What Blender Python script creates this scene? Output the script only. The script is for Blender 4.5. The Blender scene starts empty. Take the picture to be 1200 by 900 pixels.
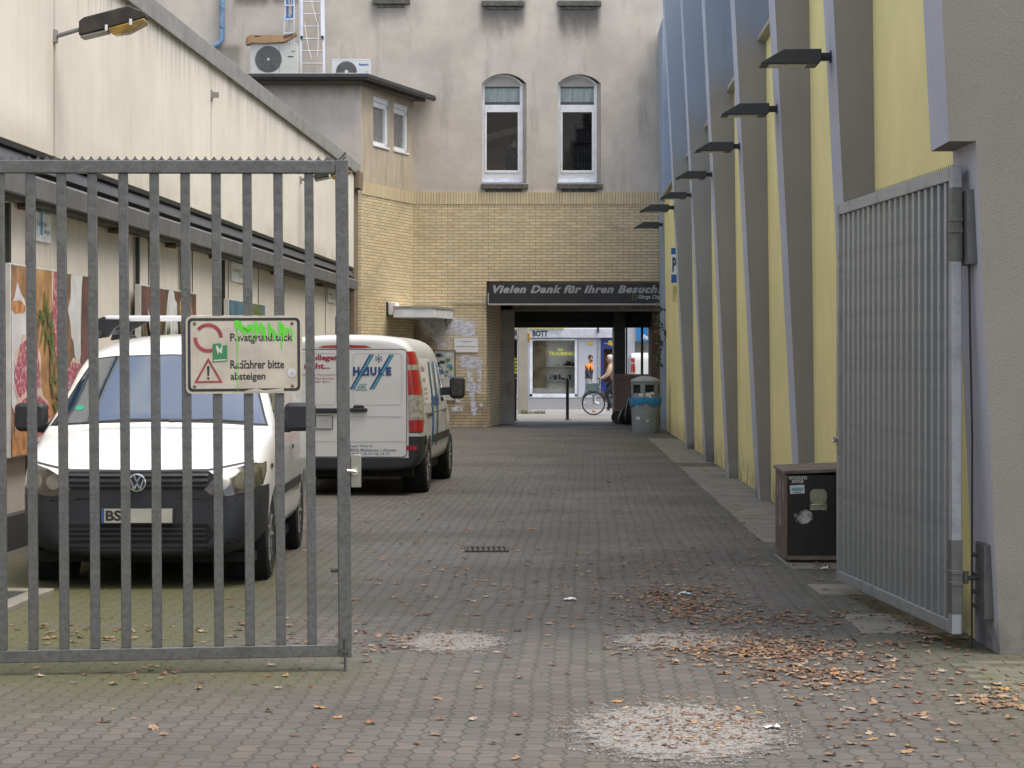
import bpy, bmesh, math, random
from mathutils import Vector, Matrix, geometry
from mathutils.bvhtree import BVHTree
random.seed(7)
rad = math.radians
SC = bpy.context.scene
COL = SC.collection

# ------------------------------------------------------------------ camera
F, HZ, EYE = 2600.0, 422.0, 1.64          # focal length (px of a 1200 px frame), horizon row, eye height
cam = bpy.data.objects.new('camera', bpy.data.cameras.new('camera'))
COL.objects.link(cam)
cam.location = (0, 0, EYE)
cam.rotation_euler = (rad(90), 0, 0)
cam.data.sensor_width = 36
cam.data.lens = 36 * F / 1200
cam.data.shift_y = (HZ - 450) / 1200
cam.data.clip_start = 0.1
cam.data.clip_end = 3000
SC.camera = cam

# ------------------------------------------------------------------ sky, sun, exposure
SUN_EL, SUN_AZ = 68, 112                   # azimuth clockwise from +Y
w = bpy.data.worlds.new('World'); SC.world = w; w.use_nodes = True
nt = w.node_tree
for n in list(nt.nodes): nt.nodes.remove(n)
sky = nt.nodes.new('ShaderNodeTexSky'); sky.sky_type = 'NISHITA'; sky.sun_disc = False
sky.sun_elevation = rad(SUN_EL); sky.sun_rotation = rad(SUN_AZ)
sky.air_density = 1.0; sky.dust_density = 3.0; sky.ozone_density = 1.0
hs = nt.nodes.new('ShaderNodeHueSaturation'); hs.inputs['Saturation'].default_value = 0.95
bg = nt.nodes.new('ShaderNodeBackground'); bg.inputs['Strength'].default_value = 0.15
ow = nt.nodes.new('ShaderNodeOutputWorld')
nt.links.new(sky.outputs[0], hs.inputs['Color']); 
bw = nt.nodes.new('ShaderNodeRGBToBW'); nt.links.new(sky.outputs[0], bw.inputs[0])
cm = nt.nodes.new('ShaderNodeMath'); cm.operation = 'MULTIPLY'; cm.inputs[1].default_value = 1.45; nt.links.new(bw.outputs[0], cm.inputs[0])
cc = nt.nodes.new('ShaderNodeCombineColor'); [nt.links.new(cm.outputs[0], cc.inputs[i]) for i in range(3)]
tc = nt.nodes.new('ShaderNodeTexCoord'); cn = nt.nodes.new('ShaderNodeTexNoise'); cn.inputs['Scale'].default_value = 3.2; cn.inputs['Detail'].default_value = 6; cn.inputs['Roughness'].default_value = .58; nt.links.new(tc.outputs['Generated'], cn.inputs['Vector'])
cr = nt.nodes.new('ShaderNodeMapRange'); cr.interpolation_type = 'SMOOTHSTEP'; cr.inputs[1].default_value = .42; cr.inputs[2].default_value = .58
sx_ = nt.nodes.new('ShaderNodeSeparateXYZ'); nt.links.new(tc.outputs['Generated'], sx_.inputs[0])
zr = nt.nodes.new('ShaderNodeMapRange'); zr.inputs[1].default_value = .78; zr.inputs[2].default_value = .94; zr.inputs[4].default_value = .10; nt.links.new(sx_.outputs[2], zr.inputs[0])   # thinner cloud overhead
zs2 = nt.nodes.new('ShaderNodeMath'); zs2.operation = 'SUBTRACT'; nt.links.new(cn.outputs['Fac'], zs2.inputs[0]); nt.links.new(zr.outputs[0], zs2.inputs[1]); nt.links.new(zs2.outputs[0], cr.inputs[0])
cx = nt.nodes.new('ShaderNodeMix'); cx.data_type = 'RGBA'; nt.links.new(cr.outputs[0], cx.inputs[0]); nt.links.new(hs.outputs[0], cx.inputs[6]); nt.links.new(cc.outputs[0], cx.inputs[7])
nt.links.new(cx.outputs[2], bg.inputs['Color']); nt.links.new(bg.outputs[0], ow.inputs[0])
sl = bpy.data.lights.new('sun', 'SUN'); sl.energy = 1.2; sl.angle = rad(32); sl.color = (1, .93, .80)
so = bpy.data.objects.new('sun', sl); COL.objects.link(so)
a_, e_ = rad(SUN_AZ), rad(SUN_EL)
sd = Vector((math.sin(a_) * math.cos(e_), math.cos(a_) * math.cos(e_), math.sin(e_)))
so.rotation_euler = sd.to_track_quat('Z', 'Y').to_euler(); so.location = (0, -10, 40)
SC.view_settings.view_transform = 'Standard'; SC.view_settings.look = 'None'
SC.view_settings.gamma = 1; SC.view_settings.exposure = 1.12
SC.render.engine = 'CYCLES'
SC.cycles.max_bounces = 8; SC.cycles.transparent_max_bounces = 12
SC.cycles.use_denoising = True

# ------------------------------------------------------------------ helpers: where a seen point lies in the yard
def X(px, Y): return (px - 600) * Y / F
def Z(py, Y): return EYE - (py - HZ) * Y / F
def GY(py): return EYE * F / (py - HZ)

# ------------------------------------------------------------------ helpers: mesh building
class MB:
    def __init__(s): s.v = []; s.f = []; s.m = []; s.cur = 0
    def add(s, vs, fs, m=None):
        o = len(s.v); s.v += [tuple(p) for p in vs]
        for f in fs: s.f.append(tuple(i + o for i in f)); s.m.append(s.cur if m is None else m)
        return s
    def box(s, x0, x1, y0, y1, z0, z1, m=None):
        vs = [(x0,y0,z0),(x1,y0,z0),(x1,y1,z0),(x0,y1,z0),(x0,y0,z1),(x1,y0,z1),(x1,y1,z1),(x0,y1,z1)]
        return s.add(vs, [(3,2,1,0),(4,5,6,7),(0,1,5,4),(1,2,6,5),(2,3,7,6),(3,0,4,7)], m)
    def prism(s, pts, axis, a0, a1, m=None):
        n = len(pts)
        def P(p, a):
            return {'x': (a, p[0], p[1]), 'y': (p[0], a, p[1]), 'z': (p[0], p[1], a)}[axis]
        vs = [P(p, a0) for p in pts] + [P(p, a1) for p in pts]
        fs = [tuple(range(n))[::-1], tuple(range(n, 2*n))] + [(i, (i+1) % n, n + (i+1) % n, n + i) for i in range(n)]
        return s.add(vs, fs, m)
    def cyl(s, p0, p1, r0, r1=None, n=12, caps=True, m=None):
        p0, p1 = Vector(p0), Vector(p1); r1 = r0 if r1 is None else r1
        d = (p1 - p0).normalized(); a = d.orthogonal().normalized(); b = d.cross(a)
        vs = []
        for p, r in ((p0, r0), (p1, r1)):
            for i in range(n):
                t = 2*math.pi*i/n; vs.append(p + a*math.cos(t)*r + b*math.sin(t)*r)
        fs = [(i, (i+1) % n, n + (i+1) % n, n + i) for i in range(n)]
        if caps: fs += [tuple(range(n))[::-1], tuple(range(n, 2*n))]
        return s.add(vs, fs, m)
    def tube(s, pts, r, n=8, m=None):
        pts = [Vector(p) for p in pts]; vs = []; ref = None
        for i, p in enumerate(pts):
            d = (pts[min(i+1, len(pts)-1)] - pts[max(i-1, 0)]).normalized()
            if ref is None: ref = d.orthogonal().normalized()
            a = (ref - d*ref.dot(d)).normalized(); ref = a; b = d.cross(a)
            rr = r[i] if isinstance(r, (list, tuple)) else r
            for k in range(n):
                t = 2*math.pi*k/n; vs.append(p + a*math.cos(t)*rr + b*math.sin(t)*rr)
        fs = []
        for i in range(len(pts)-1):
            for k in range(n): fs.append((i*n+k, i*n+(k+1) % n, (i+1)*n+(k+1) % n, (i+1)*n+k))
        fs += [tuple(range(n))[::-1], tuple(range((len(pts)-1)*n, len(pts)*n))]
        return s.add(vs, fs, m)
    def lathe(s, prof, c=(0,0,0), n=24, axis='z', m=None):
        vs = []
        for r, h in prof:
            for k in range(n):
                t = 2*math.pi*k/n; q = (r*math.cos(t), r*math.sin(t), h)
                if axis == 'x': q = (q[2], q[0], q[1])
                if axis == 'y': q = (q[0], q[2], q[1])
                vs.append((c[0]+q[0], c[1]+q[1], c[2]+q[2]))
        fs = []
        for i in range(len(prof)-1):
            for k in range(n): fs.append((i*n+k, i*n+(k+1) % n, (i+1)*n+(k+1) % n, (i+1)*n+k))
        return s.add(vs, fs, m)
    def ball(s, c, r, n=12, m=None):
        r = r if isinstance(r, (tuple, list)) else (r, r, r); vs = []; k2 = n//2
        for i in range(k2+1):
            ph = math.pi*i/k2
            for k in range(n):
                t = 2*math.pi*k/n
                vs.append((c[0]+r[0]*math.sin(ph)*math.cos(t), c[1]+r[1]*math.sin(ph)*math.sin(t), c[2]+r[2]*math.cos(ph)))
        fs = [(i*n+k, (i+1)*n+k, (i+1)*n+(k+1) % n, i*n+(k+1) % n) for i in range(k2) for k in range(n)]
        return s.add(vs, fs, m)
    def quad(s, a, b, c, d, m=None): return s.add([a, b, c, d], [(0,1,2,3)], m)
    def flat(s, pts2, fn, m=None):
        """a filled outline laid on a surface by fn(u,v)->xyz"""
        return s.add([fn(*p) for p in pts2], [tuple(range(len(pts2)))], m)
    def build(s, name, mats, parent=None, bevel=0, smooth=35, world=False):
        me = bpy.data.meshes.new(name)
        vs = [Vector(p) for p in s.v]
        me.from_pydata([tuple(p) for p in vs], [], s.f)
        if not isinstance(mats, (list, tuple)): mats = [mats]
        for mt in mats: me.materials.append(mt)
        for p, k in zip(me.polygons, s.m): p.material_index = min(k, len(mats)-1)
        uv = me.uv_layers.new(name='UVMap')
        me.update()
        for p in me.polygons:
            nn = p.normal
            hz = math.hypot(nn.x, nn.y)
            if abs(nn.z) > .75 or hz < 1e-6: tx = None
            else: tx = (-nn.y/hz, nn.x/hz)
            for li in p.loop_indices:
                q = me.vertices[me.loops[li].vertex_index].co
                uv.data[li].uv = (q.x, q.y) if tx is None else (q.x*tx[0] + q.y*tx[1], q.z)
        if world and parent is not None:
            me.transform(wm(parent).inverted())
        return link(name, me, parent, bevel, smooth)
def wm(o): return Matrix.Translation(o.location) @ Matrix.Rotation(o.rotation_euler.z, 4, 'Z')
def link(name, me, parent=None, bevel=0, smooth=35):
    if smooth:
        me.polygons.foreach_set('use_smooth', [True]*len(me.polygons)); me.set_sharp_from_angle(angle=rad(smooth))
    o = bpy.data.objects.new(name, me); COL.objects.link(o)
    if parent is not None: o.parent = parent
    if bevel:
        b = o.modifiers.new('bevel', 'BEVEL'); b.width = bevel; b.segments = 2; b.limit_method = 'ANGLE'; b.angle_limit = rad(40)
        b.harden_normals = False
    return o
def tag(o, label=None, cat=None, group=None, kind=None):
    if label: o['label'] = label
    if cat: o['category'] = cat
    if group: o['group'] = group
    if kind: o['kind'] = kind
    return o
def thing(name, label, cat, loc=(0,0,0), rz=0, group=None):
    o = bpy.data.objects.new(name, None); COL.objects.link(o)
    o.location = loc; o.rotation_euler = (0, 0, rz); o.empty_display_size = .2
    return tag(o, label, cat, group)
def part(name, parent, loc=(0,0,0)):
    o = bpy.data.objects.new(name, None); COL.objects.link(o); o.parent = parent; o.location = loc; o.empty_display_size = .1
    return o
def copy_tree(o, parent=None):
    c = o.copy(); COL.objects.link(c)
    if parent is not None: c.parent = parent
    for ch in list(o.children): copy_tree(ch, c)
    return c
def inpoly(p, poly):
    x, y = p; r = False; j = len(poly)-1
    for i in range(len(poly)):
        xi, yi = poly[i]; xj, yj = poly[j]
        if (yi > y) != (yj > y) and x < (xj-xi)*(y-yi)/(yj-yi)+xi: r = not r
        j = i
    return r
def fill(outer, holes=(), step=None):
    """triangles of an outline with holes; step adds inner points"""
    pts = []; edges = []
    for poly in (outer,) + tuple(holes):
        b = len(pts); n = len(poly)
        for p in poly: pts.append(Vector(p))
        edges += [(b+i, b+(i+1) % n) for i in range(n)]
    if step:
        xs = [p[0] for p in outer]; ys = [p[1] for p in outer]
        nx = max(1, int((max(xs)-min(xs))/step)); ny = max(1, int((max(ys)-min(ys))/step))
        for i in range(nx+1):
            for j in range(ny+1):
                q = (min(xs)+(i+.37)*step, min(ys)+(j+.41)*step)
                if inpoly(q, outer) and not any(inpoly(q, h) for h in holes): pts.append(Vector(q))
    vs, es, fs = geometry.delaunay_2d_cdt(pts, edges, [], 0, 1e-6)[:3]
    out = []
    for f in fs:
        c = sum((vs[i] for i in f), Vector((0, 0)))/len(f)
        if inpoly(c, outer) and not any(inpoly(c, h) for h in holes): out.append(tuple(f))
    return [tuple(p) for p in vs], out
def densify(poly, step):
    out = []
    for i, a in enumerate(poly):
        b = poly[(i+1) % len(poly)]; n = max(1, int(math.hypot(b[0]-a[0], b[1]-a[1])/step))
        for k in range(n): out.append((a[0]+(b[0]-a[0])*k/n, a[1]+(b[1]-a[1])*k/n))
    return out
def rounded(x0, x1, y0, y1, r, n=5):
    out = []
    for cx, cy, a in ((x1-r, y0+r, -90), (x1-r, y1-r, 0), (x0+r, y1-r, 90), (x0+r, y0+r, 180)):
        for k in range(n+1):
            t = rad(a+90*k/n); out.append((cx+r*math.cos(t), cy+r*math.sin(t)))
    return out
def circle(cx, cy, r, n=24, ry=None): return [(cx+r*math.cos(2*math.pi*i/n), cy+(ry or r)*math.sin(2*math.pi*i/n)) for i in range(n)]
def text2d(s, x, y, wd, ht, bold=0.0, shear=0.0, space=1.0):
    """lettering fitted in the box x..x+wd, y..y+ht -> verts2, faces"""
    cu = bpy.data.curves.new('t', 'FONT'); cu.body = s; cu.size = 1; cu.offset = bold; cu.shear = shear; cu.resolution_u = 3; cu.space_character = space
    ob = bpy.data.objects.new('t', cu); COL.objects.link(ob)
    dg = bpy.context.evaluated_depsgraph_get(); dg.update()
    me = bpy.data.meshes.new_from_object(ob.evaluated_get(dg))
    vs = [(q.co.x, q.co.y) for q in me.vertices]; fs = [tuple(p.vertices) for p in me.polygons]
    bpy.data.objects.remove(ob); bpy.data.curves.remove(cu); bpy.data.meshes.remove(me)
    xs = [p[0] for p in vs]; ys = [p[1] for p in vs]; a, b, c, d = min(xs), max(xs), min(ys), max(ys)
    return [(x+(p[0]-a)/(b-a)*wd, y+(p[1]-c)/(d-c)*ht) for p in vs], fs
def lay(mb, vf, fn, m=None): mb.add([fn(*p) for p in vf[0]], vf[1], m)

# ------------------------------------------------------------------ helpers: materials
def new_mat(name):
    m = bpy.data.materials.new(name); m.use_nodes = True
    t = m.node_tree; p = t.nodes['Principled BSDF']
    return m, t, p
def nd(t, typ, **kw):
    n = t.nodes.new(typ)
    for k, v in kw.items():
        if k.startswith('i_'):
            k = k[2:]; n.inputs[int(k) if k.isdigit() else k].default_value = v
        else: setattr(n, k, v)
    return n
def L(t, a, b): t.links.new(a, b)
def math_(t, op, a, b=None, c=None, clamp=False):
    n = t.nodes.new('ShaderNodeMath'); n.operation = op; n.use_clamp = clamp
    for i, q in enumerate((a, b, c)):
        if q is None: continue
        if isinstance(q, (int, float)): n.inputs[i].default_value = q
        else: L(t, q, n.inputs[i])
    return n.outputs[0]
def mix(t, fac, a, b, typ='MIX'):
    n = t.nodes.new('ShaderNodeMix'); n.data_type = 'RGBA'; n.blend_type = typ
    for sock, q in ((n.inputs[0], fac), (n.inputs[6], a), (n.inputs[7], b)):
        if isinstance(q, (int, float)): sock.default_value = q
        elif isinstance(q, tuple): sock.default_value = q if len(q) == 4 else q + (1,)
        else: L(t, q, sock)
    return n.outputs[2]
def noise(t, vec, scale, detail=4, rough=.55):
    n = nd(t, 'ShaderNodeTexNoise'); n.inputs['Scale'].default_value = scale; n.inputs['Detail'].default_value = detail; n.inputs['Roughness'].default_value = rough
    if vec is not None: L(t, vec, n.inputs['Vector'])
    return n.outputs['Fac']
def ramp(t, v, lo, hi, a=0.0, b=1.0):
    n = nd(t, 'ShaderNodeMapRange'); n.interpolation_type = 'SMOOTHSTEP'
    L(t, v, n.inputs[0]); n.inputs[1].default_value = lo; n.inputs[2].default_value = hi; n.inputs[3].default_value = a; n.inputs[4].default_value = b
    return n.outputs[0]
def bump(t, p, h, strength=.3, dist=.01):
    b = nd(t, 'ShaderNodeBump'); b.inputs['Strength'].default_value = strength; b.inputs['Distance'].default_value = dist
    L(t, h, b.inputs['Height']); L(t, b.outputs[0], p.inputs['Normal'])
def sep(t, v):
    n = nd(t, 'ShaderNodeSeparateXYZ'); L(t, v, n.inputs[0]); return n.outputs
def uvc(t): return nd(t, 'ShaderNodeUVMap').outputs[0]
def objc(t): return nd(t, 'ShaderNodeTexCoord').outputs['Object']
def stretch(t, v, sc):
    n = nd(t, 'ShaderNodeMapping'); n.inputs['Scale'].default_value = sc; L(t, v, n.inputs[0]); return n.outputs[0]
def dark(c, k): return tuple(q*k for q in c)
_mc = {}
def mat(name, col, rough=.7, metal=0.0, var=.12, scale=4.0, bmp=0.0, bscale=60.0, coat=0.0, spec=.5, vec='o', st=(1,1,1), grime=None, rv=.06):
    if name in _mc: return _mc[name]
    m, t, p = new_mat(name); _mc[name] = m
    v = objc(t) if vec == 'o' else uvc(t)
    if st != (1,1,1): v = stretch(t, v, st)
    n1 = noise(t, v, scale, 5); f = ramp(t, n1, .3, .7)
    c = mix(t, f, dark(col, 1-var), dark(col, 1+var))
    if grime:
        n2 = noise(t, v, scale*.6+1.3, 6, .65)
        c = mix(t, ramp(t, n2, .52, .72, 0, grime[1]), c, grime[0])
    L(t, c, p.inputs['Base Color'])
    n3 = noise(t, v, scale*3, 3); L(t, ramp(t, n3, .3, .7, max(.02, rough-rv), min(1, rough+rv)), p.inputs['Roughness'])
    p.inputs['Metallic'].default_value = metal; p.inputs['Coat Weight'].default_value = coat
    p.inputs['Specular IOR Level'].default_value = spec
    if bmp: bump(t, p, noise(t, v, bscale, 3), bmp, .004)
    return m
def plain(name, col, rough=.5, metal=0.0, coat=0.0): return mat(name, col, rough, metal, .06, 8, coat=coat)
def glass_mat(name, tint=(.9,.95,.95), refl=.12):
    m, t, p = new_mat(name); t.nodes.remove(p)
    tr = nd(t, 'ShaderNodeBsdfTransparent'); tr.inputs[0].default_value = tint + (1,)
    gl = nd(t, 'ShaderNodeBsdfGlossy'); gl.inputs['Roughness'].default_value = .02; gl.inputs[0].default_value = (.9,.9,.9,1)
    fr = nd(t, 'ShaderNodeFresnel'); fr.inputs[0].default_value = 1.5
    mx = nd(t, 'ShaderNodeMixShader'); L(t, math_(t, 'ADD', fr.outputs[0], refl-.04, clamp=True), mx.inputs[0]); L(t, tr.outputs[0], mx.inputs[1]); L(t, gl.outputs[0], mx.inputs[2])
    L(t, mx.outputs[0], t.nodes['Material Output'].inputs[0]); return m
def rectmask(t, u, v, r, soft):
    a = ramp(t, u, r[0]-soft, r[0]+soft); b = ramp(t, u, r[1]-soft, r[1]+soft, 1, 0)
    c = ramp(t, v, r[2]-soft, r[2]+soft); d = ramp(t, v, r[3]-soft, r[3]+soft, 1, 0)
    return math_(t, 'MULTIPLY', math_(t, 'MULTIPLY', a, b), math_(t, 'MULTIPLY', c, d))
def hx(r, g, b):
    f = lambda c: (c/255/12.92 if c/255 <= .04045 else ((c/255+.055)/1.055)**2.4)
    return (f(r), f(g), f(b))

# ------------------------------------------------------------------ surfaces of the place
def paving_mat():
    m, t, p = new_mat('paving')
    uv = uvc(t); rot = nd(t, 'ShaderNodeMapping'); rot.inputs['Rotation'].default_value = (0, 0, rad(2.0)); L(t, uv, rot.inputs[0])
    x, y, _ = sep(t, rot.outputs[0]); wx, wy, _ = sep(t, uv)
    W_, L_ = .092, .165
    wob = math_(t, 'MULTIPLY', math_(t, 'SUBTRACT', noise(t, uv, .55, 2), .5), .10)
    x = math_(t, 'ADD', x, wob)
    y = math_(t, 'ADD', y, math_(t, 'MULTIPLY', math_(t, 'SUBTRACT', noise(t, uv, .8, 2), .5), .16))
    tri = math_(t, 'PINGPONG', y, L_/2)                       # 0..L/2
    x2 = math_(t, 'ADD', x, math_(t, 'MULTIPLY', tri, .30))
    cx = math_(t, 'DIVIDE', x2, W_); col = math_(t, 'FLOOR', cx); fx = math_(t, 'FRACT', cx)
    par = math_(t, 'MODULO', math_(t, 'ABSOLUTE', col), 2)
    ry = math_(t, 'ADD', math_(t, 'DIVIDE', y, L_), math_(t, 'MULTIPLY', par, .5)); row = math_(t, 'FLOOR', ry); fy = math_(t, 'FRACT', ry)
    dx = math_(t, 'MULTIPLY', math_(t, 'MINIMUM', fx, math_(t, 'SUBTRACT', 1, fx)), W_)
    dy = math_(t, 'MULTIPLY', math_(t, 'MINIMUM', fy, math_(t, 'SUBTRACT', 1, fy)), L_)
    d = math_(t, 'MINIMUM', dx, math_(t, 'MULTIPLY', dy, .8))
    jw = math_(t, 'MULTIPLY', noise(t, uv, 6, 3), .012)
    joint = math_(t, 'SUBTRACT', 1, ramp(t, math_(t, 'SUBTRACT', d, jw), -.0035, .0035), clamp=True)
    cv = nd(t, 'ShaderNodeCombineXYZ'); L(t, col, cv.inputs[0]); L(t, row, cv.inputs[1])
    wn = nd(t, 'ShaderNodeTexWhiteNoise'); wn.noise_dimensions = '3D'; L(t, cv.outputs[0], wn.inputs[0])
    a = (.124, .114, .101); b = (.087, .080, .072)
    c = mix(t, wn.outputs['Value'], a, b)
    c = mix(t, ramp(t, wn.outputs['Value'], .93, .96, 0, .6), c, (.165, .135, .11))
    c = mix(t, ramp(t, wn.outputs['Value'], .05, .03, 0, .6), c, (.055, .052, .05))
    big = noise(t, uv, .45, 5, .6); c = mix(t, ramp(t, big, .40, .66, 0, .60), c, (.062, .057, .05))
    mid = noise(t, uv, 2.3, 6, .65); c = mix(t, ramp(t, mid, .5, .75, 0, .35), c, (.15, .136, .12))
    fine = noise(t, uv, 90, 3, .7); c = mix(t, ramp(t, fine, .3, .75, .0, .5), c, dark(b, .7))
    spot = noise(t, uv, 1.15, 4, .55); c = mix(t, ramp(t, spot, .64, .70, 0, .45), c, (.045, .041, .037))
    sp2 = noise(t, uv, 7.0, 3, .5); c = mix(t, ramp(t, sp2, .70, .74, 0, .5), c, (.05, .045, .04))
    # moss: the shaded corner behind the left gate, under both gates and along the right-hand wall
    mA = math_(t, 'MULTIPLY', ramp(t, wx, -2.1, -1.0, 1, 0), math_(t, 'MULTIPLY', ramp(t, wy, 16.5, 20.5, 1, 0), ramp(t, wy, 9.6, 12.0)))
    mB = math_(t, 'MULTIPLY', ramp(t, wx, -1.4, -.2, 1, 0), math_(t, 'MULTIPLY', ramp(t, wy, 10.6, 11.5), ramp(t, wy, 11.7, 12.6, 1, 0)))
    mC = math_(t, 'MULTIPLY', ramp(t, wx, 1.7, 2.7), math_(t, 'MULTIPLY', ramp(t, wy, 12, 34, .55, .25), 1.0))
    mask = math_(t, 'MAXIMUM', math_(t, 'MAXIMUM', mA, math_(t, 'MULTIPLY', mB, .8)), mC)
    mo = math_(t, 'MULTIPLY', mask, ramp(t, noise(t, uv, 1.7, 6, .65), .24, .54), clamp=True)
    c = mix(t, math_(t, 'MULTIPLY', mo, .88), c, (.078, .080, .026))
    mossj = math_(t, 'ADD', math_(t, 'MULTIPLY', mask, .9), ramp(t, noise(t, uv, 1.1, 4), .45, .65, 0, .55), clamp=True)
    jc = mix(t, mossj, (.040, .034, .027), (.060, .066, .022))
    c = mix(t, math_(t, 'MULTIPLY', joint, .70), c, jc)
    # trench seams across the yard
    for yy, hw in ((15.25, .05), (18.2, .07), (23.0, .06)):
        q = math_(t, 'ABSOLUTE', math_(t, 'SUBTRACT', math_(t, 'ADD', wy, math_(t, 'MULTIPLY', math_(t, 'SUBTRACT', noise(t, uv, .5, 3), .5), .9)), yy))
        c = mix(t, math_(t, 'MULTIPLY', ramp(t, q, 0, hw, .55, 0), ramp(t, noise(t, uv, .7, 3), .4, .6)), c, (.05, .044, .036))
    L(t, c, p.inputs['Base Color'])
    L(t, ramp(t, big, .3, .7, .62, .85), p.inputs['Roughness'])
    h = math_(t, 'ADD', math_(t, 'SUBTRACT', 1, joint), math_(t, 'MULTIPLY', fine, .25)); h = math_(t, 'ADD', h, math_(t, 'MULTIPLY', wn.outputs['Value'], .3))
    bump(t, p, h, .55, .006)
    return m
def brick_mat(name, vertical=False):
    m, t, p = new_mat(name); uv = uvc(t)
    v = uv
    if vertical:
        x, y, _ = sep(t, uv); cv = nd(t, 'ShaderNodeCombineXYZ'); L(t, math_(t, 'ADD', y, .08), cv.inputs[0]); L(t, x, cv.inputs[1]); v = cv.outputs[0]
    b = nd(t, 'ShaderNodeTexBrick'); L(t, v, b.inputs['Vector'])
    b.inputs['Scale'].default_value = 1; b.inputs['Brick Width'].default_value = .6 if vertical else .285; b.inputs['Row Height'].default_value = .068 if vertical else .0725
    b.inputs['Mortar Size'].default_value = .0055; b.inputs['Mortar Smooth'].default_value = .2; b.offset = 0 if vertical else .5; b.offset_frequency = 2; b.squash = 1
    b.inputs['Color1'].default_value = (.66, .535, .325, 1); b.inputs['Color2'].default_value = (.52, .43, .27, 1); b.inputs['Mortar'].default_value = (.115, .095, .07, 1)
    b.inputs['Bias'].default_value = -.1
    c = b.outputs['Color']
    if not vertical:   # open bed joints
        yy = sep(t, uv)[1]; fj = math_(t, 'FRACT', math_(t, 'DIVIDE', yy, .0725)); dj = math_(t, 'MINIMUM', fj, math_(t, 'SUBTRACT', 1, fj)); c = mix(t, ramp(t, dj, .02, .12, .5, 0), c, (.10, .08, .055))
    blk = stretch(t, v, (1.6, 9, 1)); n = noise(t, blk, 1.5, 3)
    c = mix(t, ramp(t, n, .52, .7, 0, .5), c, (.43, .27, .15)); c = mix(t, ramp(t, n, .48, .33, 0, .45), c, (.43, .40, .31))
    big = noise(t, uv, .5, 5, .6); c = mix(t, ramp(t, big, .5, .75, 0, .4), c, (.24, .20, .14))
    x, y, _ = sep(t, uv)
    if not vertical:   # darker near the ground and under the canopy
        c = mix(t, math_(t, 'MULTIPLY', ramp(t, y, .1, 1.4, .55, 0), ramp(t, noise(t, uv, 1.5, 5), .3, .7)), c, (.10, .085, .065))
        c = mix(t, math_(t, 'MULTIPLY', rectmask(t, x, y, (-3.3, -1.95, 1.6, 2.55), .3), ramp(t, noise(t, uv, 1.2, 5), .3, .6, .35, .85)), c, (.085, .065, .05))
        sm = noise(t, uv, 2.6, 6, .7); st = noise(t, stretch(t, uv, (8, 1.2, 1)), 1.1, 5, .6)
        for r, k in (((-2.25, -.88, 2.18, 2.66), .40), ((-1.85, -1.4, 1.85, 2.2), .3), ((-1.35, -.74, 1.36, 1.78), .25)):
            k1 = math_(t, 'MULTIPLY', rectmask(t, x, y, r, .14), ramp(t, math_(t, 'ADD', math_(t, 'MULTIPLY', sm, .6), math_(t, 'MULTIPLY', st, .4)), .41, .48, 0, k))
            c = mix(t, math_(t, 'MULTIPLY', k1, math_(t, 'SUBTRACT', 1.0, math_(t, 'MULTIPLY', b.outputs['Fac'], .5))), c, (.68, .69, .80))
    L(t, c, p.inputs['Base Color']); p.inputs['Roughness'].default_value = .75
    bump(t, p, math_(t, 'SUBTRACT', 1, b.outputs['Fac']), .5, .006)
    return m
def plaster_mat(name, base, streaks=(), warm=None, blot=.75):
    m, t, p = new_mat(name); uv = uvc(t); x, y, _ = sep(t, uv)
    n1 = noise(t, uv, .8, 6, .6); c = mix(t, ramp(t, n1, .3, .7), dark(base, .84), dark(base, 1.10))
    n2 = noise(t, stretch(t, uv, (2.2, .35, 1)), 1.2, 6, .65); c = mix(t, ramp(t, n2, .5, .75, 0, blot), c, dark(base, .62))
    n3 = noise(t, uv, 1.9, 5, .6); c = mix(t, ramp(t, n3, .58, .75, 0, .55), c, (base[0]*1.12, base[1]*1.02, base[2]*.84))
    n4 = noise(t, uv, 12, 5, .7); c = mix(t, ramp(t, n4, .5, .8, 0, .25), c, dark(base, .6))
    if warm: c = mix(t, ramp(t, noise(t, stretch(t, uv, (3, .5, 1)), 1.4, 6), .42, .7, 0, .75), c, warm)
    for r, k in streaks:
        edge = noise(t, stretch(t, uv, (2.6, .8, 1)), 1.6, 6, .65)
        dn = ramp(t, y, r[2], r[3])
        k1 = math_(t, 'MULTIPLY', rectmask(t, x, y, r, .09), ramp(t, math_(t, 'ADD', math_(t, 'MULTIPLY', edge, .5), math_(t, 'MULTIPLY', dn, .75)), .30, .95, 0, k))
        c = mix(t, k1, c, (.11, .10, .09))
    L(t, c, p.inputs['Base Color']); p.inputs['Roughness'].default_value = .9
    bump(t, p, math_(t, 'ADD', noise(t, uv, 45, 4, .7), math_(t, 'MULTIPLY', n1, 2.0)), .35, .012)
    return m
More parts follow.
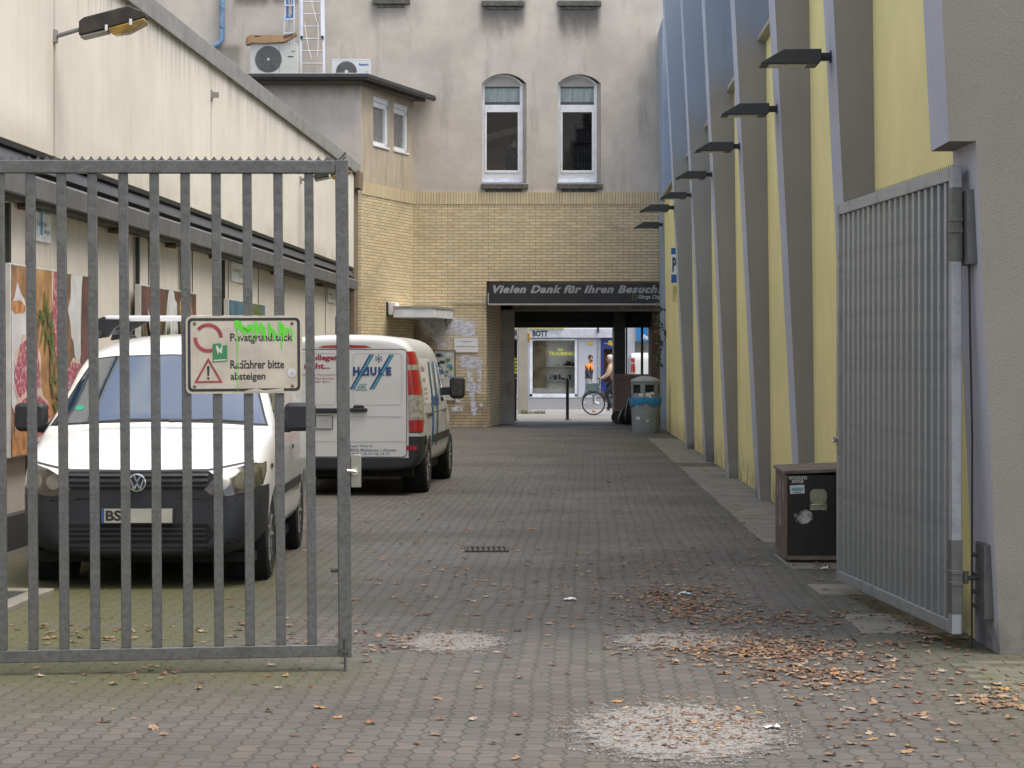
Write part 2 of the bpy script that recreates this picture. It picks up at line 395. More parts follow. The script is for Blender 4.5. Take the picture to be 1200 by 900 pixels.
def stucco(name, col, top=None, zb=(5.2, 5.9), streak=.3, low=None):
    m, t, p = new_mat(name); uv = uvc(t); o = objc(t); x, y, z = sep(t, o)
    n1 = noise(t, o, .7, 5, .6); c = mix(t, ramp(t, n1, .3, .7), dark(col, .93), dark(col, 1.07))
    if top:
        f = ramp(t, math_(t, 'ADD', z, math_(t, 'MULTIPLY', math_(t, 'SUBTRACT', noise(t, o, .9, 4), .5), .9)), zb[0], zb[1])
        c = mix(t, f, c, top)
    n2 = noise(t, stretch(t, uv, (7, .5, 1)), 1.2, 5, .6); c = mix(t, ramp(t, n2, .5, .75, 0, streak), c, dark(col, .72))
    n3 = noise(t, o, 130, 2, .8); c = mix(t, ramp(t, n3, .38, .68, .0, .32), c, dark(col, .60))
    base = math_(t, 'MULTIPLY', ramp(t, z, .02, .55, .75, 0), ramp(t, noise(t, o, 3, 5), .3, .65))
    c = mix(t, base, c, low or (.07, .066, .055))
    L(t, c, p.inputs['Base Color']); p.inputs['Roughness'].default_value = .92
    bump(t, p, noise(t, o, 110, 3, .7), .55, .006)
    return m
def cream_mat(name, col, joints=None, peb=False):
    m, t, p = new_mat(name); uv = uvc(t); o = objc(t); x, y, z = sep(t, o)
    n1 = noise(t, o, .5, 5, .6); c = mix(t, ramp(t, n1, .3, .7), dark(col, .88), dark(col, 1.06))
    n2 = noise(t, stretch(t, uv, (9, .25, 1)), 1.4, 6, .65); c = mix(t, ramp(t, n2, .48, .78, 0, .12 if peb else .34), c, (col[0]*.62, col[1]*.58, col[2]*.50))
    n3 = noise(t, o, 160 if not peb else 70, 3, .8); c = mix(t, ramp(t, n3, .5, .72, 0, .30), c, dark(col, .5))
    if not peb:   # runs below the coping and above the beam
        c = mix(t, math_(t, 'MULTIPLY', ramp(t, z, 4.7, 5.5, 0, .55), ramp(t, noise(t, stretch(t, uv, (5, .18, 1)), 1.7, 6, .7), .46, .64)), c, (.30, .26, .20))
        c = mix(t, math_(t, 'MULTIPLY', ramp(t, z, 3.5, 3.9, .5, 0), ramp(t, n1, .4, .6)), c, (.36, .31, .24))
        ys = math_(t, 'ABSOLUTE', math_(t, 'SUBTRACT', math_(t, 'PINGPONG', math_(t, 'ADD', y, 4.1), 4.1), .02)); c = mix(t, ramp(t, ys, .008, .02, .6, 0), c, (.30, .27, .22))
    if peb: # darker below the beam and towards the foot
        c = mix(t, math_(t, 'MULTIPLY', ramp(t, z, 2.3, 3.0, 0, .3), ramp(t, n2, .42, .6)), c, (.24, .20, .14))
        c = mix(t, ramp(t, z, .3, .9, .5, 0), c, (.24, .22, .18))
    L(t, c, p.inputs['Base Color']); p.inputs['Roughness'].default_value = .88
    bump(t, p, n3, .35, .006)
    return m
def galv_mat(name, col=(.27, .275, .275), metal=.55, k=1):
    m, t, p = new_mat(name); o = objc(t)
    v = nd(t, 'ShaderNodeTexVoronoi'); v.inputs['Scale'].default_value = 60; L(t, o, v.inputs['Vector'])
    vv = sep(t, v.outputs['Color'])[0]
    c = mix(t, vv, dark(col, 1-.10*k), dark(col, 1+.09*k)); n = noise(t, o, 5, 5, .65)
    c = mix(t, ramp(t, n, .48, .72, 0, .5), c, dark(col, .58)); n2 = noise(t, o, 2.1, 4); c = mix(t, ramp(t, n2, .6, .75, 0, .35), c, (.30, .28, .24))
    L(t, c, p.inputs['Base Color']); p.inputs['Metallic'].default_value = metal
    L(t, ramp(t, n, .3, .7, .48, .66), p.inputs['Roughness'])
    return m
MP = paving_mat()
M_brick = brick_mat('yellow brick'); M_soldier = brick_mat('upright brick', True)
M_plaster = plaster_mat('old plaster', (.54, .485, .42), streaks=[((-.75, .32, 9.05, 10.4), .9), ((1.12, 2.14, 8.9, 10.4), .95), ((-3.45, -2.55, 9.5, 10.4), .5), ((-6.75, -5.9, 10.05, 10.5), .8), ((-5.85, -5.2, 10.1, 10.5), .7), ((-7.3, -6.6, 8.2, 9.3), .6)])
M_plaster2 = plaster_mat('annex plaster', (.53, .475, .42), streaks=[((-8, -3.4, 7.3, 8.1), .55)], blot=.6)
M_plaster3 = plaster_mat('damp annex plaster', (.47, .40, .305), warm=(.35, .275, .18), blot=.7)
M_cream = cream_mat('cream render', (.76, .71, .615)); M_peb = cream_mat('cream pebbledash', (.68, .63, .54), peb=True)
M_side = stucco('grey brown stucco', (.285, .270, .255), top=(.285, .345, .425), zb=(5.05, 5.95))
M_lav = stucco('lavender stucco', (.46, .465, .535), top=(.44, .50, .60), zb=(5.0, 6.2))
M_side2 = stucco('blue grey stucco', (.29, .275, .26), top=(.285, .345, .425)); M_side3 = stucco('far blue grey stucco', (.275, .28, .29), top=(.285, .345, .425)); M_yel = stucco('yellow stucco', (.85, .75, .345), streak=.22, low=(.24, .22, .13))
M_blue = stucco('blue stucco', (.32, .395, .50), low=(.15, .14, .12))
M_galv = galv_mat('galvanised steel', (.118, .118, .113), .4, 1.8); M_galv2 = galv_mat('bright galvanised steel', (.37, .39, .405), .85, .25)  # dark zinc tone carries the foreground shade on the left gate leaf
M_steel = mat('beam grey paint', (.075, .077, .08), .55, 0, .12, 3, grime=((.06, .055, .05), .5))
M_steel_l = mat('light beam paint', (.125, .125, .128), .55, 0, .14, 3, grime=((.13, .12, .10), .5))
M_black = mat('black paint', (.018, .018, .018), .5)
M_blackgap = mat('black gap', (.006, .006, .006), .9)
M_cap = mat('zinc coping', (.30, .295, .275), .6, .2, .12, 3, grime=((.15, .14, .12), .5))
M_white = mat('white frame paint', (.76, .77, .78), .4, 0, .05, 6, grime=((.5, .5, .5), .4))
M_sill = mat('zinc sill', (.30, .34, .40), .45, .5, .15, 5)
M_sill_st = mat('weathered stone sill', (.11, .105, .09), .9, 0, .3, 8, bmp=.4)
M_pane = glass_mat('window pane', (.86, .88, .88), .02)
M_dark = mat('dark anthracite', (.022, .026, .032), .45, 0, .1, 6)
M_conc = mat('concrete', (.19, .18, .15), .9, 0, .15, 3, bmp=.3, grime=((.2, .18, .15), .5))
M_slab = mat('concrete slab', (.20, .185, .155), .9, 0, .18, 2.2, bmp=.3, grime=((.11, .11, .06), .7))
M_asph = mat('asphalt', (.11, .112, .118), .9, 0, .15, 2, bmp=.3, bscale=120)
M_walk = mat('pavement slabs', (.20, .19, .178), .9, 0, .15, 3, bmp=.2)
M_kerb = mat('kerb stone', (.42, .39, .35), .85, 0, .12, 4)
M_ground = mat('earth', (.10, .095, .085), .95, 0, .15, .3)

# ------------------------------------------------------------------ setting
mb = MB(); mb.quad((-600,-300,-.06), (600,-300,-.06), (600,1500,-.06), (-600,1500,-.06)); tag(mb.build('ground', M_ground), kind='structure')
mb = MB(); mb.quad((-9,-14,0), (9,-14,0), (9,58.9,0), (-9,58.9,0)); tag(mb.build('paving', MP), kind='structure')
mb = MB(); mb.box(-40, 40, 58.9, 72.0, -.05, .004); tag(mb.build('sidewalk', M_walk), kind='structure')
mb = MB(); mb.box(-40, 40, 72.0, 72.3, -.05, .02); tag(mb.build('kerb', M_kerb, bevel=.01), kind='structure')
mb = MB(); mb.quad((-60,72.3,-.03), (60,72.3,-.03), (60,96.95,-.03), (-60,96.95,-.03)); tag(mb.build('street', M_asph), kind='structure')
def W0(Y): return 2.427 + .0227*Y                  # foot of the right-hand wall
# concrete slabs along the foot of the right-hand wall
mb = MB(); y = 13.3
while y < 46:
    ln = random.choice((.75, .98, .98, 1.25)); n = 2 if random.random() < .5 else 1
    for k in range(n):
        a0 = -.62 + k*.62/n; a1 = -.62 + (k+1)*.62/n - .008
        z = .004 + random.random()*.007; x0, x1 = W0(y)+a0, W0(y)+a1
        mb.box(x0, x1, y, y+ln-.01, -.02, z)
    y += ln + (1.2 if random.random() < .12 else 0)
tag(mb.build('slab_path', M_slab, bevel=.004), kind='structure')
mb = MB()
for i in range(7):
    for j in range(14):
        x0 = 2.36 + i*.205 + (j % 2)*.10; y0 = 10.6 + j*.105
        if random.random() < .03: continue
        mb.box(x0, x0+.198, y0, y0+.098, -.02, .004+random.random()*.004)
tag(mb.build('slab_apron', mat('mossy slabs', (.125, .12, .085), .9, 0, .2, 5, bmp=.3, grime=((.09, .105, .035), .8)), bevel=.004), kind='structure')
# worn patches filled with pale grit
def grit_mat():
    m, t, p = new_mat('pale grit'); o = objc(t); uv = uvc(t)
    n = noise(t, uv, 60, 4, .75); c = mix(t, ramp(t, n, .36, .60), (.10, .092, .085), (.31, .298, .28))
    v = nd(t, 'ShaderNodeTexVoronoi'); v.inputs['Scale'].default_value = 38; L(t, uv, v.inputs['Vector'])
    cv = sep(t, v.outputs['Color'])[0]; k = ramp(t, cv, .76, .84); k = math_(t, 'MULTIPLY', k, ramp(t, noise(t, uv, 4.5, 4), .42, .58))
    c = mix(t, math_(t, 'MULTIPLY', k, .85), c, (.11, .055, .032))
    L(t, c, p.inputs['Base Color']); p.inputs['Roughness'].default_value = .95; bump(t, p, n, .8, .01)
    at = nd(t, 'ShaderNodeAttribute'); at.attribute_name = 'edge'
    e = math_(t, 'ADD', at.outputs['Fac'], math_(t, 'MULTIPLY', math_(t, 'SUBTRACT', noise(t, uv, 11, 6, .75), .5), 1.15))
    L(t, ramp(t, e, .24, .52), p.inputs['Alpha'])
    return m
M_grit = grit_mat()
def patch(px, py, rx, ry):
    Y = GY(py); x0 = X(px, Y); Rx = rx*Y/F; Ry = (GY(py-ry)-GY(py+ry))/2; mb = MB(); N = 40; K = 8; vs = [(x0, Y, .006)]; ed = [1.0]
    for k in range(1, K+1):
        for i in range(N):
            t = 2*math.pi*i/N; r = k/K; vs.append((x0+Rx*1.25*r*math.cos(t), Y+Ry*1.25*r*math.sin(t), .006)); ed.append(1-r)
    fs = [(0, 1+i, 1+(i+1) % N) for i in range(N)]
    for k in range(K-1):
        for i in range(N): a = 1+k*N; b = a+N; fs.append((a+i, b+i, b+(i+1) % N, a+(i+1) % N))
    mb.add(vs, fs); o = mb.build('gravel_patch', M_grit, smooth=0)
    at = o.data.attributes.new('edge', 'FLOAT', 'POINT')
    for i, e in enumerate(ed): at.data[i].value = e
    tag(o, kind='structure')
PATCH = [(530, 753, 74, 15, 500), (800, 752, 100, 13, 420), (795, 857, 148, 42, 1700)]
for q in PATCH: patch(*q[:4])
mb = MB(); rg = random.Random(5)          # loose grit lying on the worn patches
for cx, cy, rx, ry, n in PATCH:
    for _ in range(n):
        a = rg.uniform(0, 6.283); k = rg.random()**.5*1.02; py = cy+ry*k*math.sin(a); Y = GY(py); x = X(cx+rx*k*math.cos(a), Y); s_ = rg.uniform(.002, .0052)*(1.6 if rg.random() < .05 else 1)
        mb.add([(x+s_*math.cos(b)*rg.uniform(.7, 1.3), Y+s_*math.sin(b)*rg.uniform(.7, 1.3), .005) for b in (0, 1.57, 3.14, 4.71)] + [(x, Y, .005+s_*rg.uniform(.7, 1.4))], [(0,1,4), (1,2,4), (2,3,4), (3,0,4)], rg.choice((0, 0, 1, 2)))
tag(mb.build('grit', [mat('grit pale', (.29, .275, .26), .9), mat('grit grey', (.19, .18, .17), .9), mat('grit brown', (.12, .085, .06), .9)], smooth=0), kind='stuff')

# ------------------------------------------------------------------ left: the cream warehouse
WB = math.atan(.0412)
wh = thing('warehouse', 'long cream rendered warehouse with grey steel beam along the left of the yard', 'building', (-5.07, 0, 0), -WB)
mb = MB(); mb.box(-9, 0, 2, 45.1, 3.52, 5.50); mb.build('upper_wall', M_cream, wh)
mb = MB(); mb.box(-9, -.12, 2, 45.05, .26, 3.52)
mb.build('lower_wall', M_peb, wh)
mb = MB()
for yy in [22.65 - 2.7*k for k in range(1, 7)] + [22.65 + 2.68*k for k in range(0, 9)]: mb.box(-.118, -.112, yy-.016, yy+.016, .27, 3.05)
mb.build('panel_joint', M_black, wh)
mb = MB(); mb.box(-.16, -.02, 2, 45.0, -.02, .30); mb.build('plinth', mat('dark plinth', (.035, .035, .036), .8), wh)
mb = MB(); mb.box(-9, .03, 2, 45.9, 5.503, 5.66); mb.box(.032, .05, 2, 45.9, 5.44, 5.68); mb.build('coping', M_cap, wh, bevel=.008)
mb = MB(); mb.prism([(-.12, 3.515), (.0, 3.515), (.0, 3.47), (-.115, 3.45)], 'y', 2, 45, 0)  # black here paints the shadow gap between wall and beam
mb.prism([(-.115, 3.45), (-.03, 3.45), (.02, 3.33), (-.115, 3.33)], 'y', 2, 45, 1)
mb.prism([(-.115, 3.328), (-.07, 3.328), (-.07, 3.27), (-.115, 3.27)], 'y', 2, 45, 0)
mb.prism([(-.115, 3.268), (.05, 3.268), (.10, 3.235), (.10, 3.06), (-.115, 3.06)], 'y', 2, 45, 2)
mb.prism([(-.115, 3.058), (.02, 3.058), (.02, 3.02), (-.115, 3.02)], 'y', 2, 45, 0)
mb.build('beam', [M_black, M_steel, M_steel_l], wh)
mb = MB(); mb.box(0, .10, 45.15, 45.9, 5.15, 5.50); mb.box(-4, 0, 45.15, 45.9, 0, 5.5); mb.build('end_wall', mat('brown end panel', (.20, .15, .10), .8), wh)
mb = MB(); mb.box(0, .012, 28.65, 28.78, 5.0, 5.13); mb.box(.012, .10, 28.68, 28.72, 5.03, 5.10); mb.build('bracket', M_cap, wh)
mb = MB()
for yy in (19.6, 23.2, 26.2, 29.1, 34.5, 40.0): mb.cyl((-.10, yy, 3.0), (.03, yy, 2.985), .03, n=8)
mb.build('bolt', mat('rusty bolt', (.09, .05, .03), .8), wh)

# advertising boards hung on black posts along the lower wall
PB = {'wood': mat('print warm brown', (.25, .135, .075), .45, 0, .5, 3), 'amber': mat('print amber', (.36, .20, .085), .45, 0, .4, 4), 'cloth': mat('print cloth', (.60, .60, .61), .45, 0, .12, 5),
      'meat': None, 'rind': mat('print rind', (.62, .48, .40), .45), 'leaf': mat('print leaf', (.10, .14, .035), .45, 0, .35, 9), 'plum': mat('print plum', (.13, .055, .05), .45, 0, .3, 4), 'crust': mat('print crust', (.42, .20, .08), .45, 0, .4, 10),
      'teal': mat('print teal', (.06, .14, .20), .45, 0, .3, 4), 'brown': mat('print dark brown', (.10, .05, .03), .45, 0, .4, 3)}
m_, t_, p_ = new_mat('print salami'); o_ = objc(t_); n_ = noise(t_, o_, 17, 4, .7)
L(t_, mix(t_, ramp(t_, n_, .5, .62), (.36, .07, .11), (.66, .50, .50)), p_.inputs['Base Color']); p_.inputs['Roughness'].default_value = .45; PB['meat'] = m_
def blob(cx, cy, rx, ry, n=22, j=.12, rot=0):
    out = []
    for i in range(n):
        t = 2*math.pi*i/n; k = 1+random.uniform(-j, j); a = rx*k*math.cos(t); b = ry*k*math.sin(t)
        out.append((cx+a*math.cos(rot)-b*math.sin(rot), cy+a*math.sin(rot)+b*math.cos(rot)))
    return out
def leafpoly(x, y, l, wd, ang):
    c, s = math.cos(ang), math.sin(ang); pts = [(0, 0), (l*.3, wd), (l*.7, wd*.8), (l, 0), (l*.7, -wd*.8), (l*.3, -wd)]
    return [(x+a*c-b*s, y+a*s+b*c) for a, b in pts]
def clip(poly, x0, x1, y0, y1): return [(min(max(a, x0), x1), min(max(b, y0), y1)) for a, b in poly]
def board(y0, y1, label, scene, dy):
    r = thing('advertising_board', label, 'billboard', group='advertising boards on the warehouse wall')
    r.location = wm(wh) @ Vector((-.1, (y0+y1)/2, 0)); r.rotation_euler = (0, 0, -WB); h = (y1-y0)/2; zb, zt = .80, 2.47
    mb = MB(); mb.box(.04, .11, -h, h, zb, zt); mb.build('panel', mat('board edge', (.52, .52, .50), .4, .2), r, bevel=.006)
    names = list(PB); mats = [PB[k] for k in names]; mb = MB(); Wd, Hd = 2*h-.03, zt-zb-.03; lev = [0]
    def shape(poly, key):
        lev[0] += 1; q = clip(poly, 0, Wd, 0, Hd); mb.flat(q, lambda u, v: (.1115+lev[0]*.0004, -h+.015+u, zb+.015+v), names.index(key))
    scene(shape, Wd, Hd); mb.build('poster', mats, r, smooth=0)
    for yy in dy:
        mb = MB(); mb.box(.0, .04, yy-.03, yy+.03, zb+.1, 3.0); mb.build('post', M_black, r)
def sc1(S, Wd, Hd):
    S([(0, 0), (Wd, 0), (Wd, Hd), (0, Hd)], 'wood'); S(blob(.9, 1.45, .8, .25), 'amber'); S(blob(1.2, .35, .5, .8), 'amber'); S(blob(.25, .9, .42, .55, j=.2), 'cloth'); S(blob(.2, 1.28, .25, .06), 'crust')
    S(blob(2.4, 1.3, .35, .5, j=.2), 'cloth'); S(blob(2.72, 1.0, .2, .9), 'plum'); S(blob(1.62, 1.45, .24, .62), 'rind'); S(blob(1.62, 1.45, .21, .58), 'meat')
    S(blob(2.25, .55, .42, .3), 'rind'); S(blob(2.25, .55, .39, .27), 'meat'); S(blob(.55, .72, .46, .34), 'rind'); S(blob(.55, .72, .43, .31), 'meat'); S(blob(.7, .32, .62, .26), 'rind'); S(blob(.7, .32, .58, .22), 'meat')
    S(blob(1.75, .3, .5, .2), 'crust'); S(blob(.25, .08, .4, .14), 'crust')
    for i in range(34):
        t = i/34; x = 1.05+.55*t; y = 1.25-.95*t+.15*math.sin(t*5); S(leafpoly(x, y, random.uniform(.18, .34), .022, random.uniform(0, 6.3)), 'leaf')
def sc2(S, Wd, Hd):
    S([(0, 0), (Wd, 0), (Wd, Hd), (0, Hd)], 'brown'); S(blob(.5, 1.4, .6, .3), 'plum'); S(blob(2.6, 1.4, .4, .35), 'amber'); S(blob(1.7, 1.2, .35, .5), 'cloth')
    for i in range(80): S(leafpoly(random.uniform(.1, 2.6), random.uniform(.1, 1.05), random.uniform(.25, .6), .05, random.uniform(.9, 2.3)), 'leaf' if i % 4 else 'cloth')
def sc3(S, Wd, Hd):
    S([(0, 0), (Wd, 0), (Wd, Hd), (0, Hd)], 'teal'); S(blob(2.4, 1.3, .6, .4), 'leaf'); S(blob(1.5, .8, .6, .5), 'cloth'); S(blob(2.2, .9, .4, .5), 'amber')
    for i in range(8): S(leafpoly(1.7+i*.05, .9, .6, .06, 1.3+i*.1), 'cloth')
board(18.96, 21.85, 'tall food board with salami slices, bread and rosemary, nearest on the cream wall', sc1, (-1.2, .75))
board(24.3, 27.6, 'food board with green leaves on dark brown, above the small white van', sc2, (-1.4, 1.2))
board(30.0, 33.2, 'blue and green food board, farthest along the cream wall', sc3, (-1.5, .7))
def wall_notice(y0, y1, z0, z1, label, blue):
    r = thing('wall_notice', label, 'sign', group='small white notices on the warehouse wall'); r.location = wm(wh) @ Vector((-.112, (y0+y1)/2, z0)); r.rotation_euler = (0, 0, -WB); h = (y1-y0)/2
    mb = MB(); mb.box(0, .012, -h, h, 0, z1-z0); mb.build('plate', mat('notice white', (.66, .69, .71), .5), r, bevel=.003)
    mb = MB(); f = lambda u, v: (.0135, u, v)
    for k, (s, a, b, hh) in enumerate((('Kunden bitte', -.75, .80, .10), ('klingeln', .1, .52, .16))): lay(mb, text2d(s, h*a, (z1-z0)*(.52-.28*k), h*1.5*b, .06), f, 0)
    if blue: mb.flat([(-h*.35, .06), (-h*.08, .06), (-h*.08, .36), (-h*.35, .36)], lambda u, v: (.0132, u, v), 1)
    mb.build('lettering', [mat('ink grey', (.18, .19, .22), .5), mat('notice blue', (.05, .30, .52), .5)], r, smooth=0)
wall_notice(20.2, 20.78, 2.73, 3.0, 'white notice with a blue bar high on the cream wall, above the salami board', True)
wall_notice(30.9, 32.0, 2.74, 3.01, 'plain white notice on the cream wall above the blue and green board', False)
wall_notice(41.7, 42.7, 2.73, 3.0, 'small plain white notice near the far end of the cream wall', False)
mb = MB(); mb.box(0, .06, -.45, .45, 0, .85); o = mb.build('meter_box', mat('meter grey', (.22, .25, .29), .5), bevel=.01); o.location = wm(wh) @ Vector((-.11, 43.4, 1.65)); o.rotation_euler = (0, 0, -WB)
tag(o, 'blue grey flat box at the far end of the cream wall', 'box')

# lamps on arms on the warehouse wall
M_amber = mat('aged amber bowl', (.42, .27, .06), .25, 0, .3, 7, coat=.5); M_lhouse = mat('sooty lamp housing', (.05, .043, .036), .7, 0, .3, 8); M_lgrey = mat('lamp underside', (.33, .32, .29), .6)
def arm_lamp(y, z, label):
    r = thing('wall_lamp', label, 'lamp', group='street lamps on the warehouse wall'); r.location = wm(wh) @ Vector((0, y, z)); r.rotation_euler = (0, 0, -WB)
    mb = MB(); mb.box(0, .025, -.05, .05, -.07, .05); mb.build('wall_plate', M_cap, r, bevel=.004)
    mb = MB(); mb.tube([(.02, 0, -.01), (.14, 0, .025), (.30, 0, .07)], .021, 10); mb.build('arm', mat('arm grey', (.2, .2, .2), .6, .3), r)
    s = math.tan(rad(13)); f = lambda x, u: u + (x-.26)*s + .045
    def shell(prof, wid, name, m):
        mb = MB(); vs = []
        for sg in (-1, 1):
            for (x, u), k in zip(prof, wid): vs.append((x, sg*k, f(x, u)))
        n = len(prof); mb.add(vs, [tuple(range(n))[::-1], tuple(range(n, 2*n))] + [(i, (i+1) % n, n+(i+1) % n, n+i) for i in range(n)]); return mb.build(name, m, r, bevel=.012)
    shell([(.25, -.06), (.25, .075), (.30, .095), (.72, .10), (.86, .01), (.86, -.035), (.80, -.04)], [.10, .10, .11, .13, .10, .10, .12], 'housing', M_lhouse)
    shell([(.26, -.085), (.26, -.062), (.51, -.062), (.51, -.085)], [.09]*4, 'ballast_cover', M_lgrey)
    shell([(.52, -.062), (.86, -.045), (.85, -.085), (.70, -.135), (.56, -.125)], [.12, .11, .10, .08, .08], 'bowl', M_amber)
    mb = MB()
    for x in (.515, .74): mb.box(x-.012, x+.012, -.138, -.128, f(x, -.085), f(x, -.03))
    mb.build('clip', M_white, r)
arm_lamp(20.5, 4.64, 'nearest old street lamp with amber bowl on the cream wall'); arm_lamp(37.1, 4.66, 'small far street lamp on the cream wall, seen just left of the gate post')

# ------------------------------------------------------------------ right: the striped building
RB = math.atan(.0227)
rb = thing('striped_building', 'building with yellow bays and leaning lavender grey fins along the right of the yard', 'building', (2.427, 0, 0), -RB)
YEL = [(12.99, 17.0), (17.6, 21.3), (21.9, 25.8), (26.4, 30.6), (31.2, 35.5), (36.1, 40.8), (41.4, 51.6)]
for a, b in YEL:
    mb = MB(); mb.prism([(0, 0), (1.2, 0), (1.2, 5.34), (-.06, 5.34)], 'y', a-.0, b+.0); mb.build('bay_wall', M_yel, rb)
    mb = MB(); mb.prism([(-.16, 5.345), (-.16, 5.40), (.5, 5.62), (.5, 5.345)], 'y', a+.004, b-.004); mb.build('bay_sill', mat('sill beige', (.33, .31, .27), .8), rb, bevel=.006)
mb = MB(); mb.box(.5, 6, 12.5, 53.8, 5.345, 9.6); mb.build('recessed_wall', M_blue, rb)
fr = lambda z: -.125 - .0515*z
for k, (a, b) in enumerate([(17.0, 17.6), (21.3, 21.9), (25.8, 26.4), (30.6, 31.2), (35.5, 36.1), (40.8, 41.4)]):
    mb = MB(); T = 10.2
    vs = [(fr(0), a, 0), (.6, a, 0), (.6, b, 0), (fr(0), b, 0), (fr(T), a, T), (.6, a, T), (.6, b, T), (fr(T), b, T)]
    mb.add(vs, [(0,1,5,4), (1,2,6,5), (2,3,7,6)], 0); mb.add(vs, [(3,0,4,7)], 1); mb.add(vs, [(4,5,6,7)], 0)
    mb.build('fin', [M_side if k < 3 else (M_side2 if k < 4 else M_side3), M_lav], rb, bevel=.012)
# the near fin, cut back below the gate's height
a, b, zc, T = 12.36, 12.97, 2.86, 10.2; mb = MB()
lo = lambda z: .012 - .047*z
mb.prism([(fr(zc), zc), (.0, zc), (.0, T), (fr(T), T)], 'y', a, b, 0)
vs = [(lo(0), a, -.02), (7, a, -.02), (7, b+.02, -.02), (lo(0)-.02, b+.02, -.02), (lo(zc), a, zc), (7, a, zc), (7, b+.02, zc), (lo(zc)-.02, b+.02, zc)]
mb.add(vs, [(0,1,5,4), (2,3,7,6), (1,2,6,5)], 0); mb.add(vs, [(3,0,4,7)], 1)
mb.add([(lo(zc), a, zc), (7, a, zc), (7, a, T), (.0, a, T), (.0, a, zc)], [(0,1,2,3,4)], 0)
for i, f in enumerate(mb.f[:6]):
    pass
ofin = mb.build('gate_pier', [stucco('shaded pier stucco', (.22, .202, .178)), M_lav], rb)  # darker copy of the fin stucco, foreground shade put into its colour
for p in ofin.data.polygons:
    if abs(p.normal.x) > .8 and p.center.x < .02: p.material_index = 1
mb = MB(); mb.prism([(-.05, 0), (1.5, 0), (1.5, 9.6), (-.10, 9.6)], 'y', 51.65, 53.95); mb.build('end_pier', M_blue, rb, bevel=.012)

M_lens = mat('lamp lens', (.62, .60, .55), .3)
def fin_lamp(Y, z, sc, label):
    r = thing('floodlight', label, 'lamp', group='flat black floodlights on the fins'); r.location = wm(rb) @ Vector((fr(z) if Y < 50 else -.055, Y, z)); r.rotation_euler = (0, 0, -RB); r.scale = (sc, sc, sc)
    mb = MB(); mb.box(-.012, 0, -.05, .05, -.04, .05); mb.box(-.10, -.012, -.025, .025, -.025, .035); mb.cyl((-.05, -.035, .005), (-.05, .035, .005), .02, n=10); mb.build('bracket', M_dark, r, bevel=.003)
    mb = MB(); mb.prism([(-.09, -.04), (-.09, .05), (-.38, .05), (-.555, -.052), (-.555, -.065), (-.11, -.065)], 'y', -.14, .14); mb.build('housing', M_dark, r, bevel=.006)
    mb = MB(); mb.box(-.49, -.20, -.11, .11, -.069, -.0655); mb.build('lens', M_lens, r)
for (Y, z, sc, lb) in [(17.3, 4.0, 1.0, 'nearest flat black floodlight, highest in view on the first fin'), (21.6, 4.08, .98, 'second flat black floodlight from the gate'), (26.1, 4.15, .95, 'third flat black floodlight from the gate'),
                       (30.9, 4.22, .92, 'fourth flat black floodlight from the gate'), (35.8, 4.30, .9, 'fifth flat black floodlight, partly behind the sixth'), (41.1, 4.46, 1.15, 'sixth flat black floodlight, its tip in front of the brick facade'), (51.9, 4.80, 1.25, 'farthest and lowest looking flat black floodlight, on the blue end pier')]:
    fin_lamp(Y, z, sc, lb)
r = thing('projecting_sign', 'narrow blue and white projecting sign on the far end of the striped building', 'sign'); r.location = wm(rb) @ Vector((-.10, 46.4, 3.15)); r.rotation_euler = (0, 0, -RB)
mb = MB(); mb.box(-.06, .085, -.02, .02, .10, .84); mb.build('panel', mat('sign white', (.70, .72, .75), .45), r)
mb = MB(); mb.box(-.052, .085, -.0225, -.0205, .105, .28); mb.box(-.052, .085, -.0225, -.0205, .70, .835); mb.build('blue_field', mat('sign blue', (.02, .10, .36), .4), r)
mb = MB(); lay(mb, text2d('P', -.03, .34, .09, .30, .05), lambda u, v: (u, -.0222, v)); mb.build('lettering', mat('sign ink', (.05, .07, .12), .5), r, smooth=0)
mb = MB(); mb.box(-.02, .10, -.03, .05, -.28, .06); mb.build('box', M_yel, r)

# ------------------------------------------------------------------ the old building at the end of the yard
YF = 54.0
ob_ = thing('old_building', 'old grey plastered house over yellow brick with the passage, closing the yard', 'building', (0, YF, 0))
def arch(x0, x1, z0, zs, zt, n=10):
    """window outline with a flat segmental arch"""
    h = zt-zs; wd = (x1-x0)/2; R_ = (wd*wd+h*h)/(2*h); cz = zt-R_; cx = (x0+x1)/2; a = math.asin(wd/R_)
    return [(x0, z0), (x1, z0)] + [(cx+R_*math.sin(a-2*a*i/n), cz+R_*math.cos(a-2*a*i/n)) for i in range(n+1)]
WIN = [(-.73, .35, 5.95, 8.38, 8.62), (1.12, 2.16, 5.95, 8.38, 8.60), (3.64, 4.70, 5.95, 8.38, 8.60), (-.70, .26, 10.40, 12.8, 13.05), (1.13, 2.13, 10.40, 12.8, 13.05), (-3.36, -2.52, 10.45, 12.8, 13.05)]
holes = [arch(*q) for q in WIN]
vs, fs = fill([(-12, 5.72), (9, 5.72), (9, 15), (-12, 15)], holes)
mb = MB(); mb.add([(x, YF, z) for x, z in vs], fs)
for hpoly in holes:
    n = len(hpoly); mb.add([(x, YF, z) for x, z in hpoly] + [(x, YF+.30, z) for x, z in hpoly], [((i+1) % n, i, n+i, n+(i+1) % n) for i in range(n)])
mb.build('plaster_wall', M_plaster, ob_, smooth=30, world=True)
XP0 = X(570, YF)                             # left jamb of the passage
mb = MB(); mb.add([(-2.39, YF-.02, 0), (XP0, YF-.02, 0), (XP0, YF-.02, 5.43), (-2.39, YF-.02, 5.43)], [(0,1,2,3)])
mb.add([(XP0, YF-.02, 3.56), (9, YF-.02, 3.56), (9, YF-.02, 5.43), (XP0, YF-.02, 5.43)], [(0,1,2,3)])
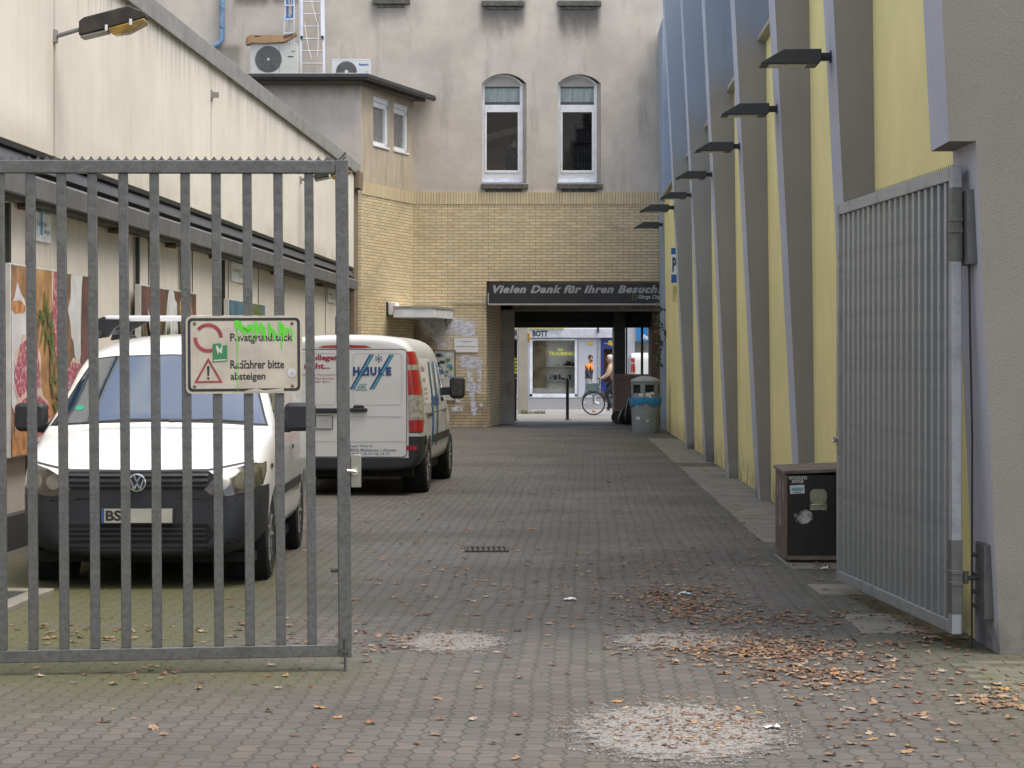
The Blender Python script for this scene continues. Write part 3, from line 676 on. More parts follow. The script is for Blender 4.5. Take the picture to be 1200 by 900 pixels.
XJ = X(587, 57.0)
mb.add([(XP0, YF-.02, 0), (XJ, 57.0, 0), (XJ, 57.0, 3.56), (XP0, YF-.02, 3.56)], [(0,1,2,3)])
mb.add([(XP0, YF-.02, 3.56), (XJ, 57, 3.56), (9, 57, 3.56), (9, YF-.02, 3.56)], [(0,1,2,3)])
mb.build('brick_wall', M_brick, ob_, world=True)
mb = MB(); mb.box(-2.385, 9, YF-.035, YF+.1, 5.433, 5.722); mb.build('soldier_course', M_soldier, ob_, world=True)
# the projecting annex with its slanted side
A1, A2 = Vector((-3.44, 50.6, 0)), Vector((-2.39, YF, 0)); ad = (A2-A1).normalized(); an = Vector((ad.y, -ad.x, 0)); AL = (A2-A1).length
def ch(s, z, out=0.0): q = A1 + ad*s + an*out; return (q.x, q.y, z)
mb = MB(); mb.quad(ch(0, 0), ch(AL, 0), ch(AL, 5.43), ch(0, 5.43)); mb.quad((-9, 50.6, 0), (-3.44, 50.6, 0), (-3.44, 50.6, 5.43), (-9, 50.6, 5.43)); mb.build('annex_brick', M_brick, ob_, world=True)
mb = MB(); mb.quad(ch(0, 5.432, .015), ch(AL, 5.432, .015), ch(AL, 5.722, .015), ch(0, 5.722, .015)); mb.quad((-9, 50.585, 5.432), (-3.435, 50.585, 5.432), (-3.435, 50.585, 5.722), (-9, 50.585, 5.722))
mb.quad(ch(0, 5.722, .015), ch(AL, 5.722, .015), ch(AL, 5.722, -.1), ch(0, 5.722, -.1)); mb.build('annex_soldier_course', M_soldier, ob_, world=True)
def along(px):   # distance along the slanted wall that shows in column px
    lo, hi = 0, AL
    for _ in range(40):
        md = (lo+hi)/2; q = A1+ad*md
        if 600+F*q.x/q.y < px: lo = md
        else: hi = md
    return lo
AW = [(along(437.5), along(455)), (along(461.5), along(478))]; za, zb_ = 6.62, 7.76
h2 = [[(a, za), (b, za), (b, zb_), (a, zb_)] for a, b in AW]
vs, fs = fill([(0, 5.72), (AL, 5.72), (AL, 8.0), (0, 8.0)], h2); mb = MB(); mb.add([ch(s, z) for s, z in vs], fs)
for q in h2: mb.add([ch(s, z) for s, z in q] + [ch(s, z, -.12) for s, z in q], [((i+1) % 4, i, 4+i, 4+(i+1) % 4) for i in range(4)])
mb.build('annex_side_wall', M_plaster3, ob_, world=True, smooth=0)
mb = MB(); mb.quad((-9, 50.6, 5.72), (-3.44, 50.6, 5.72), (-3.44, 50.6, 8.0), (-9, 50.6, 8.0)); mb.build('annex_front_wall', M_plaster2, ob_, world=True)
M_frost = mat('frosted pane', (.17, .17, .17), .3, 0, .08, 1.5, coat=.3)
for a, b in AW:
    wdw = part('window', ob_)
    mb = MB()
    def bar(s0, s1, z0, z1, o0=-.10, o1=-.02):
        vs = [ch(s, z, o) for o in (o0, o1) for s, z in ((s0, z0), (s1, z0), (s1, z1), (s0, z1))]; mb.add(vs, [(3,2,1,0), (4,5,6,7), (0,1,5,4), (1,2,6,5), (2,3,7,6), (3,0,4,7)])
    fw = .13
    bar(a, a+fw*.4, za, zb_); bar(b-fw*1.3, b, za, zb_); bar(a, b, za, za+.10); bar(a, b, zb_-.24, zb_-.13); bar(a, b, zb_-.12, zb_, -.10, -.01); bar(a-.03, b+.03, za-.03, za+.02, -.1, .03)
    f_ = mb.build('frame', M_white, ob_, world=True, bevel=.006); f_.parent = wdw; 
    mb = MB(); mb.quad(ch(a, za, -.08), ch(b, za, -.08), ch(b, zb_, -.08), ch(a, zb_, -.08)); g_ = mb.build('pane', M_frost, ob_, world=True); g_.parent = wdw
# annex roof, gutter
mb = MB(); ro = [(-9, 50.22), (-3.32, 50.22), (-1.96, 53.95), (-9, 53.95)]
mb.prism(ro, 'z', 8.02, 8.10); mb.build('annex_roof', mat('roof felt', (.035, .034, .034), .8), ob_, world=True)
mb = MB(); mb.prism([(-9, 50.32), (-3.40, 50.32), (-2.10, 53.93), (-9, 53.93)], 'z', 7.92, 8.018); mb.build('soffit', mat('soffit brown', (.10, .085, .075), .8), ob_, world=True)
mb = MB(); mb.tube([(-9, 50.17, 8.05), (-3.29, 50.17, 8.05), (-1.90, 53.9, 7.99)], .065, 8); mb.tube([(-9, 50.12, 8.115), (-3.26, 50.12, 8.115), (-1.86, 53.9, 8.055)], .015, 6, 1); mb.build('gutter', [mat('gutter dark', (.028, .028, .03), .4), M_cap], ob_, world=True)
# downpipe in blue paint at the left
M_bpipe = mat('blue pipe', (.17, .29, .43), .45, .1, .2, 6, grime=((.12, .15, .18), .6))
mb = MB(); xp = X(260.5, YF-.12); yp = YF-.12
mb.tube([(xp, yp, 10.8), (xp, yp, Z(47, yp)), (xp-.08, yp, Z(51, yp)), (xp-.32, yp, Z(58, yp)), (xp-.9, yp, Z(74, yp))], .065, 10)
for z in (Z(8, yp), Z(31, yp)): mb.cyl((xp, yp, z-.03), (xp, yp, z+.03), .078, n=12)
mb.build('downpipe', M_bpipe, ob_, world=True)

# windows of the main front
M_room = mat('dim room wall', (.62, .45, .38), .9, 0, .1, 1); M_room2 = mat('dim room beige', (.55, .45, .34), .9); M_beam = mat('pale ceiling beam', (.8, .72, .65), .8)
M_arch = mat('arch panel', (.42, .39, .35), .8, 0, .1, 3); M_curt = mat('pale curtain', (.76, .83, .83), .8, 0, .14, 5, st=(4, 1, .4)); M_blindrail = mat('mauve rail', (.16, .11, .12), .6)
for k, (x0, x1, z0, zs, zt) in enumerate(WIN):
    wdw = part('window', ob_, ((x0+x1)/2, 0, z0)); y0, y1 = YF+.16, YF+.24
    xj = x1; x1 = x1-.085
    def W(mb, name, m, par=wdw, **kw):
        o = mb.build(name, m, None, **kw); o.data.transform(Matrix.Translation(-Vector(((x0+xj)/2, YF, z0)))); o.parent = par; return o
    fw = .062; xa, xb = x0+.004, x1-.004; tr = zs-.55
    mb = MB()
    out = arch(x0+.002, x1-.002, z0, zs, zt-.002); inn = [(x0+fw, z0+.26), (x1-fw*1.2, z0+.26), (x1-fw*1.2, zs-.06), (x0+fw, zs-.06)]
    vs, fs = fill(out, [inn])
    mb.add([(x, y0, z) for x, z in vs], fs); mb.add([(x, y1, z) for x, z in vs], [tuple(reversed(f)) for f in fs])
    mb.add([(x, y, z) for y in (y0, y1) for x, z in inn], [(0,1,5,4), (1,2,6,5), (2,3,7,6), (3,0,4,7)])
    mb.box(x0+fw, x1-fw*1.2, y0-.01, y1, tr-.08, tr+.04)                         # transom
    for (c0, c1, d0, d1) in ((x0+fw, x0+fw+.05, z0+.26, tr-.082), (x1-fw*1.2-.05, x1-fw*1.2, z0+.26, tr-.082), (x0+fw+.05, x1-fw*1.2-.05, z0+.26, z0+.32), (x0+fw+.05, x1-fw*1.2-.05, tr-.14, tr-.082)): mb.box(c0, c1, y0-.02, y1-.01, d0, d1)
    W(mb, 'frame', M_white, bevel=.005); mb = MB(); mb.box(x1+.001, xj-.002, y0+.01, y1+.05, z0, zs+.02); W(mb, 'jamb', M_plaster2)
    mb = MB(); mb.quad((x0+fw, y0+.03, z0+.26), (x1-fw, y0+.03, z0+.26), (x1-fw, y0+.03, zs-.06), (x0+fw, y0+.03, zs-.06)); W(mb, 'pane', M_pane)
    mb = MB(); vs = []
    N = 30
    for i in range(N+1):
        u = i/N; vs += [(x0+fw+(x1-x0-2*fw)*u, y1+.05+.02*math.sin(u*34), tr+.12), (x0+fw+(x1-x0-2*fw)*u, y1+.05+.02*math.sin(u*34+.4), zs)]
    mb.add(vs, [(2*i, 2*i+2, 2*i+3, 2*i+1) for i in range(N)]); W(mb, 'curtain', M_curt)
    mb = MB(); mb.box(x0+fw, x1-fw, y1+.02, y1+.08, tr+.03, tr+.12); mb.box(x0+fw, x1-fw, y1+.02, y1+.08, zs-.09, zs-.05); W(mb, 'curtain_rail', M_blindrail)
    mb = MB(); ap = [p for p in arch(x0+.05, x1-.05, zs-.055, zs-.0, zt-.05)]; mb.flat(ap, lambda u, v: (u, y0-.004, v)); W(mb, 'arch_panel', M_arch, smooth=0)
    mb = MB(); mb.prism([(YF+.10, z0+.02), (YF+.165, z0+.02), (YF+.165, z0+.14)], 'x', x0, x1); W(mb, 'flashing', M_sill)
    mb = MB(); mb.prism([(YF-.09, z0-.15), (YF+.16, z0-.15), (YF+.16, z0+.018), (YF-.09, z0-.03)], 'x', x0-.02, xj+.04); mb.box(x0+.08, x1-.02, YF-.03, YF+.05, z0-.23, z0-.152); W(mb, 'sill', M_sill_st, bevel=.01)
# dim rooms behind the two lower windows
def room(x0, x1, z0, z1, name, m):
    mb = MB(); ya, yb = YF+.32, YF+3.2
    mb.quad((x0, yb, z0), (x1, yb, z0), (x1, yb, z1), (x0, yb, z1)); mb.quad((x0, ya, z0), (x0, yb, z0), (x0, yb, z1), (x0, ya, z1)); mb.quad((x1, yb, z0), (x1, ya, z0), (x1, ya, z1), (x1, yb, z1)); mb.quad((x0, yb, z1), (x1, yb, z1), (x1, ya, z1), (x0, ya, z1)); mb.quad((x0, ya, z0), (x1, ya, z0), (x1, yb, z0), (x0, yb, z0))
    return mb.build(name, m, ob_, world=True, smooth=0)
room(-1.2, .72, 5.3, 8.9, 'room', M_room); room(.75, 3.2, 5.3, 8.9, 'room', M_room)
for (x0, x1, z0, z1) in ((3.3, 5.2, 5.3, 8.9), (-1.2, .7, 10, 13.4), (.8, 2.6, 10, 13.4), (-3.8, -2.1, 10, 13.4)): room(x0, x1, z0, z1, 'room', M_room)
mb = MB(); mb.prism([(-1.19, 7.05), (.71, 7.55), (.71, 7.72), (-1.19, 7.22)], 'y', YF+2.2, YF+2.6); mb.build('ceiling_beam', M_beam, ob_, world=True)
mb = MB(); mb.box(.76, 1.63, YF+2.3, YF+3.1, 5.4, 7.52); mb.build('cupboard', M_room2, ob_, world=True)
r = thing('bookshelf', 'dark shelf of black binders behind the right arched window', 'bookshelf', (1.98, YF+1.5, 5.4))
mb = MB(); mb.box(-.42, -.39, 0, .32, 0, 2.15); mb.box(.5, .53, 0, .32, 0, 2.15)
for z in (.55, .9, 1.25, 1.68, 2.12): mb.box(-.39, .5, 0, .32, z, z+.03)
mb.build('frame', mat('shelf wood', (.035, .025, .02), .7), r)
for z in (.58, .93, 1.28, 1.71):
    x = -.37
    while x < .44:
        if random.random() < .93:
            mb = MB(); mb.box(x, x+.075, .01, .28, z, z+.31); mb.box(x+.02, x+.055, .005, .0098, z+.12, z+.24, 1); mb.build('binder', [mat('binder dark', (.022, .022, .024), .6), mat('binder label', (.10, .095, .09), .7)], r)
        x += .085
# the passage under the house
M_pill = mat('grey passage plaster', (.34, .33, .32), .85, 0, .12, 2, grime=((.1, .1, .1), .5)); M_pdark = mat('passage dark cladding', (.03, .029, .028), .6, 0, .15, 3); M_ceil = mat('passage ceiling', (.22, .21, .195), .9); M_rustw = mat('brown stone cladding', (.13, .065, .032), .6, 0, .3, 3)
YX = 58.7
xl = X(602.5, YX)
mb = MB(); mb.box(XJ, X(603, 57.3), 57.0, 57.5, 0, 3.3); mb.box(XJ-.6, xl, 57.5, YX, 0, 3.3); mb.build('passage_pillar', M_pill, ob_, world=True)
mb = MB(); mb.box(XJ-.6, 9, 57.0, 59.0, Z(363, 57), 3.5); mb.build('passage_ceiling', M_ceil, ob_, world=True)
mb = MB(); mb.box(X(600, 57), X(740, 57), 56.9, 57.0, Z(362.5, 57), Z(357, 57)+.03); mb.box(X(600, 57), 4.4, 56.8, 56.9, Z(365, 57), Z(362.5, 57)); mb.build('ceiling_strip', mat('pale ceiling strip', (.30, .28, .25), .8), ob_, world=True)
mb = MB(); mb.box(xl-.3, 9, YX-.25, YX+.25, Z(384, YX), 3.2); mb.box(xl-.3, X(719, YX), YX-.45, YX-.27, Z(379, YX), Z(377, YX)); mb.build('lintel', M_pdark, ob_, world=True)
mb = MB(); mb.box(X(718, YX), X(731, YX), YX-.8, YX+.25, 0, 2.9); mb.build('mullion', M_pdark, ob_, world=True)
mb = MB(); mb.box(X(733.5, YX), X(735, YX), YX-.1, YX+.1, .9, 2.6); mb.box(X(751, YX), X(753.5, YX), YX-.15, YX+.1, .6, 3.0); mb.box(X(731, YX), X(764, YX), YX-.1, YX+.1, .0, .5); mb.build('shop_window_bars', M_pdark, ob_, world=True)
mb = MB(); mb.quad((X(731, YX), YX, .5), (X(764, YX), YX, .5), (X(764, YX), YX, 2.5), (X(731, YX), YX, 2.5)); mb.build('shop_window_pane', M_pane, ob_, world=True)
mb = MB(); mb.box(X(763.5, 57.5), 9, 57.2, YX+.2, 0, 3.2); mb.build('brown_wall', M_rustw, ob_, world=True)
mb = MB(); mb.box(X(772, 56), X(779, 56), 55.8, 56.0, 0, 2.6); mb.build('passage_trim', M_pdark, ob_, world=True)
mb = MB(); mb.quad((-9, 59.0, 0), (xl-.3, 59.0, 0), (xl-.3, 59.0, 14), (-9, 59.0, 14)); mb.quad((xl-.3, 59.0, 2.6), (9, 59.0, 2.6), (9, 59.0, 14), (xl-.3, 59.0, 14)); mb.box(-9, 9, 54.4, 58.9, 14.9, 15.1); mb.build('street_front', M_plaster, ob_, world=True)

# thank-you board across the passage
r = thing('fascia_sign', 'dark board with grey slanted thank-you lettering across the top of the passage', 'sign', (X(678, 53.9), 53.9, 3.02))
w2 = X(786, 53.9)-X(576, 53.9)
mb = MB(); mb.box(-w2/2, w2/2, .02, .14, .0, .49); mb.build('board', mat('fascia dark', (.018, .020, .024), .5, 0, .2, 2), r, bevel=.01)
mb = MB(); mb.box(-w2/2, w2/2, -.02, .06, -.045, -.004); mb.box(-w2/2-.03, -w2/2-.003, -.02, .1, -.045, .25); mb.build('rim', mat('fascia rim', (.36, .34, .32), .5), r)
fn = lambda u, v: (u, .016, v)
mb = MB(); lay(mb, text2d('Vielen Dank für Ihren Besuch!', -w2/2+.10, .245, w2-.24, .20, .045, .32, 1.12), fn); mb.build('lettering', mat('fascia letters', (.33, .325, .32), .5), r, smooth=0)
mb = MB(); lay(mb, text2d('Görge City', w2/2-.73, .085, .55, .12, .03, .25), fn); mb.build('small_lettering', mat('fascia small', (.42, .42, .40), .5), r, smooth=0)
mb = MB(); lx = w2/2-.88
for q in ((lx, lx+.11, .07, .085), (lx, lx+.11, .20, .215), (lx, lx+.015, .07, .215), (lx+.095, lx+.11, .07, .215), (lx, lx+.11, .135, .147)): mb.box(q[0], q[1], .012, .0165, q[2], q[3])
mb.build('emblem', mat('fascia green', (.16, .20, .08), .5), r)

# canopy, alarm box, notices on the brick
r = thing('door_canopy', 'weathered white flat canopy over the side door in the brick corner', 'canopy', ch(along(461), 0)); c0 = Vector(ch(along(461), 2.66)); YB = 53.0
mb = MB(); zc0, zc1 = Z(373, 52.6), Z(360.5, 52.6)
ol = [(X(461, 51.9), 51.9), (X(509, 51.9), 51.9), (X(531, 53.9), 53.97), (ch(AL-.02, 0)[0], 53.97), (ch(AL*.60, 0)[0]+.01, ch(AL*.60, 0)[1])]
mb.prism(ol, 'z', zc0, zc1); mb.build('slab', mat('canopy white', (.66, .68, .69), .5, 0, .12, 4, grime=((.22, .21, .2), .6)), r, bevel=.012, world=True)
mb = MB(); e = .014; o2 = [(a+(b_-a)*0, c) for a, b_, c in ((p[0], 0, p[1]) for p in ol)]
mb.prism([(X(461, 51.88)-.012, 51.886), (X(509, 51.88)+.012, 51.886), (X(531, 53.9)+.014, 53.96), (X(531, 53.9)-.03, 53.96), (X(509, 51.9)-.03, 51.93), (X(461, 51.9), 51.93)], 'z', zc1-.035, zc1+.02); mb.build('edge_strip', M_cap, r, world=True)
mb = MB(); yy = 52.9; mb.tube([(X(522, yy), yy, zc0-.0), (X(522.5, yy), yy, zc0-.10), (X(524, yy), yy-.05, zc0-.17)], .02, 6); mb.build('spout', M_black, r, world=True)
s0 = along(455.5)
r = thing('alarm_box', 'small white box on the slanted brick wall just left of the canopy', 'box', ch(s0, Z(369, 52)))
mb = MB()
q = [ch(s0-.14, 0), ch(s0+.12, 0), ch(s0+.12, 0, .22), ch(s0-.14, 0, .22)]
mb.prism([(p[0], p[1]) for p in q], 'z', Z(369, 52.2), Z(354.5, 52.2)); mb.build('case', M_white, r, world=True, bevel=.01)
mb = MB(); q = [ch(s0-.17, 0), ch(s0-.142, 0), ch(s0-.142, 0, .045), ch(s0-.17, 0, .045)]; mb.prism([(p[0], p[1]) for p in q], 'z', Z(370, 52.2), Z(353.8, 52.2)); mb.build('back_plate', M_dark, r, world=True)
yb = YF-.03
m_, t_, p_ = new_mat('washed spray'); u_ = uvc(t_); n_ = noise(t_, u_, 9, 6, .7); p_.inputs['Base Color'].default_value = (.74, .76, .86, 1); p_.inputs['Roughness'].default_value = .8
n2_ = noise(t_, stretch(t_, u_, (1.5, 5, 1)), 3, 4, .6); L(t_, math_(t_, 'MULTIPLY', ramp(t_, n_, .30, .56), ramp(t_, n2_, .28, .55, .25, .85)), p_.inputs['Alpha'])
gpx = lambda cx, cy: (X(440+cx*.189, yb), Z(340+cy*.189, yb)); rg = random.Random(9)
def brush(pts, wd, k):
    pts = [gpx(*p) for p in pts]; v_ = []
    for i, p in enumerate(pts):
        a, b = pts[max(0, i-1)], pts[min(len(pts)-1, i+1)]; dx, dz = b[0]-a[0], b[1]-a[1]; l = math.hypot(dx, dz) or 1; w_ = wd*rg.uniform(.75, 1.2)
        v_ += [(p[0]-dz/l*w_, YF-.024-.0006*k, p[1]+dx/l*w_), (p[0]+dz/l*w_, YF-.024-.0006*k, p[1]-dx/l*w_)]
    mb.add(v_, [(2*i, 2*i+1, 2*i+3, 2*i+2) for i in range(len(pts)-1)])
mb = MB()
for k, (pts, wd) in enumerate([([(270, 205), (340, 195), (430, 190), (520, 205), (600, 235)], .10), ([(300, 235), (380, 250), (470, 250), (560, 265), (615, 260)], .10), ([(330, 215), (420, 225), (500, 220), (590, 240)], .08), ([(560, 205), (610, 240), (600, 275), (530, 270)], .05), ([(350, 275), (400, 330), (440, 345)], .05), ([(420, 290), (410, 350), (390, 365)], .04),
  ([(515, 425), (570, 418), (640, 440), (655, 460)], .07), ([(525, 465), (590, 470), (650, 480)], .06), ([(530, 440), (560, 455), (600, 450)], .07), ([(590, 420), (585, 520), (590, 600), (600, 690), (612, 780)], .065), ([(640, 450), (645, 540), (640, 640)], .06), ([(575, 560), (620, 590), (600, 640), (580, 660)], .05), ([(560, 610), (610, 620), (640, 600)], .05), ([(600, 690), (630, 720), (605, 770)], .04), ([(640, 715), (665, 712)], .05), ([(475, 745), (510, 735), (540, 730)], .06), ([(490, 680), (525, 690)], .04)]): brush(pts, wd, k)
mb.build('wall_graffiti', m_, ob_, world=True, smooth=0)
r = thing('parking_notice', 'plain white notice with two lines of print on the brick wall left of the passage', 'sign', (X(546, yb), yb, Z(413, yb)))
mb = MB(); mb.box(-.29, .29, -.015, .0, 0, .345); mb.build('plate', M_white, r, bevel=.003)
mb = MB(); lay(mb, text2d('Privatparkplatz', -.15, .25, .30, .03, .02), lambda u, v: (u, -.0165, v)); lay(mb, text2d('Widerrechtlich geparkte Fahrzeuge', -.27, .13, .54, .03, .02), lambda u, v: (u, -.0165, v)); mb.build('lettering', mat('dark ink', (.03, .03, .035), .5), r, smooth=0)
r = thing('sticker_board', 'pale framed board covered in stickers behind the white van on the brick wall', 'notice board', (X(521, yb), yb, Z(469, yb)))
hh = Z(411, yb)-Z(469, yb)
mb = MB(); mb.box(-.24, .24, -.02, 0, 0, hh); mb.build('panel', mat('board pale', (.50, .50, .47), .6, 0, .12, 6, grime=((.3, .29, .27), .5)), r)
mb = MB()
for a, b, c, d in ((-.27, -.24, -.02, hh+.02), (.24, .27, -.02, hh+.02), (-.24, .24, hh, hh+.02), (-.24, .24, -.02, 0)): mb.box(a, b, -.03, .0, c, d)
mb.build('frame', mat('board frame', (.16, .14, .12), .7), r)
mb = MB(); fn2 = [lambda u, v, k=k: (u, -.0215-.0004*k, v) for k in range(40)]
for i in range(26):
    cx, cz = random.uniform(-.19, .20), random.uniform(.45, hh-.08); c = i % 4
    pl = circle(cx, cz, random.uniform(.03, .06), 12, random.uniform(.03, .07)) if i % 3 else [(cx-.06, cz-.04), (cx+.06, cz-.04), (cx+.06, cz+.04), (cx-.06, cz+.04)]
    mb.flat(pl, fn2[i], c)
mb.build('stickers', [mat('sticker black', (.03, .03, .035), .5), mat('sticker green', (.08, .25, .09), .5), mat('sticker blue', (.10, .24, .40), .5), mat('sticker white', (.6, .6, .6), .5)], r, smooth=0)
mb = MB(); zt = Z(355, yb); mb.tube([(X(487.5, yb), yb-.01, Z(362, yb)), (X(487.5, yb), yb-.01, zt), (X(570, yb), yb-.01, zt-.01)], .012, 6); tag(mb.build('cable_conduit', mat('conduit', (.35, .33, .3), .6)), 'thin pale conduit running along the brick from the canopy to the passage', 'conduit')

# ------------------------------------------------------------------ across the street
YS = 97.0; sx = lambda px: X(px, YS); sz = lambda py: Z(py, YS)
sh = thing('corner_shop', 'pale grey jeweller shop front with lit display window across the street', 'building', (sx(650), YS, 0))
M_shop = mat('shop front grey', (.50, .50, .53), .7, 0, .06, 1); M_plin = mat('shop plinth', (.16, .165, .17), .8, 0, .1, 2); M_sfr = mat('shop frame white', (.72, .74, .78), .4)
P1 = [(sx(620.5), sz(463)), (sx(675), sz(463)), (sx(675), sz(398)), (sx(620.5), sz(398))]
P2 = [(sx(594), sz(463)), (sx(606), sz(463)), (sx(606), sz(398)), (sx(594), sz(398))]
P3 = [(sx(706), sz(466)), (sx(722), sz(466)), (sx(722), sz(395)), (sx(706), sz(395))]
P4 = [(sx(744), sz(462)), (sx(775), sz(462)), (sx(775), sz(400)), (sx(744), sz(400))]
vs, fs = fill([(-14, -.03), (22, -.03), (22, 10), (-14, 10)], [P1, P2, P3, P4]); mb = MB(); mb.add([(x, YS, z) for x, z in vs], fs)
for hp in (P1, P2, P3, P4): mb.add([(x, YS, z) for x, z in hp] + [(x, YS+.25, z) for x, z in hp], [((i+1) % 4, i, 4+i, 4+(i+1) % 4) for i in range(4)])
mb.build('wall', M_shop, sh, world=True, smooth=0)
mb = MB(); mb.box(-14, sx(702), YS-.04, YS+.1, -.03, sz(466)); mb.build('plinth', M_plin, sh, world=True)
mb = MB(); mb.box(-14, sx(720), YS-.22, YS-.003, sz(396), sz(385)); mb.build('fascia', mat('shop fascia', (.52, .53, .56), .6), sh, world=True, bevel=.02)
mb = MB(); mb.box(-14, sx(661), YS-.30, YS-.225, sz(385), sz(381)); mb.build('yellow_band', mat('yellow band', (.62, .55, .02), .5), sh, world=True)
mb = MB(); fs_ = lambda u, v: (u, YS-.225, v); zq = sz(394.6); hq = sz(387.2)-zq
lay(mb, text2d('IR', sx(601.5), zq, sx(607)-sx(601.5), hq, .045), fs_); lay(mb, text2d('BOTT', sx(624), zq, sx(642)-sx(624), hq, .05), fs_); mb.build('lettering', mat('shop letters', (.03, .032, .04), .5), sh, world=True, smooth=0)
mb = MB()
for a, b, c, d in ((sx(620.5), sx(624), sz(465), sz(397)), (sx(673.5), sx(676), sz(465), sz(397)), (sx(620.5), sx(676), sz(466), sz(461.5)), (sx(624), sx(674), sz(399), sz(397))): mb.box(a, b, YS-.05, YS+.1, c, d)
mb.build('window_frame', M_sfr, sh, world=True, bevel=.01)
M_disp = mat('display cream', (.82, .78, .68), .8, 0, .12, 2); M_dbrown = mat('display brown', (.34, .26, .14), .7, 0, .4, 2)  # pale display colour stands in for the lighting inside the shop
mb = MB(); mb.box(-3, 9, YS+.8, YS+.9, -.03, 4, 0); mb.box(sx(620.5), sx(640), YS+.5, YS+.55, .3, 2.8, 1); mb.box(sx(594), sx(606.5), YS+.8, YS+.85, .3, 2.8, 1); mb.box(sx(706), sx(722), YS+.6, YS+.65, 0, 3, 2); mb.box(-3, 9, YS+.3, YS+2.2, 2.75, 2.85, 0); mb.box(-3, 9, YS+.26, YS+2.2, -.1, -.03+.45, 0)
mb.build('shop_interior', [M_disp, M_dbrown, mat('door brown', (.22, .08, .03), .6)], sh, world=True)
mb = MB()
for py in (429, 445): mb.box(sx(640), sx(675), YS+.3, YS+.78, sz(py+1), sz(py))
mb.build('display_shelf', mat('glass shelf', (.55, .62, .60), .3), sh, world=True)
mb = MB()
for py in (429, 445, 462):
    for i in range(16):
        x = sx(random.uniform(642, 674)); hgt = random.uniform(.05, .26); wd = random.uniform(.04, .12); mb.box(x, x+wd, YS+.5, YS+.7, sz(py), sz(py)+hgt, i % 3)
mb.build('display_goods', [mat('goods dark', (.05, .045, .04), .5), M_disp, mat('goods silver', (.5, .48, .45), .3, .4)], sh, world=True)
mb = MB()
for hp in (P1, P2, P3, P4): mb.quad(*[(x, YS+.06, z) for x, z in hp])
mb.build('shop_pane', M_pane, sh, world=True)
mb = MB(); fw_ = lambda u, v: (u, YS+.045, v)
lay(mb, text2d('TRAURINGE', sx(643), sz(416.5), sx(675)-sx(643), sz(412.2)-sz(416.5), .015), fw_); lay(mb, text2d('Aktion', sx(653), sz(411), sx(660)-sx(653), sz(408)-sz(411), .02, .3), fw_)
for k in range(5): lay(mb, text2d('UHREN', sx(596), sz(422+k*4), sx(605.5)-sx(596), .1, .03), fw_)
mb.build('window_lettering', mat('yellow letters', (.72, .74, .02), .5), sh, world=True, smooth=0)
mb = MB(); mb.box(sx(689), sx(694.5), YS-.03, YS-.004, sz(404), sz(400)); mb.build('yellow_notice', mat('yellow sign', (.75, .48, .02), .5), sh, world=True)
mb = MB(); mb.box(sx(677), sx(678), YS-.02, YS-.003, sz(466), sz(396)); mb.box(sx(677), sx(685), YS-.02, YS-.004, sz(395.6), sz(395)); mb.box(sx(700.5), sx(704), YS-.06, YS+.05, sz(466), sz(394)); mb.build('wall_strip', mat('strip grey', (.33, .34, .36), .6), sh, world=True)
mb = MB(); mb.box(sx(704.5), sx(723), YS-.09, YS-.005, sz(409), sz(395)); mb.box(sx(704.5), sx(707.5), YS-.09, YS-.005, sz(466), sz(409)); mb.box(sx(704.5), sx(723), YS-.07, YS-.005, sz(459), sz(448)); mb.build('blue_panel', mat('deep blue', (.012, .03, .16), .4), sh, world=True)
mb = MB(); lay(mb, text2d('Sp', sx(712), sz(405.5), .32, .25, .05, .2), lambda u, v: (u, YS-.093, v)); mb.box(sx(708), sx(713), YS-.094, YS-.091, sz(402.6), sz(402)); mb.build('panel_lettering', mat('gold letters', (.75, .55, .02), .5), sh, world=True, smooth=0)
mb = MB(); mb.box(sx(746), sx(775), YS-.12, YS-.005, sz(400), sz(378)); mb.build('blue_sign_board', mat('cyan blue', (.02, .22, .55), .4), sh, world=True)
mb = MB(); lay(mb, text2d('Ps-3', sx(753), sz(398), sx(764)-sx(753), sz(392)-sz(398), .05), lambda u, v: (u, YS-.123, v)); mb.build('sign_lettering', M_white, sh, world=True, smooth=0)
mb = MB(); mb.tube([(sx(700.5), YS-.3, sz(384)), (sx(700.5), YS-.3, sz(388)), (sx(701), YS-.3, sz(390))], .05, 8); mb.build('pipe_end', M_dark, sh, world=True)
# concrete column with yellow box, bollards
Yc = 68.0
r = thing('concrete_column', 'square pale concrete column on the pavement with a small yellow box', 'column', (X(613, Yc), Yc, 0)); hw = 6.2*Yc/F
mb = MB(); mb.box(-hw, hw, -hw, hw, 0, 4.2); mb.build('shaft', mat('column concrete', (.40, .375, .32), .85, 0, .08, 2), r, bevel=.02)
mb = MB(); mb.box(hw, hw+.055, -hw-.02, hw*.5, Z(400, Yc), Z(390, Yc)); mb.build('yellow_box', mat('box yellow', (.62, .33, .01), .5), r, bevel=.01)
mb = MB()
for i in range(160):
    a = random.uniform(-.2, .55); b = random.uniform(-.5, -.16); h_ = random.uniform(.05, .16); d = random.uniform(-.06, .06); mb.add([(a, b, 0), (a+.012, b, 0), (a+d, b+d*.5, h_)], [(0, 1, 2)])
o = mb.build('grass_tuft', mat('tuft green', (.09, .13, .03), .9)); o.location = (X(618, Yc), Yc, 0.004); tag(o, kind='stuff')
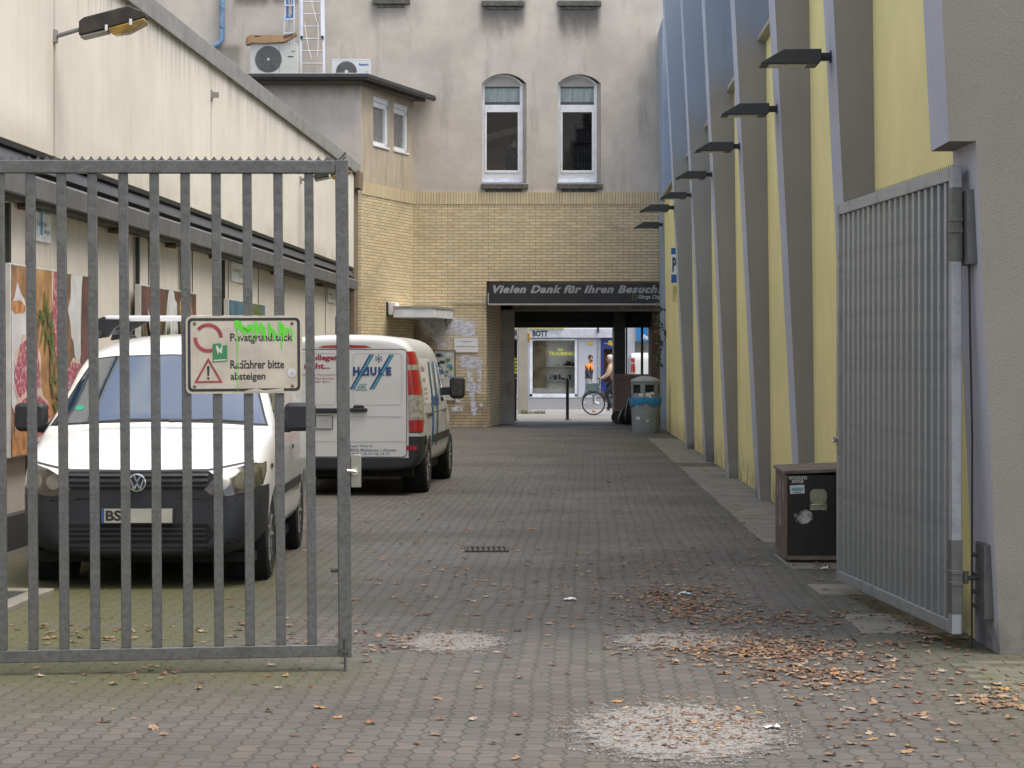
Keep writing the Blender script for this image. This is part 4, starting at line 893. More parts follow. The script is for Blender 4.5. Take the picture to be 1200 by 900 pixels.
for px, py, lb in ((665, 492.5, 'slim black bollard in the middle of the passage opening'), (603.5, 493.5, 'slim black bollard at the left edge of the passage opening')):
    Yb = GY(py); r = thing('bollard', lb, 'bollard', (X(px, Yb), Yb, 0), group='black bollards at the street')
    mb = MB(); mb.lathe([(0, 1.17), (.03, 1.165), (.05, 1.14), (.05, 1.03), (.043, 1.02), (.043, .02), (.045, 0)], n=16); mb.build('post', M_black, r)
    mb = MB(); mb.lathe([(.051, 1.02), (.056, 1.01), (.056, .99), (.051, .98)], n=16); mb.lathe([(.10, 0), (.10, .015), (.05, .03)], n=16); mb.build('collar', M_dark, r)

# ------------------------------------------------------------------ left gate leaf, closed across the left half
GA = .095; GX, GYY = X(404.5, 11.72), 11.72
gl = thing('yard_gate', 'tall galvanised bar gate leaf standing closed in front of the small white van', 'gate', (GX, GYY, 0), GA, 'two leaves of the yard gate')
gl.rotation_euler = (0, -.007, GA)
def gs(px):      # distance along the leaf (negative to the left) that shows in column px
    k = (px-600)/F; c, s = math.cos(GA), math.sin(GA); return (k*GYY-GX)/(c-k*s)
def comb(mb, x0, x1, z, pitch, h, y0, y1):
    n = int((x1-x0)/pitch); pts = [(x0, z), (x1, z)]
    for i in range(n, 0, -1):
        xr = x0+i*pitch; xl_ = xr-pitch
        pts.append((xr, z+h))
        for k in range(1, 6):
            t = k/6; pts.append((xr-pitch*t, z+h-h*.82*math.sin(math.pi*t)**.7))
    pts.append((x0, z+h)); mb.prism(pts, 'y', y0, y1)
xL = gs(-330)
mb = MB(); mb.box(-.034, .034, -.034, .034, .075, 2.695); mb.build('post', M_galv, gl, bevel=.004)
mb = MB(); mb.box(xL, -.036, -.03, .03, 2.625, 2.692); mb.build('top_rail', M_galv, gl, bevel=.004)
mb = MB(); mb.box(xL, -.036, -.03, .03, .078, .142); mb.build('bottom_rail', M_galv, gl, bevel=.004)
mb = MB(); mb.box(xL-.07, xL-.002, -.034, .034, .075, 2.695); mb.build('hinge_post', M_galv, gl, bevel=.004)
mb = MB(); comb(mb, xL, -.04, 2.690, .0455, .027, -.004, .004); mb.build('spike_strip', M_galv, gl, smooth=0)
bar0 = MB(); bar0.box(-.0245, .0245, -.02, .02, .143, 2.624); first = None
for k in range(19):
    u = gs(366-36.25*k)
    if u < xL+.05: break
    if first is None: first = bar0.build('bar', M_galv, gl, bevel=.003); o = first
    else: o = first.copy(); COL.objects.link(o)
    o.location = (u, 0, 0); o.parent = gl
mb = MB(); mb.box(.036, .092, -.012, .012, Z(571.5, 11.7), Z(533, 11.7)); lk = mb.build('lock_plate', mat('brushed lock plate', (.30, .285, .24), .38, .7, .1, 5), gl, bevel=.003)
mb = MB(); zc = Z(552.5, 11.7); mb.cyl((.058, -.035, zc), (.058, -.012, zc), .020, n=14); mb.tube([(.058, -.035, zc), (.058, -.05, zc), (.036, -.055, zc+.003), (.016, -.055, zc+.005)], .009, 8); o = mb.build('handle', mat('lock handle', (.55, .52, .46), .25, .9), gl); o.parent = lk
mb = MB(); mb.cyl((0, -.04, -.01), (0, -.04, .17), .007, n=8); mb.box(-.02, .02, -.05, -.034, .10, .12); mb.build('drop_bolt', mat('dark bolt steel', (.10, .095, .09), .5, .5), gl)
mb = MB(); mb.cyl((-.034, 0, .53), (-.06, 0, .53), .010, n=8); mb.ball((-.062, 0, .53), .013, 8); mb.build('stop_pin', mat('dark bolt steel', (.1, .1, .1)), gl)
mb = MB(); mb.tube([(-.03, 0, 2.69), (.0, -.01, 2.71), (.022, -.02, 2.735)], .005, 6); mb.tube([(.0, 0, 2.69), (.02, .0, 2.715)], .005, 6); mb.build('wire_end', M_galv, gl)

# notice on the gate
SW, SH = .617, .415
us, ue = gs(221.5), gs(357.5); zs_ = Z(461.5, 11.64)
sg = thing('gate_notice', 'weathered framed notice with red ring and warning triangle hanging on the gate bars', 'sign', (0, 0, 0), GA)
c, s = math.cos(GA), math.sin(GA); sg.location = (GX+us*c+.026*s+.007*-1.9, GYY+us*s-.026*c, zs_); sg.rotation_euler = (0, -.007, GA)
SW = ue-us; SH = SW*.672
def sp(cx, cy): return ((cx-140)/925*SW, (745-cy)/615*SH)
lay_ = lambda k: (lambda u, v: (u, -.0065-.0005*k, v))
mb = MB(); mb.prism(rounded(0, SW, 0, SH, .028), 'y', -.006, 0); mb.build('plate', mat('faded sign beige', (.45, .405, .325), .45, 0, .12, 7, grime=((.33, .27, .20), .5)), sg)
def ring2(mb, outer, inner, fn, m=0):
    n = len(outer); mb.add([fn(*p) for p in outer] + [fn(*p) for p in inner], [(i, (i+1) % n, n+(i+1) % n, n+i) for i in range(n)], m)
M_ink = mat('sign black', (.022, .02, .02), .5); M_sred = mat('faded sign red', (.27, .045, .05), .5, 0, .2, 10)
a0, a1 = sp(155, 728); b0, b1 = sp(1048, 147); mb = MB(); th = .0145
ring2(mb, rounded(a0, b0, a1, b1, .024), rounded(a0+th, b0-th, a1+th, b1-th, .014), lay_(1)); mb.build('border', M_ink, sg, smooth=0)
mb = MB(); q = [sp(*p) for p in ((590, 732), (915, 732), (915, 706), (760, 722), (700, 706), (640, 716))]; mb.flat(q, lay_(2)); mb.build('worn_edge', mat('faded sign beige', (.4, .4, .4)), sg, smooth=0)
mb = MB()
def sect(cx, cy, r0, r1, a0, a1, m=0, k=1):
    o = []; i_ = []; n = 24
    for j in range(n+1):
        t = rad(a0+(a1-a0)*j/n); o.append(sp(cx+r1*math.cos(t), cy-r1*math.sin(t))); i_.append(sp(cx+r0*math.cos(t), cy-r0*math.sin(t)))
    mb.add([lay_(k)(*p) for p in o+i_], [(j, j+1, n+1+j+1, n+1+j) for j in range(n)], m)
sect(317, 305, 87, 117, 2, 140); sect(317, 305, 87, 117, 178, 292); mb.build('red_ring', M_sred, sg, smooth=0)
mb = MB(); T = lambda k: [sp(317, 460-0+k*1.9), sp(432-k*1.65, 660-k*.9), sp(203+k*1.65, 660-k*.9)]
ring2(mb, T(0), T(18), lay_(1)); mb.build('warning_triangle', M_sred, sg, smooth=0)
mb = MB(); mb.flat([sp(310, 605), sp(306, 535), sp(311, 525), sp(322, 525), sp(327, 535), sp(323, 605)], lay_(1)); mb.flat([sp(*p) for p in circle(316, 624, 10, 12)], lay_(1)); mb.build('exclamation_mark', M_ink, sg, smooth=0)
mb = MB()
for tx, bx in (('Privatgrundstück', (492, 988, 268, 352)), ('Radfahrer bitte', (492, 920, 480, 550)), ('absteigen', (492, 770, 578, 655))):
    x0, y0 = sp(bx[0], bx[3]); x1, y1 = sp(bx[1], bx[2]); lay(mb, text2d(tx, x0, y0, x1-x0, y1-y0, .022), lay_(1))
mb.build('lettering', M_ink, sg, smooth=0)
mb = MB(); rs = random.Random(3)
for (x, y, r_) in ((540, 300, 14), (562, 285, 12), (585, 300, 10), (520, 330, 12), (530, 508, 12), (565, 525, 12), (598, 505, 10), (625, 530, 9), (545, 610, 9)):
    mb.flat([sp(*p) for p in blob(x, y, r_, r_*.8)], lay_(2))
mb.build('scratches', mat('faded sign beige', (.4, .4, .4)), sg, smooth=0)
M_spray = mat('neon green spray', (.10, .58, .03), .5, 0, .1, 6)
mb = MB()
for x, y0, y1, wd in ((545, 170, 250, 24), (575, 175, 260, 12), (548, 235, 480, 6), (548, 480, 735, 3), (600, 210, 300, 14), (640, 200, 250, 10), (665, 200, 275, 16), (700, 180, 300, 18), (740, 190, 275, 18), (765, 215, 330, 10), (805, 190, 310, 16), (840, 240, 340, 12), (890, 180, 300, 18), (915, 200, 330, 16), (945, 230, 300, 12), (985, 255, 330, 9), (900, 320, 400, 7), (668, 270, 330, 8)):
    mb.flat([sp(x-wd, y0), sp(x+wd*.4, y0-6), sp(x+wd, (y0+y1)/2), sp(x+wd*.3, y1), sp(x-wd*.3, y1-8), sp(x-wd*.6, (y0+y1)/2)], lay_(3))
for x0, y0, x1, y1, wd in ((575, 240, 700, 225, 12), (690, 200, 760, 285, 12), (800, 215, 885, 300, 10), (880, 260, 980, 240, 10), (560, 190, 640, 260, 12), (590, 270, 660, 240, 9)):
    mb.flat([sp(x0, y0-wd), sp(x1, y1-wd), sp(x1, y1+wd), sp(x0, y0+wd)], lay_(4))
mb.build('green_graffiti', M_spray, sg, smooth=0)
mb = MB(); mb.flat([sp(352, 500), sp(468, 490), sp(468, 360), sp(430, 368), sp(410, 345), sp(352, 352)], lay_(2), 0); mb.flat([sp(385, 360), sp(410, 395), sp(432, 352), (sp(425, 430)), sp(400, 412), sp(395, 440), sp(378, 380)], lay_(3), 1); mb.flat([sp(360, 478), sp(462, 472), sp(462, 482), sp(360, 488)], lay_(3), 1)
mb.build('green_sticker', [mat('sticker leaf green', (.035, .19, .07), .45), mat('sticker pale', (.48, .5, .42), .6)], sg, smooth=0)
mb = MB(); mb.flat([sp(*p) for p in circle(980, 583, 35, 20)], lay_(2), 0); mb.flat([sp(*p) for p in blob(985, 590, 18, 14)], lay_(3), 1); mb.build('round_sticker', [mat('sticker grey white', (.47, .48, .47), .4), mat('sticker grey blue', (.30, .34, .40), .4)], sg, smooth=0)
mb = MB()
for x, y in ((211, 190), (985, 192), (208, 687), (985, 687)):
    u, v = sp(x, y); mb.ball((u, -.006, v), (.009, .006, .009), 10)
mb.build('screw', mat('rusty screw', (.17, .13, .09), .5, .5), sg)

# ------------------------------------------------------------------ right gate leaf, open against the striped building
RA = math.atan(.2/3.09); gr = thing('yard_gate', 'galvanised bar gate leaf swung open along the yellow wall, hinged on the grey pier', 'gate', (2.52, 12.57, 0), RA, 'two leaves of the yard gate')
LG = 3.10
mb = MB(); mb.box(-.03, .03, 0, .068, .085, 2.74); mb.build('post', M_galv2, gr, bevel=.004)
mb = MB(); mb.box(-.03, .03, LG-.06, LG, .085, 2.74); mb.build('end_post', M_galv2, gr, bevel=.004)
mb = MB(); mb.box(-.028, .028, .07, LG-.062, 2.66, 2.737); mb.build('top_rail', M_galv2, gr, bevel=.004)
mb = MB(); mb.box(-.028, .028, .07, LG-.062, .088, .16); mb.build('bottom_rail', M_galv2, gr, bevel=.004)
mb = MB(); n = 66
for i in range(n):
    y = .08+(LG-.16)*i/n; mb.add([(-.003, y, 2.738), (-.003, y+.02, 2.738), (.003, y+.02, 2.738), (.003, y, 2.738), (0, y+.01, 2.762)], [(0,1,4), (1,2,4), (2,3,4), (3,0,4)])
mb.build('spike_strip', M_galv, gr, smooth=0)
first = None; b0 = MB(); b0.box(-.02, .02, -.0245, .0245, .161, 2.659)
for k in range(19):
    y = .035 + (LG-.065)*(k+1)/20
    if first is None: first = b0.build('bar', M_galv2, gr, bevel=.003); o = first
    else: o = first.copy(); COL.objects.link(o); o.parent = gr
    o.location = (0, y, 0)
M_dsteel = mat('dark hinge steel', (.13, .13, .125), .5, .5, .15, 8)
for z in (.40, 2.40):
    mb = MB(); mb.box(-.034, .036, -.012, .074, z-.04, z-.015); mb.box(-.034, .036, -.012, .074, z+.025, z+.05); mb.box(-.031, .033, -.004, .072, z-.20, z+.22); h_ = mb.build('hinge_collar', M_dsteel, gr, bevel=.003)
    mb = MB(); mb.cyl((.06, .03, z-.03), (.06, .03, z+.04), .016, n=10); mb.tube([(.03, .03, z), (.12, .06, z), (.205, .08, z)], .014, 8); o = mb.build('hinge_pin', M_dsteel, gr); o.parent = h_
    r0 = part('hinge_plate', rb); zz = z; y0 = 12.42
    mb = MB(); xf = lo(zz)+.0; mb.prism([(xf-.05, y0+.05), (xf+.02, y0+.05), (xf+.02, y0+.32), (xf-.05, y0+.32)], 'z', zz-.22, zz+.20)
    o = mb.build('plate', mat('hinge box steel', (.12, .12, .118), .5, .3, .12, 8), None, bevel=.004); o.parent = r0
    mb = MB()
    for dz in (-.16, -.08, .02, .13): mb.cyl((xf-.085, y0+.25, zz+dz), (xf-.045, y0+.25, zz+dz), .014, n=6)
    o = mb.build('bolt', M_dsteel, None); o.parent = r0
mb = MB(); zc = Z(515, 15.6); mb.cyl((-.03, LG-.03, zc), (-.055, LG-.03, zc), .018, n=12); mb.tube([(-.05, LG-.03, zc), (-.06, LG-.03, zc-.01), (-.062, LG-.10, zc-.015)], .009, 8); mb.box(-.033, -.029, LG-.05, LG-.01, zc-.09, zc+.06); mb.build('latch_handle', mat('lock handle', (.55, .52, .46), .25, .9), gr)
mb = MB(); mb.tube([(.075, .02, 2.3), (.09, .05, 1.8), (.10, .04, 1.2), (.10, .05, .3), (.10, .05, .0)], .006, 6); mb.build('cable', M_black, gr)

# ------------------------------------------------------------------ storage box by the wall
M_ply = mat('dark brown worn ply', (.011, .008, .007), .5, 0, .3, 4, grime=((.025, .017, .014), .6)); M_plys = mat('scuffed brown ply', (.105, .066, .055), .6, 0, .2, 5, grime=((.17, .12, .10), .6)); M_edge = mat('pale worn edge', (.15, .115, .095), .7, 0, .25, 9)
bx = thing('storage_box', 'dark brown plywood chest with metal catch and stickers, half behind the open gate', 'chest', (2.215, 17.9, 0), rad(-2))
mb = MB(); mb.box(0, .60, 0, 1.0, .035, .715); bd = mb.build('body', M_ply, bx, bevel=.004)
mb = MB(); mb.box(-.006, -.0005, .0, 1.0, .04, .712); mb.build('side_panel', M_plys, bx)
mb = MB(); mb.prism([(-.022, .718), (.622, .745), (.622, .775), (-.022, .748)], 'y', -.02, 1.02); mb.build('lid', M_edge, bx, bevel=.006)
mb = MB(); mb.box(-.008, .605, -.008, .0, .03, .062); mb.box(-.008, 0, -.008, 1.0, .03, .055); mb.box(-.009, .004, -.009, .004, .06, .715); mb.build('edge_strip', M_edge, bx)
mb = MB(); mb.box(.03, .57, .05, .95, .0, .035); mb.build('base', M_black, bx)
ct = part('catch', bx, (.255, -.004, .485)); mb = MB()
mb.prism(rounded(-.068, .068, -.005, .115, .04), 'y', -.006, .002); mb.prism([(-.066, -.055), (.066, -.055), (.068, -.004), (-.068, -.004)], 'y', -.01, .002); mb.tube([(-.06, -.012, .0), (-.06, -.022, -.01), (0, -.026, -.014), (.06, -.022, -.01), (.06, -.012, .0)], .007, 6); o = mb.build('catch_plate', mat('catch metal', (.36, .36, .28), .32, .8, .15, 12), None, bevel=.002); o.parent = ct
mb = MB(); fb = lambda k: (lambda u, v: (u, -.0006-.0006*k, v))
mb.flat([(.03, .56), (.145, .566), (.142, .635), (.026, .629)], fb(1), 0); mb.flat([(.04, .582), (.135, .586), (.133, .614), (.04, .610)], fb(2), 1); mb.flat([(.055, .568), (.12, .571), (.12, .577), (.055, .575)], fb(2), 2)
mb.build('sticker', [mat('sticker white', (.6, .6, .6)), mat('sticker cyan', (.18, .36, .42), .5), mat('ink grey', (.18, .19, .22))], bx, smooth=0)
mb = MB(); lay(mb, text2d('wxsum', .015, .70-.025, .15, .03, .03, .2), fb(1)); lay(mb, text2d('zme', .035, .648, .10, .025, .03, .2), fb(1)); mb.build('scribble', mat('pale paint', (.46, .46, .44), .7), bx, smooth=0)
m_, t_, p_ = new_mat('scuff white'); o_ = uvc(t_); L(t_, mix(t_, ramp(t_, noise(t_, o_, 9, 5, .7), .38, .62), (.03, .022, .02), (.50, .48, .47)), p_.inputs['Base Color'])
mb = MB(); mb.flat(blob(.135, .375, .075, .055, j=.12), fb(1)); mb.build('scuff', m_, bx, smooth=0)
mb = MB()
for (y, z0, z1, wd) in ((.55, .25, .68, .05), (.25, .42, .68, .03), (.8, .5, .69, .06)): mb.flat([(y-wd, z0), (y+wd*.5, z0+.03), (y+wd, z1), (y-wd*.4, z1-.04)], lambda u, v: (-.0068, u, v))
mb.build('scrape', m_, bx, smooth=0)

# ------------------------------------------------------------------ litter bin before the passage
Yb = 49.9; bn = thing('litter_bin', 'round grey litter bin with blue bag rim beside the passage', 'litter bin', (X(756.5, Yb), Yb, 0))
M_bin = mat('bin grey', (.20, .225, .225), .5, 0, .1, 4, grime=((.12, .125, .12), .5)); M_bag = mat('blue bag', (.02, .20, .40), .35, 0, .2, 6)
mb = MB(); mb.lathe([(0, .0), (.30, .0), (.305, .03), (.325, .70), (.318, .72), (0, .72)], n=28); mb.build('body', M_bin, bn)
mb = MB(); mb.lathe([(.325, .73), (.325, .90), (.30, .90), (.30, .73)], n=28)
for k in range(6):
    a = rad(60*k+15); 
    pts = [(.325*math.cos(a+d), .325*math.sin(a+d)) for d in (-.17, -.06, .06, .17)] + [(.295*math.cos(a+d), .295*math.sin(a+d)) for d in (.17, .06, -.06, -.17)]
    mb.prism(pts, 'z', .90, 1.09)
mb.lathe([(.31, 1.09), (.325, 1.09), (.325, 1.15), (.31, 1.15)], n=28)
mb.build('hood_ring', M_bin, bn)
mb = MB(); mb.lathe([(.0, 1.285), (.10, 1.28), (.20, 1.255), (.30, 1.21), (.335, 1.18), (.34, 1.16), (.33, 1.15), (0, 1.15)], n=28); mb.build('lid', mat('bin lid grey', (.25, .265, .265), .5), bn)
mb = MB(); mb.lathe([(.28, .74), (.28, 1.14), (0, 1.14)], n=20); mb.build('hood_dark', mat('bin dark', (.012, .012, .014), .8), bn)  # near-black drum paints the darkness behind the hood openings
mb = MB(); n = 56; vs = []
for i in range(n):
    a = 2*math.pi*i/n; w_ = .012*math.sin(a*9)+.008*math.sin(a*17+1); dz = .03*math.sin(a*3+.6)+.018*math.sin(a*7)
    for (r_, z) in ((.327, .80), (.345+w_, .785+dz*.3), (.352+w_*1.3, .72+dz*.6), (.342+w_, .64+dz), (.33, .635+dz)): vs.append((r_*math.cos(a), r_*math.sin(a), z))
mb.add(vs, [(i*5+k, ((i+1) % n)*5+k, ((i+1) % n)*5+k+1, i*5+k+1) for i in range(n) for k in range(4)]); mb.build('bag_rim', M_bag, bn)
mb = MB()
for a, z, s_ in ((-1.95, .86, .05), (-1.45, .87, .06), (-1.15, .90, .04), (-1.3, .80, .035), (-2.2, .34, .05), (-1.5, .28, .03)):
    q = []
    for du, dv in ((-1, -1), (1, -1), (1, 1), (-1, 1)):
        aa = a+du*s_/.33; zz = z+dv*s_*.7; r_ = (.303+.022*zz/.7 if zz < .72 else .325)+.004; q.append((r_*math.cos(aa), r_*math.sin(aa), zz))
    mb.add(q, [(0, 1, 2, 3)])
mb.build('sticker', mat('sticker white', (.6, .6, .6)), bn, smooth=0)

# wooden cart and rubbish bags at the passage mouth
ca = thing('handcart', 'brown wooden box cart standing at the passage exit behind the litter bin', 'cart', (X(733, 57.2), 57.2, 0))
M_cw = mat('cart brown wood', (.135, .095, .08), .7, 0, .2, 5, st=(1, 1, 6))
mb = MB(); mb.box(-.30, .62, -.03, .5, .34, 1.27); mb.build('box', M_cw, ca, bevel=.008)
mb = MB()
for a, b, c, d in ((-.31, -.27, .33, 1.28), (.58, .63, .33, 1.28), (-.27, .58, 1.24, 1.28), (-.27, .58, .33, .37)): mb.box(a, b, -.045, -.031, c, d)
mb.build('trim', mat('cart trim', (.20, .15, .12), .7), ca)
for x in (-.2, .42):
    mb = MB(); mb.lathe([(.02, -.03), (.15, -.03), (.165, -.015), (.165, .015), (.15, .03), (.02, .03)], (x, .1, .165), 20, 'y'); mb.build('wheel', M_black, ca)
mb = MB(); mb.box(-.25, .5, .05, .15, .15, .34); mb.build('axle', M_dark, ca)
M_sack = mat('black sack', (.012, .012, .013), .35, 0, .2, 6)
def sack(x, y, h, wd, lb):
    mb = MB(); n = 18; vs = []; pr = [(.35, 0), (.9, .06), (1, .3), (.85, .62), (.4, .82), (.16, .88), (.28, 1.0)]
    for r_, z in pr:
        for k in range(n):
            a = 2*math.pi*k/n; q = r_*wd*(1+.14*math.sin(a*4+z*7)+.07*math.sin(a*9-z*11)); vs.append((q*math.cos(a), q*.8*math.sin(a), z*h))
    mb.add(vs, [(i*n+k, i*n+(k+1) % n, (i+1)*n+(k+1) % n, (i+1)*n+k) for i in range(len(pr)-1) for k in range(n)] + [tuple(range(n))[::-1]])
    o = mb.build('rubbish_bag', M_sack, smooth=60); o.location = (x, y, 0); tag(o, lb, 'rubbish bag', 'black rubbish bags by the cart')
sack(X(736, 56.6), 56.6, .55, .24, 'low black rubbish bag on the ground left of the litter bin'); sack(X(741, 57.0)-.02, 56.3, .92, .20, 'taller black rubbish bag against the litter bin and the cart')

# ivy on the end pier
iv = thing('ivy', 'sparse ivy sprig hanging by the blue end pier', 'plant', (X(776, 52), 51.4, 2.0)); M_ivy = mat('ivy leaf', (.035, .06, .02), .6, 0, .4, 9)
mb = MB(); mb.tube([(-.15, 0, -.6), (-.08, -.02, -.2), (0, 0, .1), (.15, -.05, .28), (.26, -.08, .25)], .008, 5); mb.tube([(-.08, 0, -.2), (-.12, 0, .4), (-.10, .05, .9)], .006, 5); mb.build('stem', mat('ivy stem', (.05, .035, .02), .8), iv)
mb = MB()
for i in range(120):
    t = random.random(); q = (-.13+random.gauss(0, .06), random.gauss(0, .04), -.5+1.5*t) if i < 85 else (random.uniform(0, .3), -.06+random.gauss(0, .03), random.gauss(.26, .05))
    a = random.uniform(0, 6.3); s_ = random.uniform(.025, .05); n_ = Vector((random.gauss(0, .5), -1, random.gauss(.2, .5))).normalized(); u_ = n_.orthogonal().normalized(); v_ = n_.cross(u_)
    mb.add([Vector(q)+(u_*math.cos(a+k*1.257)+v_*math.sin(a+k*1.257))*s_*(1 if k % 2 else .75) for k in range(5)], [(0, 1, 2, 3, 4)])
mb.build('foliage', M_ivy, iv, smooth=0)

# ------------------------------------------------------------------ on the annex roof
M_ac = mat('air conditioner cream', (.56, .56, .52), .5, 0, .05, 4, grime=((.42, .41, .36), .4)); M_ac2 = mat('air conditioner white', (.66, .68, .68), .45, 0, .04, 4); M_grl = mat('fan guard grey', (.20, .20, .20), .5, 0, .1, 9)
def acunit(x0, x1, Y, z0, z1, fx, fz, fr_, label, m, step, hub):
    r = thing('air_conditioner', label, 'air conditioner', ((x0+x1)/2, Y, z0), 0, 'outdoor units on the annex roof'); h = (x1-x0)/2; H_ = z1-z0; fx = fx-(x0+x1)/2; fz -= z0
    mb = MB(); vs, fs = fill([(-h, .06), (h, .06), (h, H_), (-h, H_)], [circle(fx, fz, fr_, 28)])
    mb.add([(a, 0, b) for a, b in vs], fs); mb.box(-h, h, .004, .38, .06, H_-.0); cc = circle(fx, fz, fr_, 28)
    mb.build('case', m, r, bevel=.0)
    mb = MB(); mb.flat(circle(fx, fz, fr_*.995, 28), lambda u, v: (u, -.0012, v)); mb.build('fan_opening', mat('fan dark', (.13, .13, .13), .7), r, smooth=0)
    mb = MB(); n = 30
    for k in range(1, 10): 
        q = fr_*k/9.6; mb.tube([(fx+q*math.cos(2*math.pi*i/n), -.012, fz+q*math.sin(2*math.pi*i/n)) for i in range(n+1)], .0045, 4)
    for k in range(step): a = 2*math.pi*k/step; mb.tube([(fx, -.014, fz), (fx+fr_*math.cos(a), -.014, fz+fr_*math.sin(a))], .005, 4)
    mb.cyl((fx, -.022, fz), (fx, -.008, fz), fr_*(.16 if hub else .10), n=14, m=1); mb.build('fan_guard', [M_grl, m], r)
    mb = MB(); mb.box(-h-.003, h+.003, -.004, .388, H_, H_+.025); mb.build('top_cover', m, r, bevel=.006)
    mb = MB()
    for sx_ in (-h*.7, h*.7): mb.box(sx_-.05, sx_+.05, -.02, .40, 0, .06)
    mb.build('foot', M_grl, r)
    return r, h, H_
r, h, H_ = acunit(X(293.5, 52), X(348, 52), 52, 8.10, Z(52, 52), X(314.5, 52), Z(69.5, 52), .315, 'large cream outdoor unit with a flat cardboard box on top', M_ac, 8, False)
mb = MB(); mb.box(h*.25, h*.26, -.004, 0, .08, H_-.02); mb.box(h*.6, h*.85, -.004, -.0, H_-.30, H_-.275); mb.box(h*.75, h*.92, -.004, 0, H_-.17, H_-.155); mb.build('badge', M_dark, r)
r, h, H_ = acunit(X(389, 52.6), X(433.5, 52.6), 52.6, 8.10, Z(70.5, 52.6), X(406, 52.6), Z(84, 52.6), .25, 'smaller white outdoor unit right of the ladder', M_ac2, 24, True)
mb = MB(); lay(mb, text2d('Panasonic', h*.42, H_-.13, h*.5, .06, .04), lambda u, v: (u, -.003, v)); mb.build('lettering', mat('badge blue', (.04, .10, .32), .4), r, smooth=0)
mb = MB(); mb.box(h*.4, h*.95, -.0035, -.0005, H_-.46, H_-.36); mb.box(h*.72, h*.92, -.0035, -.0005, H_-.33, H_-.25); mb.build('energy_sticker', mat('sticker sky', (.42, .60, .70), .4), r, smooth=0)
# cardboard
cb = thing('cardboard_box', 'flattened brown cardboard tray lying on the large outdoor unit', 'cardboard', (X(320, 52.15), 52.15, Z(51.4, 52)+.012)); M_cb = mat('cardboard', (.36, .23, .125), .85, 0, .12, 5)
mb = MB(); f3 = lambda px, py: ((px-320)*52/F, (51.4-py)*52/F)
ol = [f3(*p) for p in ((289.5, 53.5), (290, 45), (294, 42), (305, 42.3), (333, 42), (334, 44.5), (344, 41), (345.5, 39.3), (348.5, 39.6), (348, 42), (336, 49.5), (331, 50.5), (312, 51.5), (296, 51.2), (292, 53))]
hl = [f3(*p) for p in ((299.5, 43.2), (306, 43.0), (307.5, 44.2), (300, 44.6))]
vs, fs = fill(ol, [hl]); mb.add([(u, -.24, v) for u, v in vs], fs); mb.add([(u, .02, v) for u, v in vs], fs)
n = len(ol); mb.add([(u, y, v) for y in (-.24, .02) for u, v in ol], [(i, (i+1) % n, n+(i+1) % n, n+i) for i in range(n)]); mb.build('tray', M_cb, cb, smooth=0)
mb = MB(); a, b = f3(290, 45); mb.add([(a, -.24, b), (a-.03, -.27, b-.17), (a+.01, -.25, b-.20), (a+.05, -.245, b-.03)], [(0, 1, 2, 3)]); mb.add([(f3(333, 43)[0], -.245, f3(333, 43)[1]), (f3(345, 40)[0], -.26, f3(345, 40)[1]), (f3(345, 41.5)[0], -.27, f3(345, 41.5)[1]-.02), (f3(334, 46)[0], -.25, f3(334, 46)[1])], [(0, 1, 2, 3)], 1); mb.build('flap', [mat('cardboard shade', (.22, .14, .08), .85), mat('cardboard inside', (.10, .06, .04), .85)], cb, smooth=0)
# ladders
M_alu = mat('aluminium', (.62, .63, .65), .35, .55, .06, 5); M_cap_b = mat('black plastic', (.02, .02, .02), .5)
la = thing('extension_ladder', 'two section aluminium ladder leaning on the plaster between the outdoor units', 'ladder', (X(366.5, 52.7), 52.7, 8.10)); SL = 1.15/5.2; sk = -.03
def lp(x, z, o=0): return (x+sk*z, z*SL+o, z)
def stile(mb, x, z0, z1, o=0, wd=.028):
    a, b = lp(x, z0, o), lp(x, z1, o); vs = []
    for q in (a, b): vs += [(q[0]-wd, q[1]-.012, q[2]), (q[0]+wd, q[1]-.012, q[2]), (q[0]+wd, q[1]+.05, q[2]), (q[0]-wd, q[1]+.05, q[2])]
    mb.add(vs, [(3,2,1,0), (4,5,6,7), (0,1,5,4), (1,2,6,5), (2,3,7,6), (3,0,4,7)])
for x in (-.275, .275):
    mb = MB(); stile(mb, x, 0, 4.9); mb.build('stile', M_alu, la)
    mb = MB(); stile(mb, x*.86, 1.22, 5.2, -.06, .022); mb.build('upper_stile', M_alu, la)
    mb = MB(); q = lp(x*.9, 1.24, -.08); mb.box(q[0]-.03, q[0]+.03, q[1]-.02, q[1]+.06, q[2]-.03, q[2]+.03); mb.build('foot', M_cap_b, la)
for k in range(16):
    z = .30+.305*k; mb = MB(); mb.cyl(lp(-.27, z, .02), lp(.27, z, .02), .017, n=8); mb.build('rung', M_alu, la)
mb = MB(); mb.tube([lp(-.06, 3.0, -.1), lp(-.02, 2.2, -.12), lp(.10, 1.7, -.1), lp(.13, 1.6, -.1)], .009, 5); mb.tube([lp(-.17, 1.6, -.1), lp(-.12, 1.2, -.14), lp(-.07, .9, -.13), lp(0, .7, -.13)], .009, 5); mb.tube([lp(.14, 1.6, -.1), lp(.16, 1.2, -.13), lp(.13, .75, -.13)], .009, 5); mb.build('rope', mat('ladder rope', (.6, .58, .52), .8), la)
st = thing('step_ladder', 'folded white step ladder with blue hinges behind the large outdoor unit', 'ladder', (X(339.5, 53.1), 53.1, 8.10))
mb = MB()
for x0, x1, dy in ((-.17, -.075, -.10), (.135, .085, -.10), (-.045, -.02, .12), (.03, .04, .12)):
    mb.tube([(x0, dy, 0.1), (x1, dy*.2, 3.2)], .018, 6)
mb.build('stile', M_alu, st)
